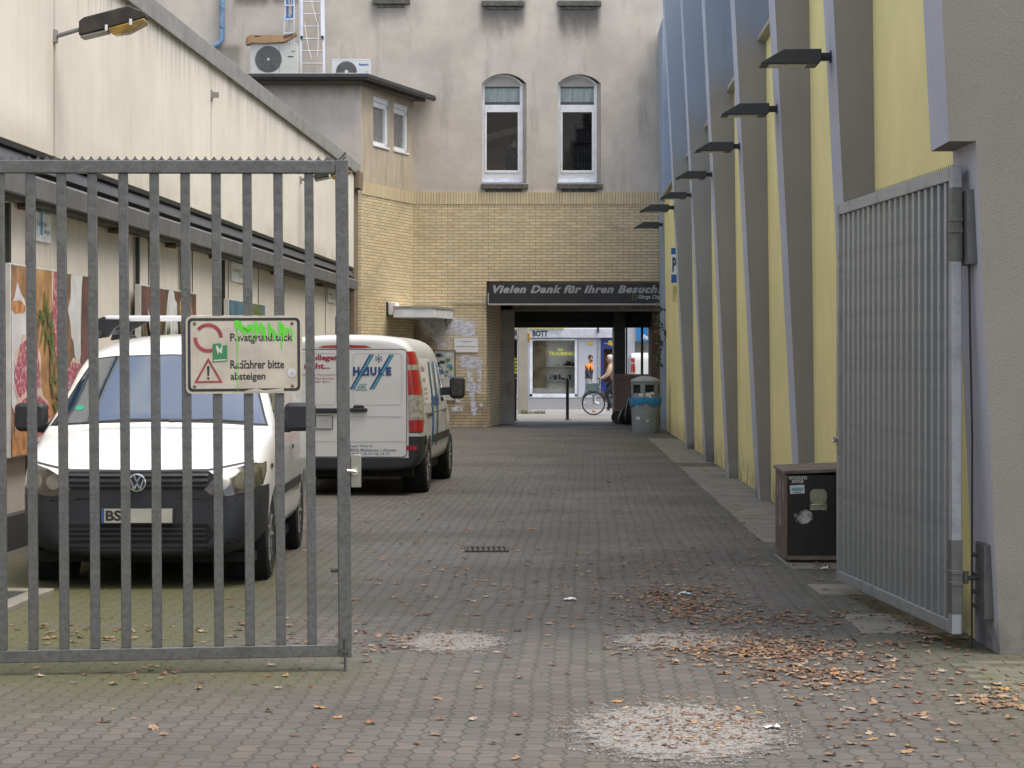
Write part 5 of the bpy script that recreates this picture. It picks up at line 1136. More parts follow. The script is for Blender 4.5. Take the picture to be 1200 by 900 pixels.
for k in range(9):
    z = .35+.33*k; t = z/3.2; mb = MB(); mb.box(-.16+.09*t, .13-.045*t, -.14+.06*t, -.07+.05*t, z, z+.028); mb.build('step', M_alu, st)
mb = MB(); zb2 = Z(21.5, 53.1)-8.10
mb.box(-.10, .005, -.06, .05, zb2-.03, zb2+.03); mb.box(.03, .12, -.06, .05, zb2+.03, zb2+.09); mb.tube([(-.06, -.03, zb2), (-.05, -.04, zb2+.6)], .022, 6); mb.tube([(.08, -.03, zb2+.05), (.075, -.04, zb2+.7)], .022, 6); mb.build('hinge', mat('hinge blue', (.03, .16, .45), .5), st)

# ------------------------------------------------------------------ drains, scraps
Yd = GY(644.5); dr = thing('drain_grate', 'small iron drain grate set in the paving in the middle of the yard', 'drain', (X(570, Yd), Yd, 0), .03); M_iron = mat('drain iron', (.05, .047, .043), .7, .2, .2, 9)
mb = MB()
for a, b, c, d in ((-.19, -.16, -.22, .22), (.16, .19, -.22, .22), (-.16, .16, -.22, -.19), (-.16, .16, .19, .22)): mb.box(a, b, c, d, -.02, .012)
mb.build('frame', M_iron, dr)
mb = MB()
for k in range(7): mb.box(-.155+k*.046, -.155+k*.046+.026, -.19, .19, -.02, .009)
mb.build('slats', mat('worn drain iron', (.085, .08, .07), .6, .3, .2, 9), dr); mb = MB(); mb.box(-.16, .16, -.19, .19, -.02, .002); mb.build('pit', M_blackgap, dr)
gt = thing('light_well_grate', 'steel grating in a concrete frame on the mossy ground behind the left gate', 'grating', (X(64, 15.62), 15.62, 0), -.045)
mb = MB()
for a, b, c, d in ((-1.3, 0, -.14, 0), (-1.3, 0, -1.42, -1.28), (-.14, 0, -1.28, -.14), (-1.3, -1.16, -1.28, -.14)): mb.box(a, b, c, d, -.02, .035)
mb.build('frame', M_conc, gt, bevel=.008)
mb = MB()
for k in range(24): mb.box(-1.16, -.14, -1.27+k*.047, -1.27+k*.047+.014, -.01, .028)
mb.build('grating', M_galv, gt); mb = MB(); mb.box(-1.16, -.14, -1.28, -.14, -.02, .004); mb.build('pit', M_blackgap, gt)
def scrap(px, py, s_, m, lb, wrap=False):
    Y = GY(py); s_ *= .62; mb = MB(); n = 7; vs = []
    for i in range(n):
        for j in range(4): vs.append(((i/(n-1)-.5)*s_+random.gauss(0, s_*.03), (j/3-.5)*s_*.8+random.gauss(0, s_*.05), .008+abs(random.gauss(0, s_*(.22 if wrap else .08)))*(1 if 0 < i < n-1 else .2)))
    mb.add(vs, [(i*4+j, (i+1)*4+j, (i+1)*4+j+1, i*4+j+1) for i in range(n-1) for j in range(3)]); o = mb.build('paper_scrap', m, smooth=0); o.location = (X(px, Y), Y, .004); tag(o, lb, 'litter')
scrap(1092, 750, .16, mat('foil', (.55, .56, .58), .25, .7), 'shiny silver wrapper lying in front of the grey pier'); scrap(967, 668, .10, mat('paper white', (.68, .68, .7), .8), 'crumpled white tissue at the foot of the dark chest', True)
scrap(803, 698, .15, mat('pale blue scrap', (.42, .55, .62), .6), 'pale blue scrap of plastic on the paving among leaves'); scrap(905, 855, .11, mat('paper white', (.68, .68, .7)), 'flat white paper strip on the grit patch in the foreground'); scrap(668, 704, .13, mat('paper white', (.68, .68, .7)), 'small white paper strip in the middle of the yard')

# ------------------------------------------------------------------ vehicles
M_van = mat('white van paint', (.78, .785, .79), .25, 0, .015, 2, coat=.6, rv=.01); M_van2 = mat('dusty white van paint', (.64, .64, .62), .33, 0, .03, 1.2, coat=.4, grime=((.54, .52, .47), .35), rv=.02)
M_bump = mat('bumper plastic', (.017, .019, .024), .55, 0, .12, 5); M_tyre = mat('tyre rubber', (.016, .016, .016), .85, 0, .2, 8); M_rim = mat('wheel rim', (.25, .26, .27), .4, .6, .1, 8)
m_, t_, p_ = new_mat('car glass'); p_.inputs['IOR'].default_value = 2.0; p_.inputs['Base Color'].default_value = (.016, .034, .055, 1); p_.inputs['Roughness'].default_value = .03; p_.inputs['Specular IOR Level'].default_value = .9; p_.inputs['Coat Weight'].default_value = 1.0; p_.inputs['Coat Roughness'].default_value = .02; M_cglass = m_  # blue in the base colour paints part of the sky's reflection
M_gap = mat('panel gap', (.05, .05, .05), .8); M_chrome = mat('chrome', (.72, .73, .75), .15, .95, .04); M_redl = mat('red lamp', (.34, .008, .012), .2, 0, .15, 12, coat=.8); M_clear = mat('clear lamp', (.36, .34, .29), .2, .3, .35, 22, coat=.8)
def headl():
    m, t, p = new_mat('headlamp'); o = objc(t); v = nd(t, 'ShaderNodeTexVoronoi'); v.inputs['Scale'].default_value = 14; L(t, o, v.inputs['Vector'])
    L(t, mix(t, ramp(t, v.outputs['Distance'], .1, .75), (.13, .12, .09), (.03, .027, .022)), p.inputs['Base Color']); p.inputs['Metallic'].default_value = .3; p.inputs['Roughness'].default_value = .25; p.inputs['Coat Weight'].default_value = 1; p.inputs['Coat Roughness'].default_value = .04
    return m
M_head = headl()
def cage(stations, shape=None):
    """stations: (y, [(x,z)...] bottom centre -> top centre) -> smooth closed body mesh data (verts, faces)"""
    n = len(stations[0][1]); ring = 2*n-2; vs = []; fs = []
    for y, pr in stations:
        loop = [(x, z) for x, z in pr] + [(-x, z) for x, z in reversed(pr[1:-1])]
        vs += [(x, y, z) for x, z in loop]
    for i in range(len(stations)-1):
        for k in range(ring): fs.append((i*ring+k, i*ring+(k+1) % ring, (i+1)*ring+(k+1) % ring, (i+1)*ring+k))
    for b, flip in ((0, False), ((len(stations)-1)*ring, True)):
        for k in range(n-1):   # quads across the cap
            a = [b+k, b+k+1, b+(ring-k-1) % ring, b+(ring-k) % ring]
            q = []
            for z in a:
                if z not in q: q.append(z)
            fs.append(tuple(q) if flip else tuple(reversed(q)))
    me = bpy.data.meshes.new('cage'); me.from_pydata(vs, [], fs)
    bm = bmesh.new(); bm.from_mesh(me); bmesh.ops.recalc_face_normals(bm, faces=bm.faces); bm.to_mesh(me); bm.free()
    o = bpy.data.objects.new('cage', me); COL.objects.link(o); sb = o.modifiers.new('s', 'SUBSURF'); sb.levels = 3; sb.render_levels = 3
    return o
def cut_arches(o, ys, zc, r, depth_x, wmax):
    mb = MB()
    for y in ys:
        for sg in (-1, 1): mb.cyl((sg*depth_x, y, zc), (sg*(wmax+.3), y, zc), r, n=40)
    cu = mb.build('cutter', M_black, smooth=0); b = o.modifiers.new('b', 'BOOLEAN'); b.operation = 'DIFFERENCE'; b.object = cu; b.solver = 'EXACT'
    dg = bpy.context.evaluated_depsgraph_get(); dg.update(); me = bpy.data.meshes.new_from_object(o.evaluated_get(dg)); bpy.data.objects.remove(o); bpy.data.objects.remove(cu)
    for p in me.polygons: p.material_index = 0
    return me
def split_faces(me, planes, tests):
    """cut along planes [(co,no)], then split faces by tests [fn(c)->bool] -> list of meshes (last = rest)"""
    bm = bmesh.new(); bm.from_mesh(me)
    for co, no in planes: bmesh.ops.bisect_plane(bm, geom=bm.verts[:]+bm.edges[:]+bm.faces[:], plane_co=co, plane_no=no)
    bm.faces.ensure_lookup_table(); bm.verts.ensure_lookup_table(); bm.verts.index_update(); bm.normal_update()
    outs = [[] for _ in range(len(tests)+1)]
    for f in bm.faces:
        c = f.calc_center_median()
        for i, t in enumerate(tests):
            if t(c, f.normal): outs[i].append(f); break
        else: outs[-1].append(f)
    res = []
    for fl in outs:
        idx = {}; vs = []; fs = []
        for f in fl:
            q = []
            for v in f.verts:
                if v.index not in idx: idx[v.index] = len(vs); vs.append((v.co.copy(), v.normal.copy()))
                q.append(idx[v.index])
            fs.append(tuple(q))
        res.append((vs, fs))
    bm.free(); return res
def bvh_of(me): return BVHTree.FromPolygons([v.co for v in me.vertices], [tuple(p.vertices) for p in me.polygons])
def project(mb, bvh, poly, to3, dirv, off, step=.05, m=0, hole=None, vf=None):
    dirv = Vector(dirv).normalized()
    if vf: vs, fs = vf
    else: vs, fs = fill(densify(poly, step), [densify(h, step) for h in (hole or [])], step)
    out = []; ok = []
    for p in vs:
        o = Vector(to3(*p)); hit, nr, idx, d = bvh.ray_cast(o, dirv)
        if hit is None: out.append((0, 0, 0)); ok.append(False)
        else:
            if nr.dot(dirv) > 0: nr = -nr
            out.append(hit + nr*off); ok.append(True)
    fs = [f for f in fs if all(ok[i] for i in f)]
    good = []
    for f in fs:   # face outwards
        a, b, c = (Vector(out[i]) for i in f[:3]); good.append(f if (b-a).cross(c-a).dot(dirv) < 0 else tuple(reversed(f)))
    used = sorted({i for f in good for i in f}); mp = {i: k for k, i in enumerate(used)}
    mb.add([out[i] for i in used], [tuple(mp[i] for i in f) for f in good], m)
def strip(bvh, mb, pts, to3, dirv, off, wd, m=0):
    """thin line on the body along 2-D points"""
    for a, b in zip(pts, pts[1:]):
        dx, dy = b[0]-a[0], b[1]-a[1]; l = math.hypot(dx, dy) or 1; nx, ny = -dy/l*wd/2, dx/l*wd/2
        project(mb, bvh, [(a[0]+nx, a[1]+ny), (b[0]+nx, b[1]+ny), (b[0]-nx, b[1]-ny), (a[0]-nx, a[1]-ny)], to3, dirv, off, .06, m)
def wheel(par, x, y, r, side):
    w_ = part('wheel', par, (x, y, r)); s_ = side
    mb = MB(); mb.lathe([(r*.62, -.085), (r*.9, -.10), (r*.985, -.085), (r, -.05), (r, .05), (r*.985, .085), (r*.9, .10), (r*.62, .085)], n=36, axis='x')
    for k in range(44):
        a = 2*math.pi*k/44; mb.box(-.08, .08, math.cos(a)*r-.006, math.cos(a)*r+.006, math.sin(a)*r-.006, math.sin(a)*r+.006)
    o = mb.build('tyre', M_tyre, None); o.parent = w_
    mb = MB(); mb.lathe([(0, .075*s_), (.05, .08*s_), (.06, .06*s_), (r*.5, .05*s_), (r*.60, .085*s_), (r*.64, .08*s_), (r*.64, -.08*s_)], n=30, axis='x')
    for k in range(7):
        a = 2*math.pi*k/7; mb.tube([(.065*s_, .05*math.cos(a), .05*math.sin(a)), (.08*s_, r*.6*math.cos(a), r*.6*math.sin(a))], .018, 6)
    o = mb.build('rim', M_rim, None); o.parent = w_
    return w_
def from_split(vf, name, m, par, off=0.0, smooth=40):
    mb = MB(); mb.add([c+n*off for c, n in vf[0]], vf[1]); return mb.build(name, m, par, smooth=smooth)
def liner(par, ys, zc, r, xin, xo):
    for y in ys:
        for s_ in (-1, 1):
            mb = MB(); n = 24; vs = [(s_*xx, y+(r-.006)*math.cos(math.pi*2*k/n), zc+(r-.006)*math.sin(math.pi*2*k/n)) for xx in (xin+.012, xo) for k in range(n)]
            mb.add(vs, [(k, (k+1) % n, n+(k+1) % n, n+k) for k in range(n)] + [tuple(range(n))]); mb.build('wheel_arch', M_blackgap, par)

# ---- the small white van facing us behind the gate
cv = thing('small_van', 'small white delivery van facing the gate, with roof bars and dark unpainted bumper', 'van', (-2.675, 15.86, 0), rad(.8), 'white vans parked along the left')
ST = [
 (-.01, [(0,.28),(.50,.28),(.60,.40),(.60,.58),(.57,.70),(.48,.74),(.3,.755),(0,.76)]),
 (.00, [(0,.25),(.60,.25),(.68,.42),(.68,.60),(.64,.75),(.55,.79),(.32,.81),(0,.815)]),
 (.09, [(0,.22),(.70,.22),(.79,.44),(.80,.64),(.76,.82),(.63,.86),(.37,.885),(0,.89)]),
 (.26, [(0,.20),(.80,.21),(.865,.46),(.875,.70),(.83,.91),(.70,.95),(.42,.975),(0,.985)]),
 (.55, [(0,.20),(.84,.22),(.89,.48),(.90,.76),(.875,.99),(.76,1.035),(.45,1.06),(0,1.07)]),
 (.90, [(0,.20),(.86,.22),(.90,.48),(.905,.80),(.895,1.05),(.82,1.09),(.47,1.12),(0,1.13)]),
 (1.00, [(0,.20),(.86,.22),(.90,.48),(.905,.80),(.895,1.07),(.83,1.125),(.50,1.15),(0,1.16)]),
 (1.08, [(0,.20),(.86,.22),(.90,.48),(.905,.80),(.895,1.09),(.83,1.17),(.55,1.20),(0,1.21)]),
 (1.40, [(0,.20),(.86,.22),(.90,.48),(.905,.80),(.895,1.11),(.80,1.36),(.62,1.44),(0,1.455)]),
 (1.70, [(0,.20),(.86,.22),(.90,.48),(.905,.80),(.895,1.12),(.765,1.52),(.66,1.66),(0,1.70)]),
 (1.85, [(0,.20),(.86,.22),(.90,.48),(.905,.80),(.895,1.12),(.76,1.55),(.66,1.75),(0,1.79)]),
 (2.30, [(0,.20),(.86,.22),(.90,.48),(.905,.80),(.895,1.12),(.765,1.57),(.68,1.815),(0,1.87)]),
 (3.20, [(0,.20),(.86,.22),(.90,.48),(.905,.80),(.895,1.12),(.775,1.58),(.69,1.83),(0,1.885)]),
 (4.20, [(0,.22),(.86,.24),(.90,.48),(.905,.80),(.895,1.12),(.77,1.57),(.68,1.81),(0,1.86)]),
 (4.38, [(0,.26),(.82,.28),(.87,.48),(.875,.80),(.86,1.12),(.74,1.55),(.64,1.76),(0,1.80)]),
 (4.40, [(0,.30),(.78,.32),(.83,.5),(.835,.80),(.82,1.12),(.70,1.50),(.58,1.70),(0,1.74)]),
]
me = cut_arches(cage(ST), (.88, 3.56), .318, .375, .60, .92); bv = bvh_of(me)
bump_, rest = split_faces(me, [((0,0,.728), (0,0,1)), ((0,.50,0), (0,1,0))], [lambda c, n: c.z < .728 and c.y < .50])
from_split(rest, 'body', M_van, cv); from_split(bump_, 'bumper', M_bump, cv, .004); liner(cv, (.88, 3.56), .318, .375, .60, .86)
fF = lambda x, z: (x, -1, z); dF = (0, 1, 0)
ws = [(-.83, 1.135), (-.45, 1.16), (0, 1.17), (.45, 1.16), (.83, 1.135), (.80, 1.20), (.70, 1.46), (.635, 1.60), (.58, 1.655), (.45, 1.672), (0, 1.685), (-.45, 1.672), (-.58, 1.655), (-.635, 1.60), (-.70, 1.46), (-.80, 1.20)]
shr = lambda pl, k, cx=0, cz=1.41: [(cx+(x-cx)*(1-k*.6), cz+(z-cz)*(1-k)) for x, z in pl]
mb = MB(); project(mb, bv, ws, fF, dF, .003); mb.build('windscreen_seal', M_black, cv); mb = MB(); project(mb, bv, shr(ws, .045), fF, dF, .006); wsg = mb.build('windscreen', M_cglass, cv, smooth=60)
mb = MB(); q = circle(-.63, 1.27, .035, 14, .022); project(mb, bv, q, fF, dF, .008, .02); o = mb.build('badge_sticker', mat('green badge', (.02, .25, .14), .5), None); o.parent = wsg
mb = MB(); mb.tube([(-.55, .86, 1.165), (-.2, .90, 1.19), (.25, .91, 1.185)], .012, 6); mb.tube([(.1, .86, 1.18), (.4, .90, 1.19), (.7, .93, 1.17)], .012, 6); mb.build('wiper', M_black, cv)
gr_ = [(-.54, .715), (.54, .715), (.58, .79), (.50, .838), (-.50, .838), (-.58, .79)]
mb = MB(); project(mb, bv, gr_, fF, dF, .008); mb.build('grille', M_blackgap, cv)
mb = MB()
for z in (.742, .775, .808): project(mb, bv, [(-.50, z-.006), (.50, z-.006), (.50, z+.008), (-.50, z+.008)], fF, dF, .018)
mb.build('grille_slat', M_bump, cv)
hl_ = [(.475, .715), (.52, .675), (.64, .665), (.80, .70), (.855, .74), (.865, .82), (.86, .885), (.80, .885), (.66, .85), (.55, .80)]
for s_ in (-1, 1):
    pl = [(x*s_, z) for x, z in hl_]; mb = MB(); project(mb, bv, shr(pl, -.07, .67*s_, .77), fF, dF, .004, .04, 1); project(mb, bv, pl, fF, dF, .009, .04, 0); hd = mb.build('headlight', [M_head, M_black], cv)
    mb = MB()
    for cx, rr in ((.60, .052), (.74, .058)): project(mb, bv, circle(cx*s_, .765, rr, 16), fF, dF, .011, .03)
    o = mb.build('reflector', mat('lamp reflector', (.24, .23, .20), .2, .7, .2), None); o.parent = hd
mb = MB(); project(mb, bv, [(-.50, .33), (.50, .33), (.55, .40), (.50, .47), (-.50, .47), (-.55, .40)], fF, dF, .006); mb.build('lower_intake', M_blackgap, cv)
mb = MB()
for z in (.365, .40, .435): project(mb, bv, [(-.49, z-.006), (.49, z-.006), (.49, z+.006), (-.49, z+.006)], fF, dF, .016)
for s_ in (-1, 1): project(mb, bv, [(s_*.60, .36), (s_*.76, .38), (s_*.79, .45), (s_*.62, .46)], fF, dF, .009)
mb.build('intake_slat', M_bump, cv)
mb = MB()
for s_ in (-1, 1): strip(bv, mb, [(s_*.30, .655), (s_*.62, .635), (s_*.84, .66)], fF, dF, .0055, .010); strip(bv, mb, [(s_*.57, .32), (s_*.84, .36)], fF, dF, .0055, .012)
strip(bv, mb, [(-.55, .300), (.55, .300)], fF, dF, .0055, .012); mb.build('bumper_crease', M_blackgap, cv)
for s_ in (-1, 1): mb = MB(); strip(bv, mb, [(s_*.52, .845), (s_*.30, 1.08)], fF, dF, .003, .006); mb.build('bonnet_crease', mat('crease shade', (.5, .5, .51), .4), cv)
hh_, nn_, i_, d_ = bv.ray_cast(Vector((0, -1, .765)), Vector((0, 1, 0))); by = hh_.y-.022
eb = part('emblem', cv, (0, by, .765)); mb = MB(); n = 28
mb.lathe([(.064, .012), (.066, .0), (.064, -.006), (.056, -.008), (.052, 0)], n=n, axis='y'); 
def stroke(pts, wd):
    for a, b in zip(pts, pts[1:]):
        dx, dz = b[0]-a[0], b[1]-a[1]; l = math.hypot(dx, dz); nx, nz = -dz/l*wd/2, dx/l*wd/2
        mb.prism([(a[0]+nx, a[1]+nz), (b[0]+nx, b[1]+nz), (b[0]-nx, b[1]-nz), (a[0]-nx, a[1]-nz)], 'y', -.007, .004)
stroke([(-.022, .048), (0, .004), (.022, .048)], .011); stroke([(-.046, .024), (-.021, -.046), (0, -.006), (.021, -.046), (.046, .024)], .011)
o = mb.build('emblem_ring', M_chrome, None); o.parent = eb
mb = MB(); mb.lathe([(0, .003), (.062, .003), (.066, .014), (0, .014)], n=n, axis='y'); o = mb.build('emblem_back', mat('emblem blue black', (.015, .03, .06), .3), None); o.parent = eb
hh_, nn_, i_, d_ = bv.ray_cast(Vector((0, -1, .52)), Vector((0, 1, 0))); py_ = hh_.y-.03
npl = part('number_plate', cv, (0, py_, .525)); mb = MB(); mb.box(-.262, .262, 0, .025, -.058, .058); o = mb.build('holder', M_black, None, bevel=.004); o.parent = npl
mb = MB(); mb.box(-.252, .252, -.006, -.001, -.045, .055, 0); mb.box(-.252, -.232, -.0075, -.0065, -.045, .055, 1); lay(mb, text2d('BS', -.222, -.032, .112, .076, .035), lambda u, v: (u, -.0075, v), 2); mb.flat(circle(-.085, -.015, .016, 12), lambda u, v: (u, -.0075, v), 3)
o = mb.build('plate', [mat('plate cream', (.40, .385, .33), .5), mat('plate blue', (.02, .08, .30)), M_ink, mat('plate seal', (.3, .15, .12))], None, smooth=0); o.parent = npl
for s_ in (-1, 1):
    mr = part('wing_mirror', cv, (s_*.90, 1.33, 1.12)); mb = MB()
    mb.prism(rounded(-.11, .13, -.03, .19, .05), 'y', -.06, .10); mb.v = [(x+s_*.14, y, z) for x, y, z in mb.v]; o = mb.build('shell', M_bump, None, bevel=.03); o.parent = mr
    mb = MB(); mb.box(min(-s_*.05, s_*.08), max(-s_*.05, s_*.08), -.03, .05, -.04, .04); o = mb.build('arm', M_bump, None, bevel=.01); o.parent = mr
fS = lambda y, z: (2, y, z); dS = (-1, 0, 0); fS2 = lambda y, z: (-2, y, z)
for fs3, dd in ((fS, dS), (fS2, (1, 0, 0))):
    mb = MB(); project(mb, bv, [(1.30, 1.17), (2.32, 1.18), (2.30, 1.60), (1.86, 1.60), (1.62, 1.47)], fs3, dd, .005); mb.build('side_window', M_cglass, cv)
    mb = MB(); project(mb, bv, [(1.30, .60), (3.1, .60), (3.1, .67), (1.30, .67)], fs3, dd, .015); mb.build('side_strip', M_bump, cv)
    mb = MB(); strip(bv, mb, [(1.25, .30), (1.22, 1.12), (1.30, 1.15)], fs3, dd, .003, .010); strip(bv, mb, [(2.36, .30), (2.36, 1.65)], fs3, dd, .003, .010); strip(bv, mb, [(3.02, .6), (3.02, 1.6)], fs3, dd, .003, .010); mb.build('door_gap', M_gap, cv)
    mb = MB(); project(mb, bv, [(2.10, .92), (2.28, .92), (2.28, .955), (2.10, .955)], fs3, dd, .022, .03); project(mb, bv, [(.62, .84), (.72, .84), (.72, .87), (.62, .87)], fs3, dd, .008, .03); mb.build('door_handle', M_bump, cv)
for x in (-1, 1):
    for y in (.88, 3.56): wheel(cv, x*.775, y, .317, x)
    mb = MB(); mb.tube([(x*.665, 1.95, 1.80), (x*.66, 2.3, 1.865), (x*.66, 3.2, 1.88), (x*.66, 3.9, 1.86), (x*.65, 4.1, 1.83)], .02, 8); mb.build('roof_rail', M_bump, cv)
for y in (2.35, 3.3):
    rbk = part('roof_bar', cv, (0, y, 1.88)); mb = MB(); mb.prism([(-.035, .095), (.035, .095), (.045, .11), (.035, .125), (-.035, .125), (-.045, .11)], 'x', -.62, .62); o = mb.build('bar', M_alu, None); o.parent = rbk
    for s_ in (-1, 1):
        mb = MB(); mb.prism([(s_*.74, -.07), (s_*.60, -.05), (s_*.55, .02), (s_*.43, .085), (s_*.44, .10), (s_*.64, .115), (s_*.70, .09)], 'y', -.035, .035); o = mb.build('foot', M_bump, None, bevel=.006); o.parent = rbk
mb = MB(); strip(bv, mb, [(-.80, .905), (-.50, .85), (0, .845), (.50, .85), (.80, .905)], fF, dF, .004, .012); mb.build('bonnet_gap', M_gap, cv)
mb = MB(); mb.box(-.8, .8, .3, 4.2, .17, .24); mb.build('underbody', M_blackgap, cv)

# ---- the larger white van, seen from behind
VH = -math.atan(.0573)
vt = thing('panel_van', 'larger white panel van seen from behind with blue company lettering on its rear door', 'van', (-2.02, 26.80, 0), VH, 'white vans parked along the left')
def vsec(k=1.0, top=0.0, zb=.30):
    return [(0,zb),(.82*k,zb),(.925*k,.42),(.95*k,.72),(.945*k,1.06),(.875*k,1.50),(.835*k,1.865-top),(.50*k,1.945-top),(0,1.955-top)]
ST = [(0.0, vsec(.90, .09, .34)), (.015, vsec(.955, .045, .31)), (.06, vsec(.985, .015)), (.16, vsec(1)), (.5, vsec(1)), (1.2, vsec(1)), (2.2, vsec(1)), (2.9, vsec(1, .0)),
      (3.25, [(0,.28),(.82,.28),(.925,.42),(.95,.72),(.945,1.06),(.86,1.48),(.77,1.72),(.48,1.83),(0,1.85)]),
      (3.75, [(0,.28),(.82,.28),(.925,.42),(.95,.72),(.935,1.06),(.84,1.22),(.70,1.30),(.45,1.36),(0,1.38)]),
      (4.10, [(0,.26),(.82,.26),(.915,.42),(.93,.70),(.90,.95),(.80,1.03),(.65,1.07),(.42,1.10),(0,1.11)]),
      (4.55, [(0,.26),(.74,.26),(.84,.42),(.86,.62),(.80,.80),(.68,.86),(.55,.89),(.35,.91),(0,.92)]),
      (4.74, [(0,.30),(.52,.30),(.60,.42),(.62,.56),(.58,.68),(.50,.73),(.38,.76),(.2,.78),(0,.78)]),
      (4.76, [(0,.34),(.46,.34),(.52,.42),(.54,.54),(.5,.64),(.44,.68),(.34,.71),(.2,.72),(0,.72)])]
me = cut_arches(cage(ST), (.90, 4.05-.0), .325, .385, .62, .96); bv = bvh_of(me)
bump_, fbump_, rest = split_faces(me, [((0,0,.46), (0,0,1)), ((0,0,.72), (0,0,1)), ((0,.46,0), (0,1,0)), ((.775,0,0), (1,0,0)), ((-.775,0,0), (1,0,0)), ((0,4.5,0), (0,1,0))],
                          [lambda c, n: (c.y < .46 and (c.z < .46 or (c.z < .72 and abs(c.x) > .775))), lambda c, n: (c.y > 4.5 and c.z < .46)])
from_split(rest, 'body', M_van2, vt); from_split(bump_, 'bumper', M_bump, vt, .005); from_split(fbump_, 'bumper', M_bump, vt, .005); liner(vt, (.90, 4.05), .325, .385, .62, .90)
fR = lambda x, z: (x, -1, z); dR = (0, 1, 0)
def rp(px, py): return ((px-404.6)/96.8, Z(py, 26.85))     # a seen point of the rear face -> local x, height
for name, x0, x1 in (('rear_door', -.745, -.006), ('rear_door', .006, .745)):
    sgn = 1 if x0 > 0 else -1
    mb = MB(); project(mb, bv, rounded(x0-.008, x1+.008, .475-.01, 1.775, .05), fR, dR, .003); mb.build('door_gap', M_gap, vt)
    mb = MB(); project(mb, bv, rounded(x0, x1, .475, 1.765, .05), fR, dR, .007); dr_ = mb.build('rear_door', M_van2, vt, smooth=60)
    xa, xb = (x0+.10, x1-.055) if sgn > 0 else (x0+.055, x1-.10)
    mb = MB(); pl = rounded(xa, xb, 1.10, 1.715, .05)
    ring = rounded(xa-.006, xb+.006, 1.094, 1.721, .056); project(mb, bv, ring, fR, dR, .0085, .05, 0, [pl]); o = mb.build('panel_line', mat('panel shade', (.36, .36, .35), .5), None); o.parent = dr_
    mb = MB(); project(mb, bv, [(x0+.04, .96), (x1-.04, .96), (x1-.04, .985), (x0+.04, .985)], fR, dR, .014); project(mb, bv, [(x0+.02, .66), (x1-.02, .66), (x1-.02, .675), (x0+.02, .675)], fR, dR, .012); o = mb.build('crease', M_van2, None); o.parent = dr_
    if sgn > 0:
        mb = MB(); hx0, hz0 = rp(413, 480); hh_, nn_, i_, d_ = bv.ray_cast(Vector((hx0, -1, hz0)), Vector((0, 1, 0))); yy = hh_.y-.012
        mb.prism(rounded(.06, .28, hz0-.028, hz0+.02, .02), 'y', yy-.035, yy-.008); mb.prism(rounded(.10, .24, hz0-.01, hz0+.055, .03), 'y', yy-.010, yy+.004); o = mb.build('handle', M_bump, None, bevel=.006); o.parent = dr_
        # lettering and emblem
        mb = MB(); bl = lambda pts, k, m: project(mb, bv, [rp(*p) for p in pts], fR, dR, .010+.001*k, .05, m)
        for (bx_, by_, tx_, ty_) in ((410.5, 456, 433.5, 415.5), (433.5, 456, 457, 415.5)):
            for j, m in ((0, 0), (3.0, 2), (4.6, 1)):
                wd = 2.6 if m == 0 else (1.4 if m == 2 else 2.2)
                bl([(bx_+j*.8, by_), (bx_+j*.8+wd, by_), (tx_+j*.8+wd, ty_), (tx_+j*.8, ty_)], 0, m)
        for ch_, xx0, xx1 in (('H', 414.3, 422.2), ('U', 434.6, 442.2), ('E', 453.0, 459.3)):
            a, b = rp(xx0, 440.2), rp(xx1, 430); project(mb, bv, None, fR, dR, .013, vf=text2d(ch_, a[0], a[1], b[0]-a[0], b[1]-a[1], .07), m=0)
        project(mb, bv, [rp(*p) for p in ((422.8, 440.2), (433.4, 440.2), (433.4, 429.8), (430.6, 429.8))], fR, dR, .0125, .05, 0, [[rp(*p) for p in ((427.4, 438.1), (431.0, 438.1), (431.0, 433.0))]])
        bl([(444.0, 440.2), (446.6, 440.2), (446.6, 430), (444.0, 430)], 2, 0); bl([(446.8, 436.2), (452.2, 440.2), (449.6, 440.2), (445.5, 437)], 2, 0)
        for k in range(6):
            a = rad(60*k); cx, cz = rp(444.6, 420.3); ca_, sa_ = math.cos(a+.52), math.sin(a+.52)
            project(mb, bv, [(cx-sa_*.005, cz+ca_*.005), (cx+ca_*.045-sa_*.005, cz+sa_*.045+ca_*.005), (cx+ca_*.045+sa_*.005, cz+sa_*.045-ca_*.005), (cx+sa_*.005, cz-ca_*.005)], fR, dR, .0105, .03, 3)
            q = (cx+ca_*.032, cz+sa_*.032)
            for da in (.9, -.9): c2, s2 = math.cos(a+.52+da), math.sin(a+.52+da); project(mb, bv, [(q[0]-s2*.004, q[1]+c2*.004), (q[0]+c2*.016-s2*.004, q[1]+s2*.016+c2*.004), (q[0]+c2*.016+s2*.004, q[1]+s2*.016-c2*.004), (q[0]+s2*.004, q[1]-c2*.004)], fR, dR, .0112, .03, 3)
        for s_, xa_, xb_, yy_ in (('KÄLTE', 422, 430.6, 451.6), ('KLIMA', 420, 429.6, 454.6), ('LÜFTUNG', 417, 430.6, 457.6)):
            a, b = rp(xa_, yy_), rp(xb_, yy_-2.3); project(mb, bv, None, fR, dR, .011, vf=text2d(s_, a[0], a[1], b[0]-a[0], b[1]-a[1], .04), m=1)
        for s_, xa_, xb_, yy_ in (('haar Weg 2', 411, 437, 524.3), ('38536 Meinersen / Ahnsen', 408.5, 465, 528.7), ('Telefon (0 53 72) 78 72', 410, 457.5, 533.4)):
            a, b = rp(xa_, yy_), rp(xb_, yy_-3.4); project(mb, bv, None, fR, dR, .011, vf=text2d(s_, a[0], a[1], b[0]-a[0], b[1]-a[1], .02), m=3)
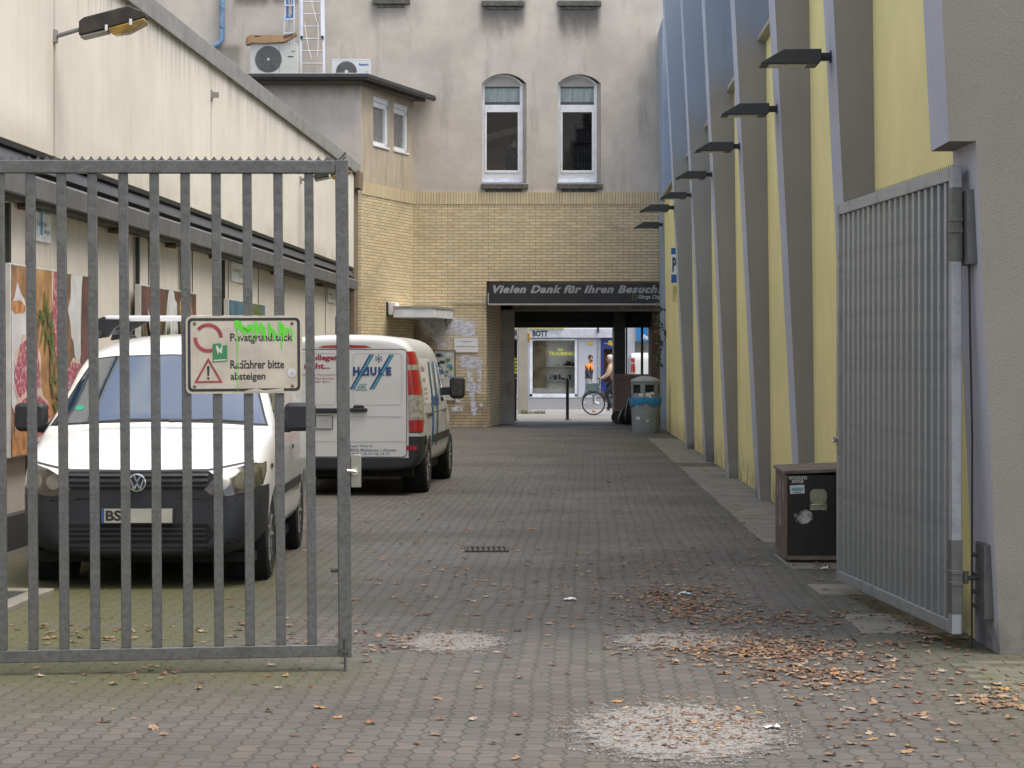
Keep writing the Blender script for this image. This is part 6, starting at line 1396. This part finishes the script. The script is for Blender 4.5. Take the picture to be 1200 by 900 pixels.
        o = mb.build('door_lettering', [mat('lettering blue', (.018, .06, .20), .45), mat('lettering teal', (.03, .22, .24), .45), mat('lettering sky', (.16, .36, .48), .45), mat('lettering slate', (.16, .19, .25), .5)], None, smooth=0); o.parent = dr_
    else:
        mb = MB()
        for s_, xa_, xb_, yb_, yt_ in (('Kollegen', 360, 397.2, 424, 415.8), ('nicht...', 357, 387.5, 432.2, 425.5)):
            a, b = rp(xa_, yb_), rp(xb_, yt_); project(mb, bv, None, fR, dR, .011, vf=text2d(s_, a[0], a[1], b[0]-a[0], b[1]-a[1], .035), m=0)
        for s_, xa_, xb_, yb_, yt_ in (('Kälte- und Planungsbüro', 352, 397, 440.5, 438), ('Kundendienst', 359, 392, 444.3, 441.8), ('und mehr Büro', 361, 387, 448.3, 445.6)):
            a, b = rp(xa_, yb_), rp(xb_, yt_); project(mb, bv, None, fR, dR, .011, vf=text2d(s_, a[0], a[1], b[0]-a[0], b[1]-a[1], .01), m=1)
        o = mb.build('door_lettering', [mat('lettering red', (.33, .015, .05), .45), mat('lettering rose', (.36, .12, .13), .45)], None, smooth=0); o.parent = dr_
        hz0 = rp(0, 481)[1]; a, b = rp(330, 0)[0], rp(397.5, 0)[0]; hh_, nn_, i_, d_ = bv.ray_cast(Vector((-.3, -1, hz0)), Vector((0, 1, 0))); yy = hh_.y-.01
        mb = MB(); mb.box(a, b, yy-.03, yy, hz0-.03, hz0+.03); o = mb.build('plate_lamp_strip', M_bump, None, bevel=.008); o.parent = dr_
        a, b = rp(338, 502), rp(390, 487.5); mb = MB(); mb.box(a[0]-.008, b[0]+.008, yy-.008, yy, a[1]-.008, b[1]+.008, 1); mb.box(a[0], b[0], yy-.012, yy-.0085, a[1], b[1], 0)
        for q, dz in ((352, 4), (357, 4), (357, 9)): c_ = rp(q, 488+dz); mb.flat(circle(c_[0], c_[1], .014, 10), lambda u, v: (u, yy-.0125, v), 2)
        o = mb.build('number_plate', [mat('blank plate', (.42, .42, .40), .5), M_bump, mat('plate blot', (.22, .22, .21))], None, smooth=0); o.parent = dr_
# tail lights wrap round the corners
for s_ in (-1, 1):
    dv = Vector((-s_*.55, .83, 0)).normalized(); uu = Vector((dv.y, -dv.x, 0)); uu = uu if uu.x*s_ > 0 else -uu; org = Vector((s_*.90, .05, 0))
    f45 = lambda u, v, uu=uu, dv=dv, org=org: tuple(org+uu*u-dv*1.0+Vector((0, 0, v)))
    def tl(z0, z1, a, b, c, d): return [(a, z0), (b, z0), (d, z1), (c, z1)]
    mb = MB(); Lz = [Z(505.5, 27), Z(500, 27), Z(491.5, 27), Z(462.5, 27), Z(433.5, 27), Z(427.5, 27), Z(413, 27)]
    def xl_(z): return -.125-.02*(z-.8)
    def xr_(z):
        t = (z-.76)/.97; return .075 - .10*max(0, t-.45)**1.2*1.6 - (.03 if z < .85 else 0)
    def band(z0, z1, m, off):
        n = 6; pl = [(xl_(z0+(z1-z0)*k/n), z0+(z1-z0)*k/n) for k in range(n, -1, -1)] + [(xr_(z0+(z1-z0)*k/n), z0+(z1-z0)*k/n) for k in range(n+1)]
        project(mb, bv, pl, f45, dv, off, .03, m)
    band(Lz[0]-.01, Lz[6]+.01, 2, .006); band(Lz[0], Lz[2], 0, .016); band(Lz[2], Lz[3], 1, .016); band(Lz[3], Lz[4], 0, .016); band(Lz[4], Lz[5], 1, .016); band(Lz[5], Lz[6], 0, .016)
    mb.build('tail_light', [M_redl, M_clear, M_black], vt, smooth=50)
    mb = MB(); a, b = rp(476.5, 527), rp(489, 522); project(mb, bv, [(s_*a[0], a[1]), (s_*b[0], a[1]), (s_*b[0], b[1]), (s_*a[0], b[1])], fR, dR, .012, .03); mb.build('reflector', M_redl, vt)
mb = MB(); hx_ = [(-.33, 1.79), (.0, 1.785), (.33, 1.79), (.26, 1.815), (0, 1.825), (-.26, 1.815)]; project(mb, bv, hx_, fR, dR, .012); mb.build('brake_light', M_redl, vt)
for fs3, dd, sg_ in ((fS, dS, 1), (fS2, (1, 0, 0), -1)):
    mb = MB(); project(mb, bv, rounded(.32, 1.75, 1.10, 1.66, .10), fs3, dd, .004); wp = mb.build('side_panel', mat('panel white', (.66, .66, .65), .35), vt)
    mb = MB(); project(mb, bv, [(2.62, 1.10), (3.72, 1.10), (3.45, 1.38), (3.10, 1.62), (2.64, 1.64)], fs3, dd, .005); mb.build('side_window', M_cglass, vt)
    mb = MB(); project(mb, bv, [(1.30, .60), (3.65, .60), (3.65, .70), (1.30, .70)], fs3, dd, .015); project(mb, bv, [(.30, .60), (.48, .60), (.48, .70), (.30, .70)], fs3, dd, .015); mb.build('side_strip', M_bump, vt)
    mb = MB()
    for y in (1.95, 2.55, 3.60): strip(bv, mb, [(y, .42), (y, 1.62)], fs3, dd, .003, .012)
    strip(bv, mb, [(.3, .98), (3.5, .98)], fs3, dd, .003, .010); mb.build('door_gap', M_gap, vt)
    mb = MB(); project(mb, bv, [(.5, .94), (1.25, .94), (1.25, .97), (.5, .97)], fs3, dd, .012); project(mb, bv, [(2.65, .95), (2.85, .95), (2.85, .99), (2.65, .99)], fs3, dd, .022); mb.build('door_handle', M_bump, vt)
    if sg_ > 0:
        mb = MB()
        for s_, y0, z0, wd, hg in (('Kälte', .45, 1.50, .40, .07), ('nicht', .45, 1.37, .34, .065), ('Service', .45, 1.27, .42, .035), ('Planung', .48, 1.21, .4, .035), ('Büro', .5, 1.15, .3, .035)): project(mb, bv, None, fs3, dd, .008, vf=text2d(s_, y0, z0, wd, hg, .02), m=0)
        for y0 in (1.15, 1.75):
            for j, m in ((0, 1), (.09, 2), (.15, 1)): project(mb, bv, [(y0+j, .55), (y0+j+.06, .55), (y0+j+.32, 1.62), (y0+j+.26, 1.62)], fs3, dd, .009, .08, m)
        project(mb, bv, None, fs3, dd, .011, vf=text2d('HAUKE', 1.25, 1.06, 1.0, .13, .06), m=1)
        mb.build('side_lettering', [mat('lettering rose', (.36, .12, .13)), mat('lettering blue', (.018, .06, .2)), mat('lettering teal', (.03, .22, .24))], vt, smooth=0)
    mr = part('wing_mirror', vt, (sg_*.93, 3.18, 1.26)); mb = MB(); mb.prism(rounded(-.10, .10, -.14, .16, .06), 'y', -.05, .10); mb.v = [(x+sg_*.17, y, z) for x, y, z in mb.v]; o = mb.build('shell', M_bump, None, bevel=.03); o.parent = mr
    mb = MB(); mb.prism(rounded(-.075, .075, -.10, .12, .04), 'y', -.056, -.052); mb.v = [(x+sg_*.17, y, z) for x, y, z in mb.v]; o = mb.build('mirror_glass', mat('mirror dark', (.05, .045, .04), .25, .2, .3, 20), None); o.parent = mr  # dark brown tone paints a reflection into the mirror
    mb = MB(); mb.box(min(-sg_*.04, sg_*.10), max(-sg_*.04, sg_*.10), -.03, .07, -.09, .02); o = mb.build('arm', M_bump, None, bevel=.015); o.parent = mr
    for y in (.90, 4.05): wheel(vt, sg_*.84, y, .325, sg_)
mb = MB(); mb.box(-.8, .8, .2, 4.6, .22, .34); mb.build('underbody', M_blackgap, vt)
mb = MB(); mb.prism([(-.72, 1.36), (.72, 1.36), (.66, 1.78), (-.66, 1.78)], 'y', 3.86, 3.87); 
# a pale van parked in the street, glimpsed through the shop window
sv = thing('parked_van', 'pale van parked in the street, glimpsed through the dark glazing right of the cyclist', 'van', (6.6, 84.0, -.03), rad(90))
for c in list(vt.children):
    if c.name.split('.')[0] in ('body', 'bumper', 'side_window', 'wheel', 'wheel_arch', 'underbody', 'tail_light'): copy_tree(c, sv)
sv.location = (4.45, 84.0, -.03); sv.rotation_euler = (0, 0, rad(-90))

# ------------------------------------------------------------------ people
M_skin = mat('skin', (.42, .25, .18), .55, 0, .06, 12); M_ojac = mat('orange jacket yoke', (.62, .20, .015), .7); M_djac = mat('dark jacket', (.035, .036, .042), .8); M_gtr = mat('grey trousers', (.32, .33, .36), .8); M_wsh = mat('white shoes', (.62, .62, .64), .6)
M_beige = mat('beige jacket', (.46, .34, .24), .8); M_ntr = mat('dark blue trousers', (.022, .025, .035), .8); M_bsh = mat('black shoes', (.015, .015, .015), .6); M_whair = mat('white hair', (.62, .60, .57), .7); M_dhair = mat('dark hair', (.03, .02, .015), .7); M_dtop = mat('black sweater', (.02, .022, .026), .8)
def figure(name, par, J, E, root, mats, fm, fingers=()):
    """J: joint -> (pos, radius); E: edges; fm(co, joint)->material index; one continuous skinned body"""
    ks = list(J); ix = {k: i for i, k in enumerate(ks)}
    me = bpy.data.meshes.new('sk'); me.from_pydata([J[k][0] for k in ks], [(ix[a], ix[b]) for a, b in E], [])
    o = bpy.data.objects.new('sk', me); COL.objects.link(o); sk_ = o.modifiers.new('s', 'SKIN'); sb = o.modifiers.new('u', 'SUBSURF'); sb.levels = 2; sb.render_levels = 2
    for i, k in enumerate(ks):
        d = me.skin_vertices[0].data[i]; r_ = J[k][1]; d.radius = r_ if isinstance(r_, tuple) else (r_, r_); d.use_root = (k == root)
    dg = bpy.context.evaluated_depsgraph_get(); dg.update(); m2 = bpy.data.meshes.new_from_object(o.evaluated_get(dg)); bpy.data.objects.remove(o)
    mb = MB(); mb.add([v.co.copy() for v in m2.vertices], [])
    P = [(k, Vector(J[k][0])) for k in ks]
    for p in m2.polygons:
        c = p.center; k = min(P, key=lambda q: (q[1]-c).length)[0]; mb.f.append(tuple(p.vertices)); mb.m.append(fm(c, k))
    for base, dirv, side, m in fingers:   # five short bent fingers rooted in the palm
        b = Vector(base); d = Vector(dirv).normalized(); sv_ = Vector(side).normalized(); cu = d.cross(sv_)
        for i, ln in enumerate((.065, .078, .083, .076, .06)):
            q = b+sv_*(.028*(i-2)*.55); dd = d if i else (d*.6+sv_*-.7).normalized()
            mb.tube([q-dd*.02, q+dd*ln*.5, q+dd*ln*.8+cu*.014, q+dd*ln+cu*.032], [.010, .009, .008, .006], 6, m)
    return mb.build(name, mats, par, smooth=70)
def head_bits(par, c, yaw, hair_m, beard=False, bald=.0, sc=1.0):
    cs, sn = math.cos(yaw), math.sin(yaw); rot = lambda p: (c[0]+sc*(p[0]*cs-p[1]*sn), c[1]+sc*(p[0]*sn+p[1]*cs), c[2]+sc*p[2])   # face looks along local +x
    mb = MB(); mb.ball((-.012, 0, .028), (.108, .086, .112), 16); mb.f = [f for f in mb.f if sum(mb.v[i][2] for i in f)/len(f) > .0+bald or sum(mb.v[i][0] for i in f)/len(f) < -.035]; mb.f = [f for f in mb.f if not (sum(mb.v[i][0] for i in f)/len(f) > .055 and sum(mb.v[i][2] for i in f)/len(f) < .085)]
    mb.m = [0]*len(mb.f); mb.v = [rot(p) for p in mb.v]; mb.build('hair', hair_m, par)
    mb = MB(); mb.ball((.102, 0, -.012), (.020, .013, .026), 8, 0)
    for s_ in (-1, 1): mb.ball((.086, s_*.032, .018), (.010, .013, .008), 8, 1); mb.ball((-.005, s_*.083, -.005), (.022, .010, .032), 8, 0)
    mb.ball((.086, 0, -.062), (.008, .024, .006), 8, 2)
    if beard: mb.ball((.055, 0, -.082), (.045, .055, .035), 10, 3)
    mb.v = [rot(p) for p in mb.v]; mb.build('face', [M_skin, M_black, mat('lip', (.3, .12, .1), .6), M_dhair], par)
# man with the orange and black jacket, walking to the right along the shop front
Ym = 82.0; pm = thing('person', 'man in orange and dark jacket walking past the shop window with a bag', 'person', (X(690, Ym), Ym, -.03), 0)
J = {'hip': ((0,0,.96), (.15,.12)), 'waist': ((.0,0,1.10), (.155,.115)), 'chest': ((.02,0,1.32), (.185,.13)), 'neck0': ((.03,0,1.50), (.10,.085)), 'neck': ((.045,0,1.57), .058), 'jaw': ((.075,0,1.65), (.068,.072)), 'head': ((.075,0,1.73), (.092,.082)), 'crown': ((.07,0,1.80), .065),
     'shL': ((.02,.19,1.45), .075), 'elL': ((-.13,.25,1.20), .058), 'wrL': ((-.16,.24,.98), .040), 'haL': ((-.15,.235,.90), (.045,.026)), 'shR': ((.03,-.19,1.45), .075), 'elR': ((.08,-.25,1.19), .058), 'wrR': ((.20,-.25,1.00), .040), 'haR': ((.24,-.25,.93), (.045,.026)),
     'hL': ((.0,.09,.92), .10), 'kL': ((.14,.09,.52), .072), 'aL': ((.20,.09,.11), .048), 'tL': ((.38,.09,.045), (.050,.040)), 'hR': ((0,-.09,.92), .10), 'kR': ((-.05,-.09,.50), .072), 'aR': ((-.25,-.09,.13), .048), 'tR': ((-.12,-.09,.045), (.050,.038))}
E = [('hip','waist'),('waist','chest'),('chest','neck0'),('neck0','neck'),('neck','jaw'),('jaw','head'),('head','crown'),('neck0','shL'),('shL','elL'),('elL','wrL'),('wrL','haL'),('neck0','shR'),('shR','elR'),('elR','wrR'),('wrR','haR'),('hip','hL'),('hL','kL'),('kL','aL'),('aL','tL'),('hip','hR'),('hR','kR'),('kR','aR'),('aR','tR')]
def fm(c, k):
    if c.z > 1.585: return 0
    if k in ('haL', 'haR'): return 0
    if k[0] in 'kh' and k not in ('head',) and k not in ('haL', 'haR'): return 3 if c.z < .98 else 2
    if k[0] == 'a': return 3 if c.z > .14 else 4
    if k[0] == 't': return 4
    if c.z > 1.30 and abs(c.y) < .26: return 1
    return 2
# turned a little towards us: the figure walks along +x, its right side to the camera
figure('body', pm, J, E, 'hip', [M_skin, M_ojac, M_djac, M_gtr, M_wsh], fm, [((.255,-.25,.90), (.3,0,-1), (0,1,0), 0), ((-.145,.235,.87), (.1,0,-1), (0,-1,0), 0)]); head_bits(pm, (.075, 0, 1.735), -.5, M_dhair, True); pm.rotation_euler = (0, 0, -.45)
bg_ = thing('carrier_bag', 'greenish plastic bag held by the walking man', 'bag', (pm.location.x+.13, Ym-.36, .35)); mb = MB(); mb.prism([(-.16, 0), (.16, 0), (.18, .3), (.10, .40), (-.10, .40), (-.18, .3)], 'y', -.05, .05); mb.build('sack', mat('bag teal', (.16, .27, .28), .5), bg_, bevel=.03); mb = MB(); mb.tube([(-.08, 0, .38), (-.03, 0, .50), (.03, 0, .50), (.08, 0, .38)], .012, 6); mb.build('handle', mat('bag teal', (.2, .3, .3)), bg_)
# cyclist riding to the left, half hidden by the dark post
Yb = 66.0; bxx = X(695.5, Yb)
bk = thing('bicycle', 'silver grey city bicycle ridden to the left through the street, front half visible', 'bicycle', (bxx, Yb, 0.004)); M_frm = mat('bike frame grey', (.22, .24, .26), .35, .4)
R_ = .345; WBk = 1.08
for x, nm in ((0, 'wheel'), (WBk, 'wheel')):
    w_ = part('wheel', bk, (x, 0, R_)); mb = MB(); n = 40; mb.tube([(R_*.955*math.cos(2*math.pi*i/n), 0, R_*.955*math.sin(2*math.pi*i/n)) for i in range(n+1)], .018, 8); o = mb.build('tyre', M_tyre, None); o.parent = w_
    mb = MB(); mb.tube([(R_*.89*math.cos(2*math.pi*i/n), 0, R_*.89*math.sin(2*math.pi*i/n)) for i in range(n+1)], .008, 6); mb.cyl((0, -.04, 0), (0, .04, 0), .02, n=8); o = mb.build('rim', M_alu, None); o.parent = w_
    mb = MB()
    for k in range(18): a = 2*math.pi*k/18; mb.tube([(0, .02*(-1)**k, 0), (R_*.89*math.cos(a), 0, R_*.89*math.sin(a))], .0015, 4)
    mb.box(-.05, .05, -.012, -.006, -.26, -.20, 1); o = mb.build('spokes', [M_alu, mat('reflector amber', (.6, .25, .02), .3)], None); o.parent = w_
mb = MB(); mb.tube([(0, .06, R_), (-.02, .06, .45), (.12, .03, .80), (.17, 0, .92)], .013, 6); mb.tube([(0, -.06, R_), (-.02, -.06, .45), (.12, -.03, .80), (.17, 0, .92)], .013, 6); mb.tube([(.12, 0, .74), (.19, 0, .98)], .022, 8); mb.tube([(.14, 0, .82), (.35, 0, .55), (.50, 0, .32)], .022, 8); mb.tube([(.14, 0, .74), (.33, 0, .46), (.50, 0, .30)], .018, 8); mb.tube([(.50, 0, .30), (.68, 0, .88)], .018, 8); mb.tube([(.50, 0, .30), (1.08, .05, R_)], .012, 6); mb.tube([(.66, 0, .80), (1.08, .05, R_)], .010, 6); mb.build('frame', M_frm, bk)
mb = MB(); mb.tube([(.19, 0, .98), (.17, 0, 1.08), (.13, 0, 1.10)], .014, 8); mb.tube([(.30, -.28, 1.06), (.16, -.24, 1.09), (.12, 0, 1.10), (.16, .24, 1.09), (.30, .28, 1.06)], .012, 8); mb.build('handlebar', M_dark, bk)
mb = MB(); mb.prism([(.55, .90), (.86, .92), (.86, .97), (.55, .94)], 'y', -.07, .07); mb.tube([(.68, 0, .85), (.70, 0, .92)], .014, 6); mb.build('saddle', M_black, bk, bevel=.015)
mb = MB(); n = 16; 
for s_ in (-.022, .022): mb.tube([(R_*1.08*math.cos(a), s_*0, R_+R_*1.08*math.sin(a)) for a in [rad(10+k*12) for k in range(13)]], .02, 6)
mb.build('mudguard', M_frm, bk)
mb = MB(); mb.lathe([(0, -.01), (.09, -.01), (.09, .01), (0, .01)], (.50, -.05, .30), 16, 'y'); mb.tube([(.50, -.07, .30), (.44, -.09, .15)], .012, 6); mb.tube([(.50, .07, .30), (.56, .09, .45)], .012, 6); mb.box(.39, .49, -.15, -.07, .13, .155); mb.box(.51, .61, .07, .15, .44, .465); mb.build('crank', M_dark, bk)
bs = thing('bicycle_basket', 'dark wire basket with a green bag on the front of the bicycle', 'basket', (bxx-.04, Yb, .72)); mb = MB(); mb.prism([(-.15, 0), (.15, 0), (.19, .24), (-.19, .24)], 'y', -.14, .14); mb.build('basket', mat('basket teal grey', (.13, .19, .20), .7), bs, bevel=.02); mb = MB(); mb.ball((0, 0, .22), (.15, .11, .04), 12); mb.build('bag', mat('bag teal', (.2, .3, .3)), bs)
cy = thing('person', 'white haired cyclist in a beige jacket and dark trousers riding to the left', 'person', (bxx, Yb, 0.004))
J = {'hip': ((.72,0,1.02), (.15,.13)), 'waist': ((.66,0,1.18), (.16,.13)), 'chest': ((.55,0,1.40), (.18,.135)), 'neck0': ((.47,0,1.55), (.10,.085)), 'neck': ((.43,0,1.61), .058), 'jaw': ((.385,0,1.68), (.07,.072)), 'head': ((.385,0,1.75), (.092,.082)), 'crown': ((.39,0,1.82), .065),
     'shL': ((.47,-.19,1.48), .078), 'elL': ((.38,-.25,1.24), .06), 'wrL': ((.24,-.25,1.13), .042), 'haL': ((.19,-.245,1.115), (.04,.03)), 'shR': ((.47,.19,1.48), .078), 'elR': ((.38,.25,1.24), .06), 'wrR': ((.24,.25,1.13), .042), 'haR': ((.19,.245,1.115), (.04,.03)),
     'hL': ((.70,-.09,.97), .105), 'kL': ((.36,-.11,.66), .078), 'aL': ((.50,-.11,.25), .052), 'tL': ((.36,-.11,.195), (.048,.038)), 'hR': ((.70,.09,.97), .105), 'kR': ((.38,.11,.88), .078), 'aR': ((.60,.11,.56), .052), 'tR': ((.46,.11,.50), (.048,.038))}
J = {k: ((p[0]+{'hip': -.06, 'waist': -.04, 'chest': .0, 'neck0': .06, 'neck': .09, 'jaw': .10, 'head': .10, 'crown': .10, 'hL': -.05, 'hR': -.05, 'shL': .02, 'shR': .02, 'elL': .02, 'elR': .02}.get(k, .02), p[1], p[2]-.09*max(0, min(1, (p[2]-.95)/.5))), r_) for k, (p, r_) in J.items()}
def fm2(c, k):
    if c.z > 1.54 and c.x < .60: return 0
    if k in ('haL', 'haR'): return 0
    if k[0] == 't' or (k[0] == 'a' and c.z < .27): return 3
    if k[0] in 'ka' or (k[0] == 'h' and k not in ('head',)): return 2
    return 1
figure('body', cy, J, E, 'hip', [M_skin, M_beige, M_ntr, M_bsh], fm2, [((.205,-.245,1.085), (-.8,0,-.6), (0,1,0), 0), ((.205,.245,1.085), (-.8,0,-.6), (0,-1,0), 0)]); head_bits(cy, (.485, 0, 1.665), math.pi, M_whair)
# figure behind the left arched window
pw = thing('person', 'dim figure in a dark top sitting behind the left arched window', 'person', (-.03, YF+.75, 5.78))
J = {'hip': ((0,0,.45), (.17,.14)), 'waist': ((.0,0,.62), (.17,.13)), 'chest': ((.02,0,.86), (.19,.14)), 'neck0': ((.04,0,1.04), (.10,.085)), 'neck': ((.06,0,1.10), .058), 'jaw': ((.095,0,1.17), (.07,.072)), 'head': ((.09,0,1.25), (.092,.082)), 'crown': ((.08,0,1.32), .065),
     'shL': ((.02,.20,.97), .08), 'elL': ((.12,.26,.72), .06), 'wrL': ((.34,.20,.66), .042), 'haL': ((.42,.18,.66), (.04,.03)), 'shR': ((.02,-.20,.97), .08), 'elR': ((.12,-.26,.72), .06), 'wrR': ((.34,-.20,.66), .042), 'haR': ((.42,-.18,.66), (.04,.03)),
     'hL': ((.05,.10,.42), .11), 'kL': ((.45,.12,.44), .08), 'aL': ((.45,.12,.08), .05), 'tL': ((.58,.12,.04), (.045,.035)), 'hR': ((.05,-.10,.42), .11), 'kR': ((.45,-.12,.44), .08), 'aR': ((.45,-.12,.08), .05), 'tR': ((.58,-.12,.04), (.045,.035))}
figure('body', pw, J, E, 'hip', [M_skin, M_dtop, M_ntr, M_bsh], lambda c, k: 0 if c.z > 1.10 or k in ('haL', 'haR') else (2 if c.z < .5 else 1), [((.44,-.18,.66), (1,0,0), (0,1,0), 0), ((.44,.18,.66), (1,0,0), (0,-1,0), 0)]); head_bits(pw, (.09, 0, 1.255), 0, M_dhair)
mb = MB(); [mb.flat(leafpoly(0, .86, .10, .02, a), lambda u, v: (.02+u*.5, -.20-.02, v)) for a in (1.0, 1.57, 2.1)]; mb.build('shirt_print', M_white, pw, smooth=0)

# ------------------------------------------------------------------ fallen leaves
RL = random.Random(11)
M_lf = [mat('leaf rust', (.165, .078, .042), .75, 0, .35, 30), mat('leaf tan', (.235, .145, .085), .75, 0, .3, 30), mat('leaf brown', (.11, .06, .036), .8, 0, .35, 30), mat('leaf ochre', (.31, .165, .055), .7, 0, .3, 30), mat('leaf pale', (.32, .25, .17), .8, 0, .2, 30)]
def leaf_geo(kind, s_):
    pts = []; lob = 5 if kind % 3 else 1
    if lob == 5:
        for i in range(5):
            a = rad(-110+55*i+90); r1 = s_*(1.0, .85, 1.0)[i % 3]*RL.uniform(.85, 1.1); pts.append((r1*math.cos(a), r1*math.sin(a))); b = a+rad(27); pts.append((s_*.48*math.cos(b), s_*.48*math.sin(b)))
        pts.append((.0, -s_*.8))
    else: pts = [(0, -s_), (s_*.42, -s_*.4), (s_*.5, s_*.1), (s_*.25, s_*.65), (0, s_*1.05), (-s_*.28, s_*.6), (-s_*.48, s_*.1), (-s_*.4, -s_*.45)]
    vs = [(0, 0, .004+s_*RL.uniform(.0, .10))]; 
    for x, y in pts: vs.append((x, y, .003+max(0, RL.gauss(.05, .13))*s_))
    n = len(pts); return vs, [(0, 1+i, 1+(i+1) % n) for i in range(n)]
leaf_mesh = []
for k in range(15):
    mb = MB(); vs, fs = leaf_geo(k, .055); mb.add(vs, fs); o = mb.build('leaf_pattern', M_lf[k % 5], smooth=0); leaf_mesh.append(o.data); bpy.data.objects.remove(o)
ZONES = [ # centre px, centre row, half width, half height, count
 (900, 762, 130, 16, 560), (800, 705, 60, 18, 340), (880, 725, 110, 10, 260), (960, 790, 90, 14, 260), (1010, 800, 130, 30, 100), (1170, 818, 50, 18, 110), (1060, 845, 130, 30, 80), (760, 690, 160, 40, 170), (780, 660, 190, 26, 130),
 (850, 640, 60, 40, 70), (1000, 720, 90, 22, 60), (1080, 738, 50, 14, 90), (560, 690, 140, 40, 90), (300, 745, 260, 26, 110), (200, 790, 230, 16, 45), (430, 760, 60, 24, 45), (90, 745, 80, 14, 40), (1110, 752, 50, 12, 50),
 (640, 830, 260, 60, 34), (330, 850, 330, 45, 24), (1050, 880, 150, 20, 25), (640, 590, 200, 50, 100), (860, 590, 50, 40, 50), (690, 545, 120, 30, 50), (1030, 690, 40, 12, 30), (840, 850, 110, 30, 22), (970, 662, 22, 8, 26), (480, 640, 90, 60, 45)]
LV = []
for cx, cz, rx, ry, n in ZONES:
    for _ in range(n):
        px = RL.gauss(cx, rx*.55); py = RL.gauss(cz, ry*.55)
        if py < 515 or py > 915: continue
        Y = GY(py); x = X(px, Y)
        if x > W0(Y)-.04 or (x > 2.70 and Y < 13) or x < -4.1: continue
        LV.append((Y, x, RL.random(), RL.uniform(.32, .70)*(1 if RL.random() < .65 else .55)))
for _ in range(260):
    Y = RL.uniform(9, 40); x = RL.uniform(-3.5, W0(Y)-.05)
    if x > 2.7 and Y < 13: continue
    LV.append((Y, x, RL.random(), RL.uniform(.3, .7)))
KIN = [0, 0, 0, 1, 1, 1, 2, 2, 3, 4]
LV.sort(key=lambda q: -q[3]/q[0]); WORD = ['rust brown', 'tan', 'dark brown', 'ochre yellow', 'pale dry']
for i, (Y, x, t, s_) in enumerate(LV[:300]):
    kc = KIN[int(t*10)]; k = kc+5*(i % 3); o = bpy.data.objects.new('fallen_leaf', leaf_mesh[k]); COL.objects.link(o); o.location = (x, Y, .004); o.rotation_euler = (RL.gauss(0, .10), RL.gauss(0, .10), RL.uniform(0, 6.28)); o.scale = (s_,)*3
    tag(o, WORD[kc]+' fallen leaf lying on the grey paving', 'leaf', WORD[kc]+' fallen leaves on the paving')
mb = MB()
for Y, x, t, s_ in LV[300:]:
    kc = KIN[int(t*10)]; vs, fs = leaf_geo(RL.randrange(15), .055*s_); a = RL.uniform(0, 6.28); c, s2 = math.cos(a), math.sin(a); mb.add([(x+u*c-v*s2, Y+u*s2+v*c, w_+.005) for u, v, w_ in vs], fs, kc)
for cx, cz, rx, ry, n in ((810, 852, 110, 28, 420), (830, 752, 60, 10, 160), (530, 753, 60, 11, 70), (900, 760, 160, 30, 500), (780, 690, 160, 40, 350)):   # crumbs of broken leaf
    for _ in range(n):
        py = RL.gauss(cz, ry*.5); px = RL.gauss(cx, rx*.5); Y = GY(min(max(py, 520), 920)); x = X(px, Y); s_ = RL.uniform(.006, .018); a = RL.uniform(0, 6.28)
        if x > W0(Y)-.04: continue
        mb.add([(x+s_*math.cos(a+b)*RL.uniform(.6, 1.2), Y+s_*math.sin(a+b)*1.3, .007+RL.random()*.008) for b in (0, 2.1, 4.2)], [(0, 1, 2)], RL.choice((0, 0, 2, 1, 4)))
tag(mb.build('leaf_litter', M_lf, smooth=0), kind='stuff')
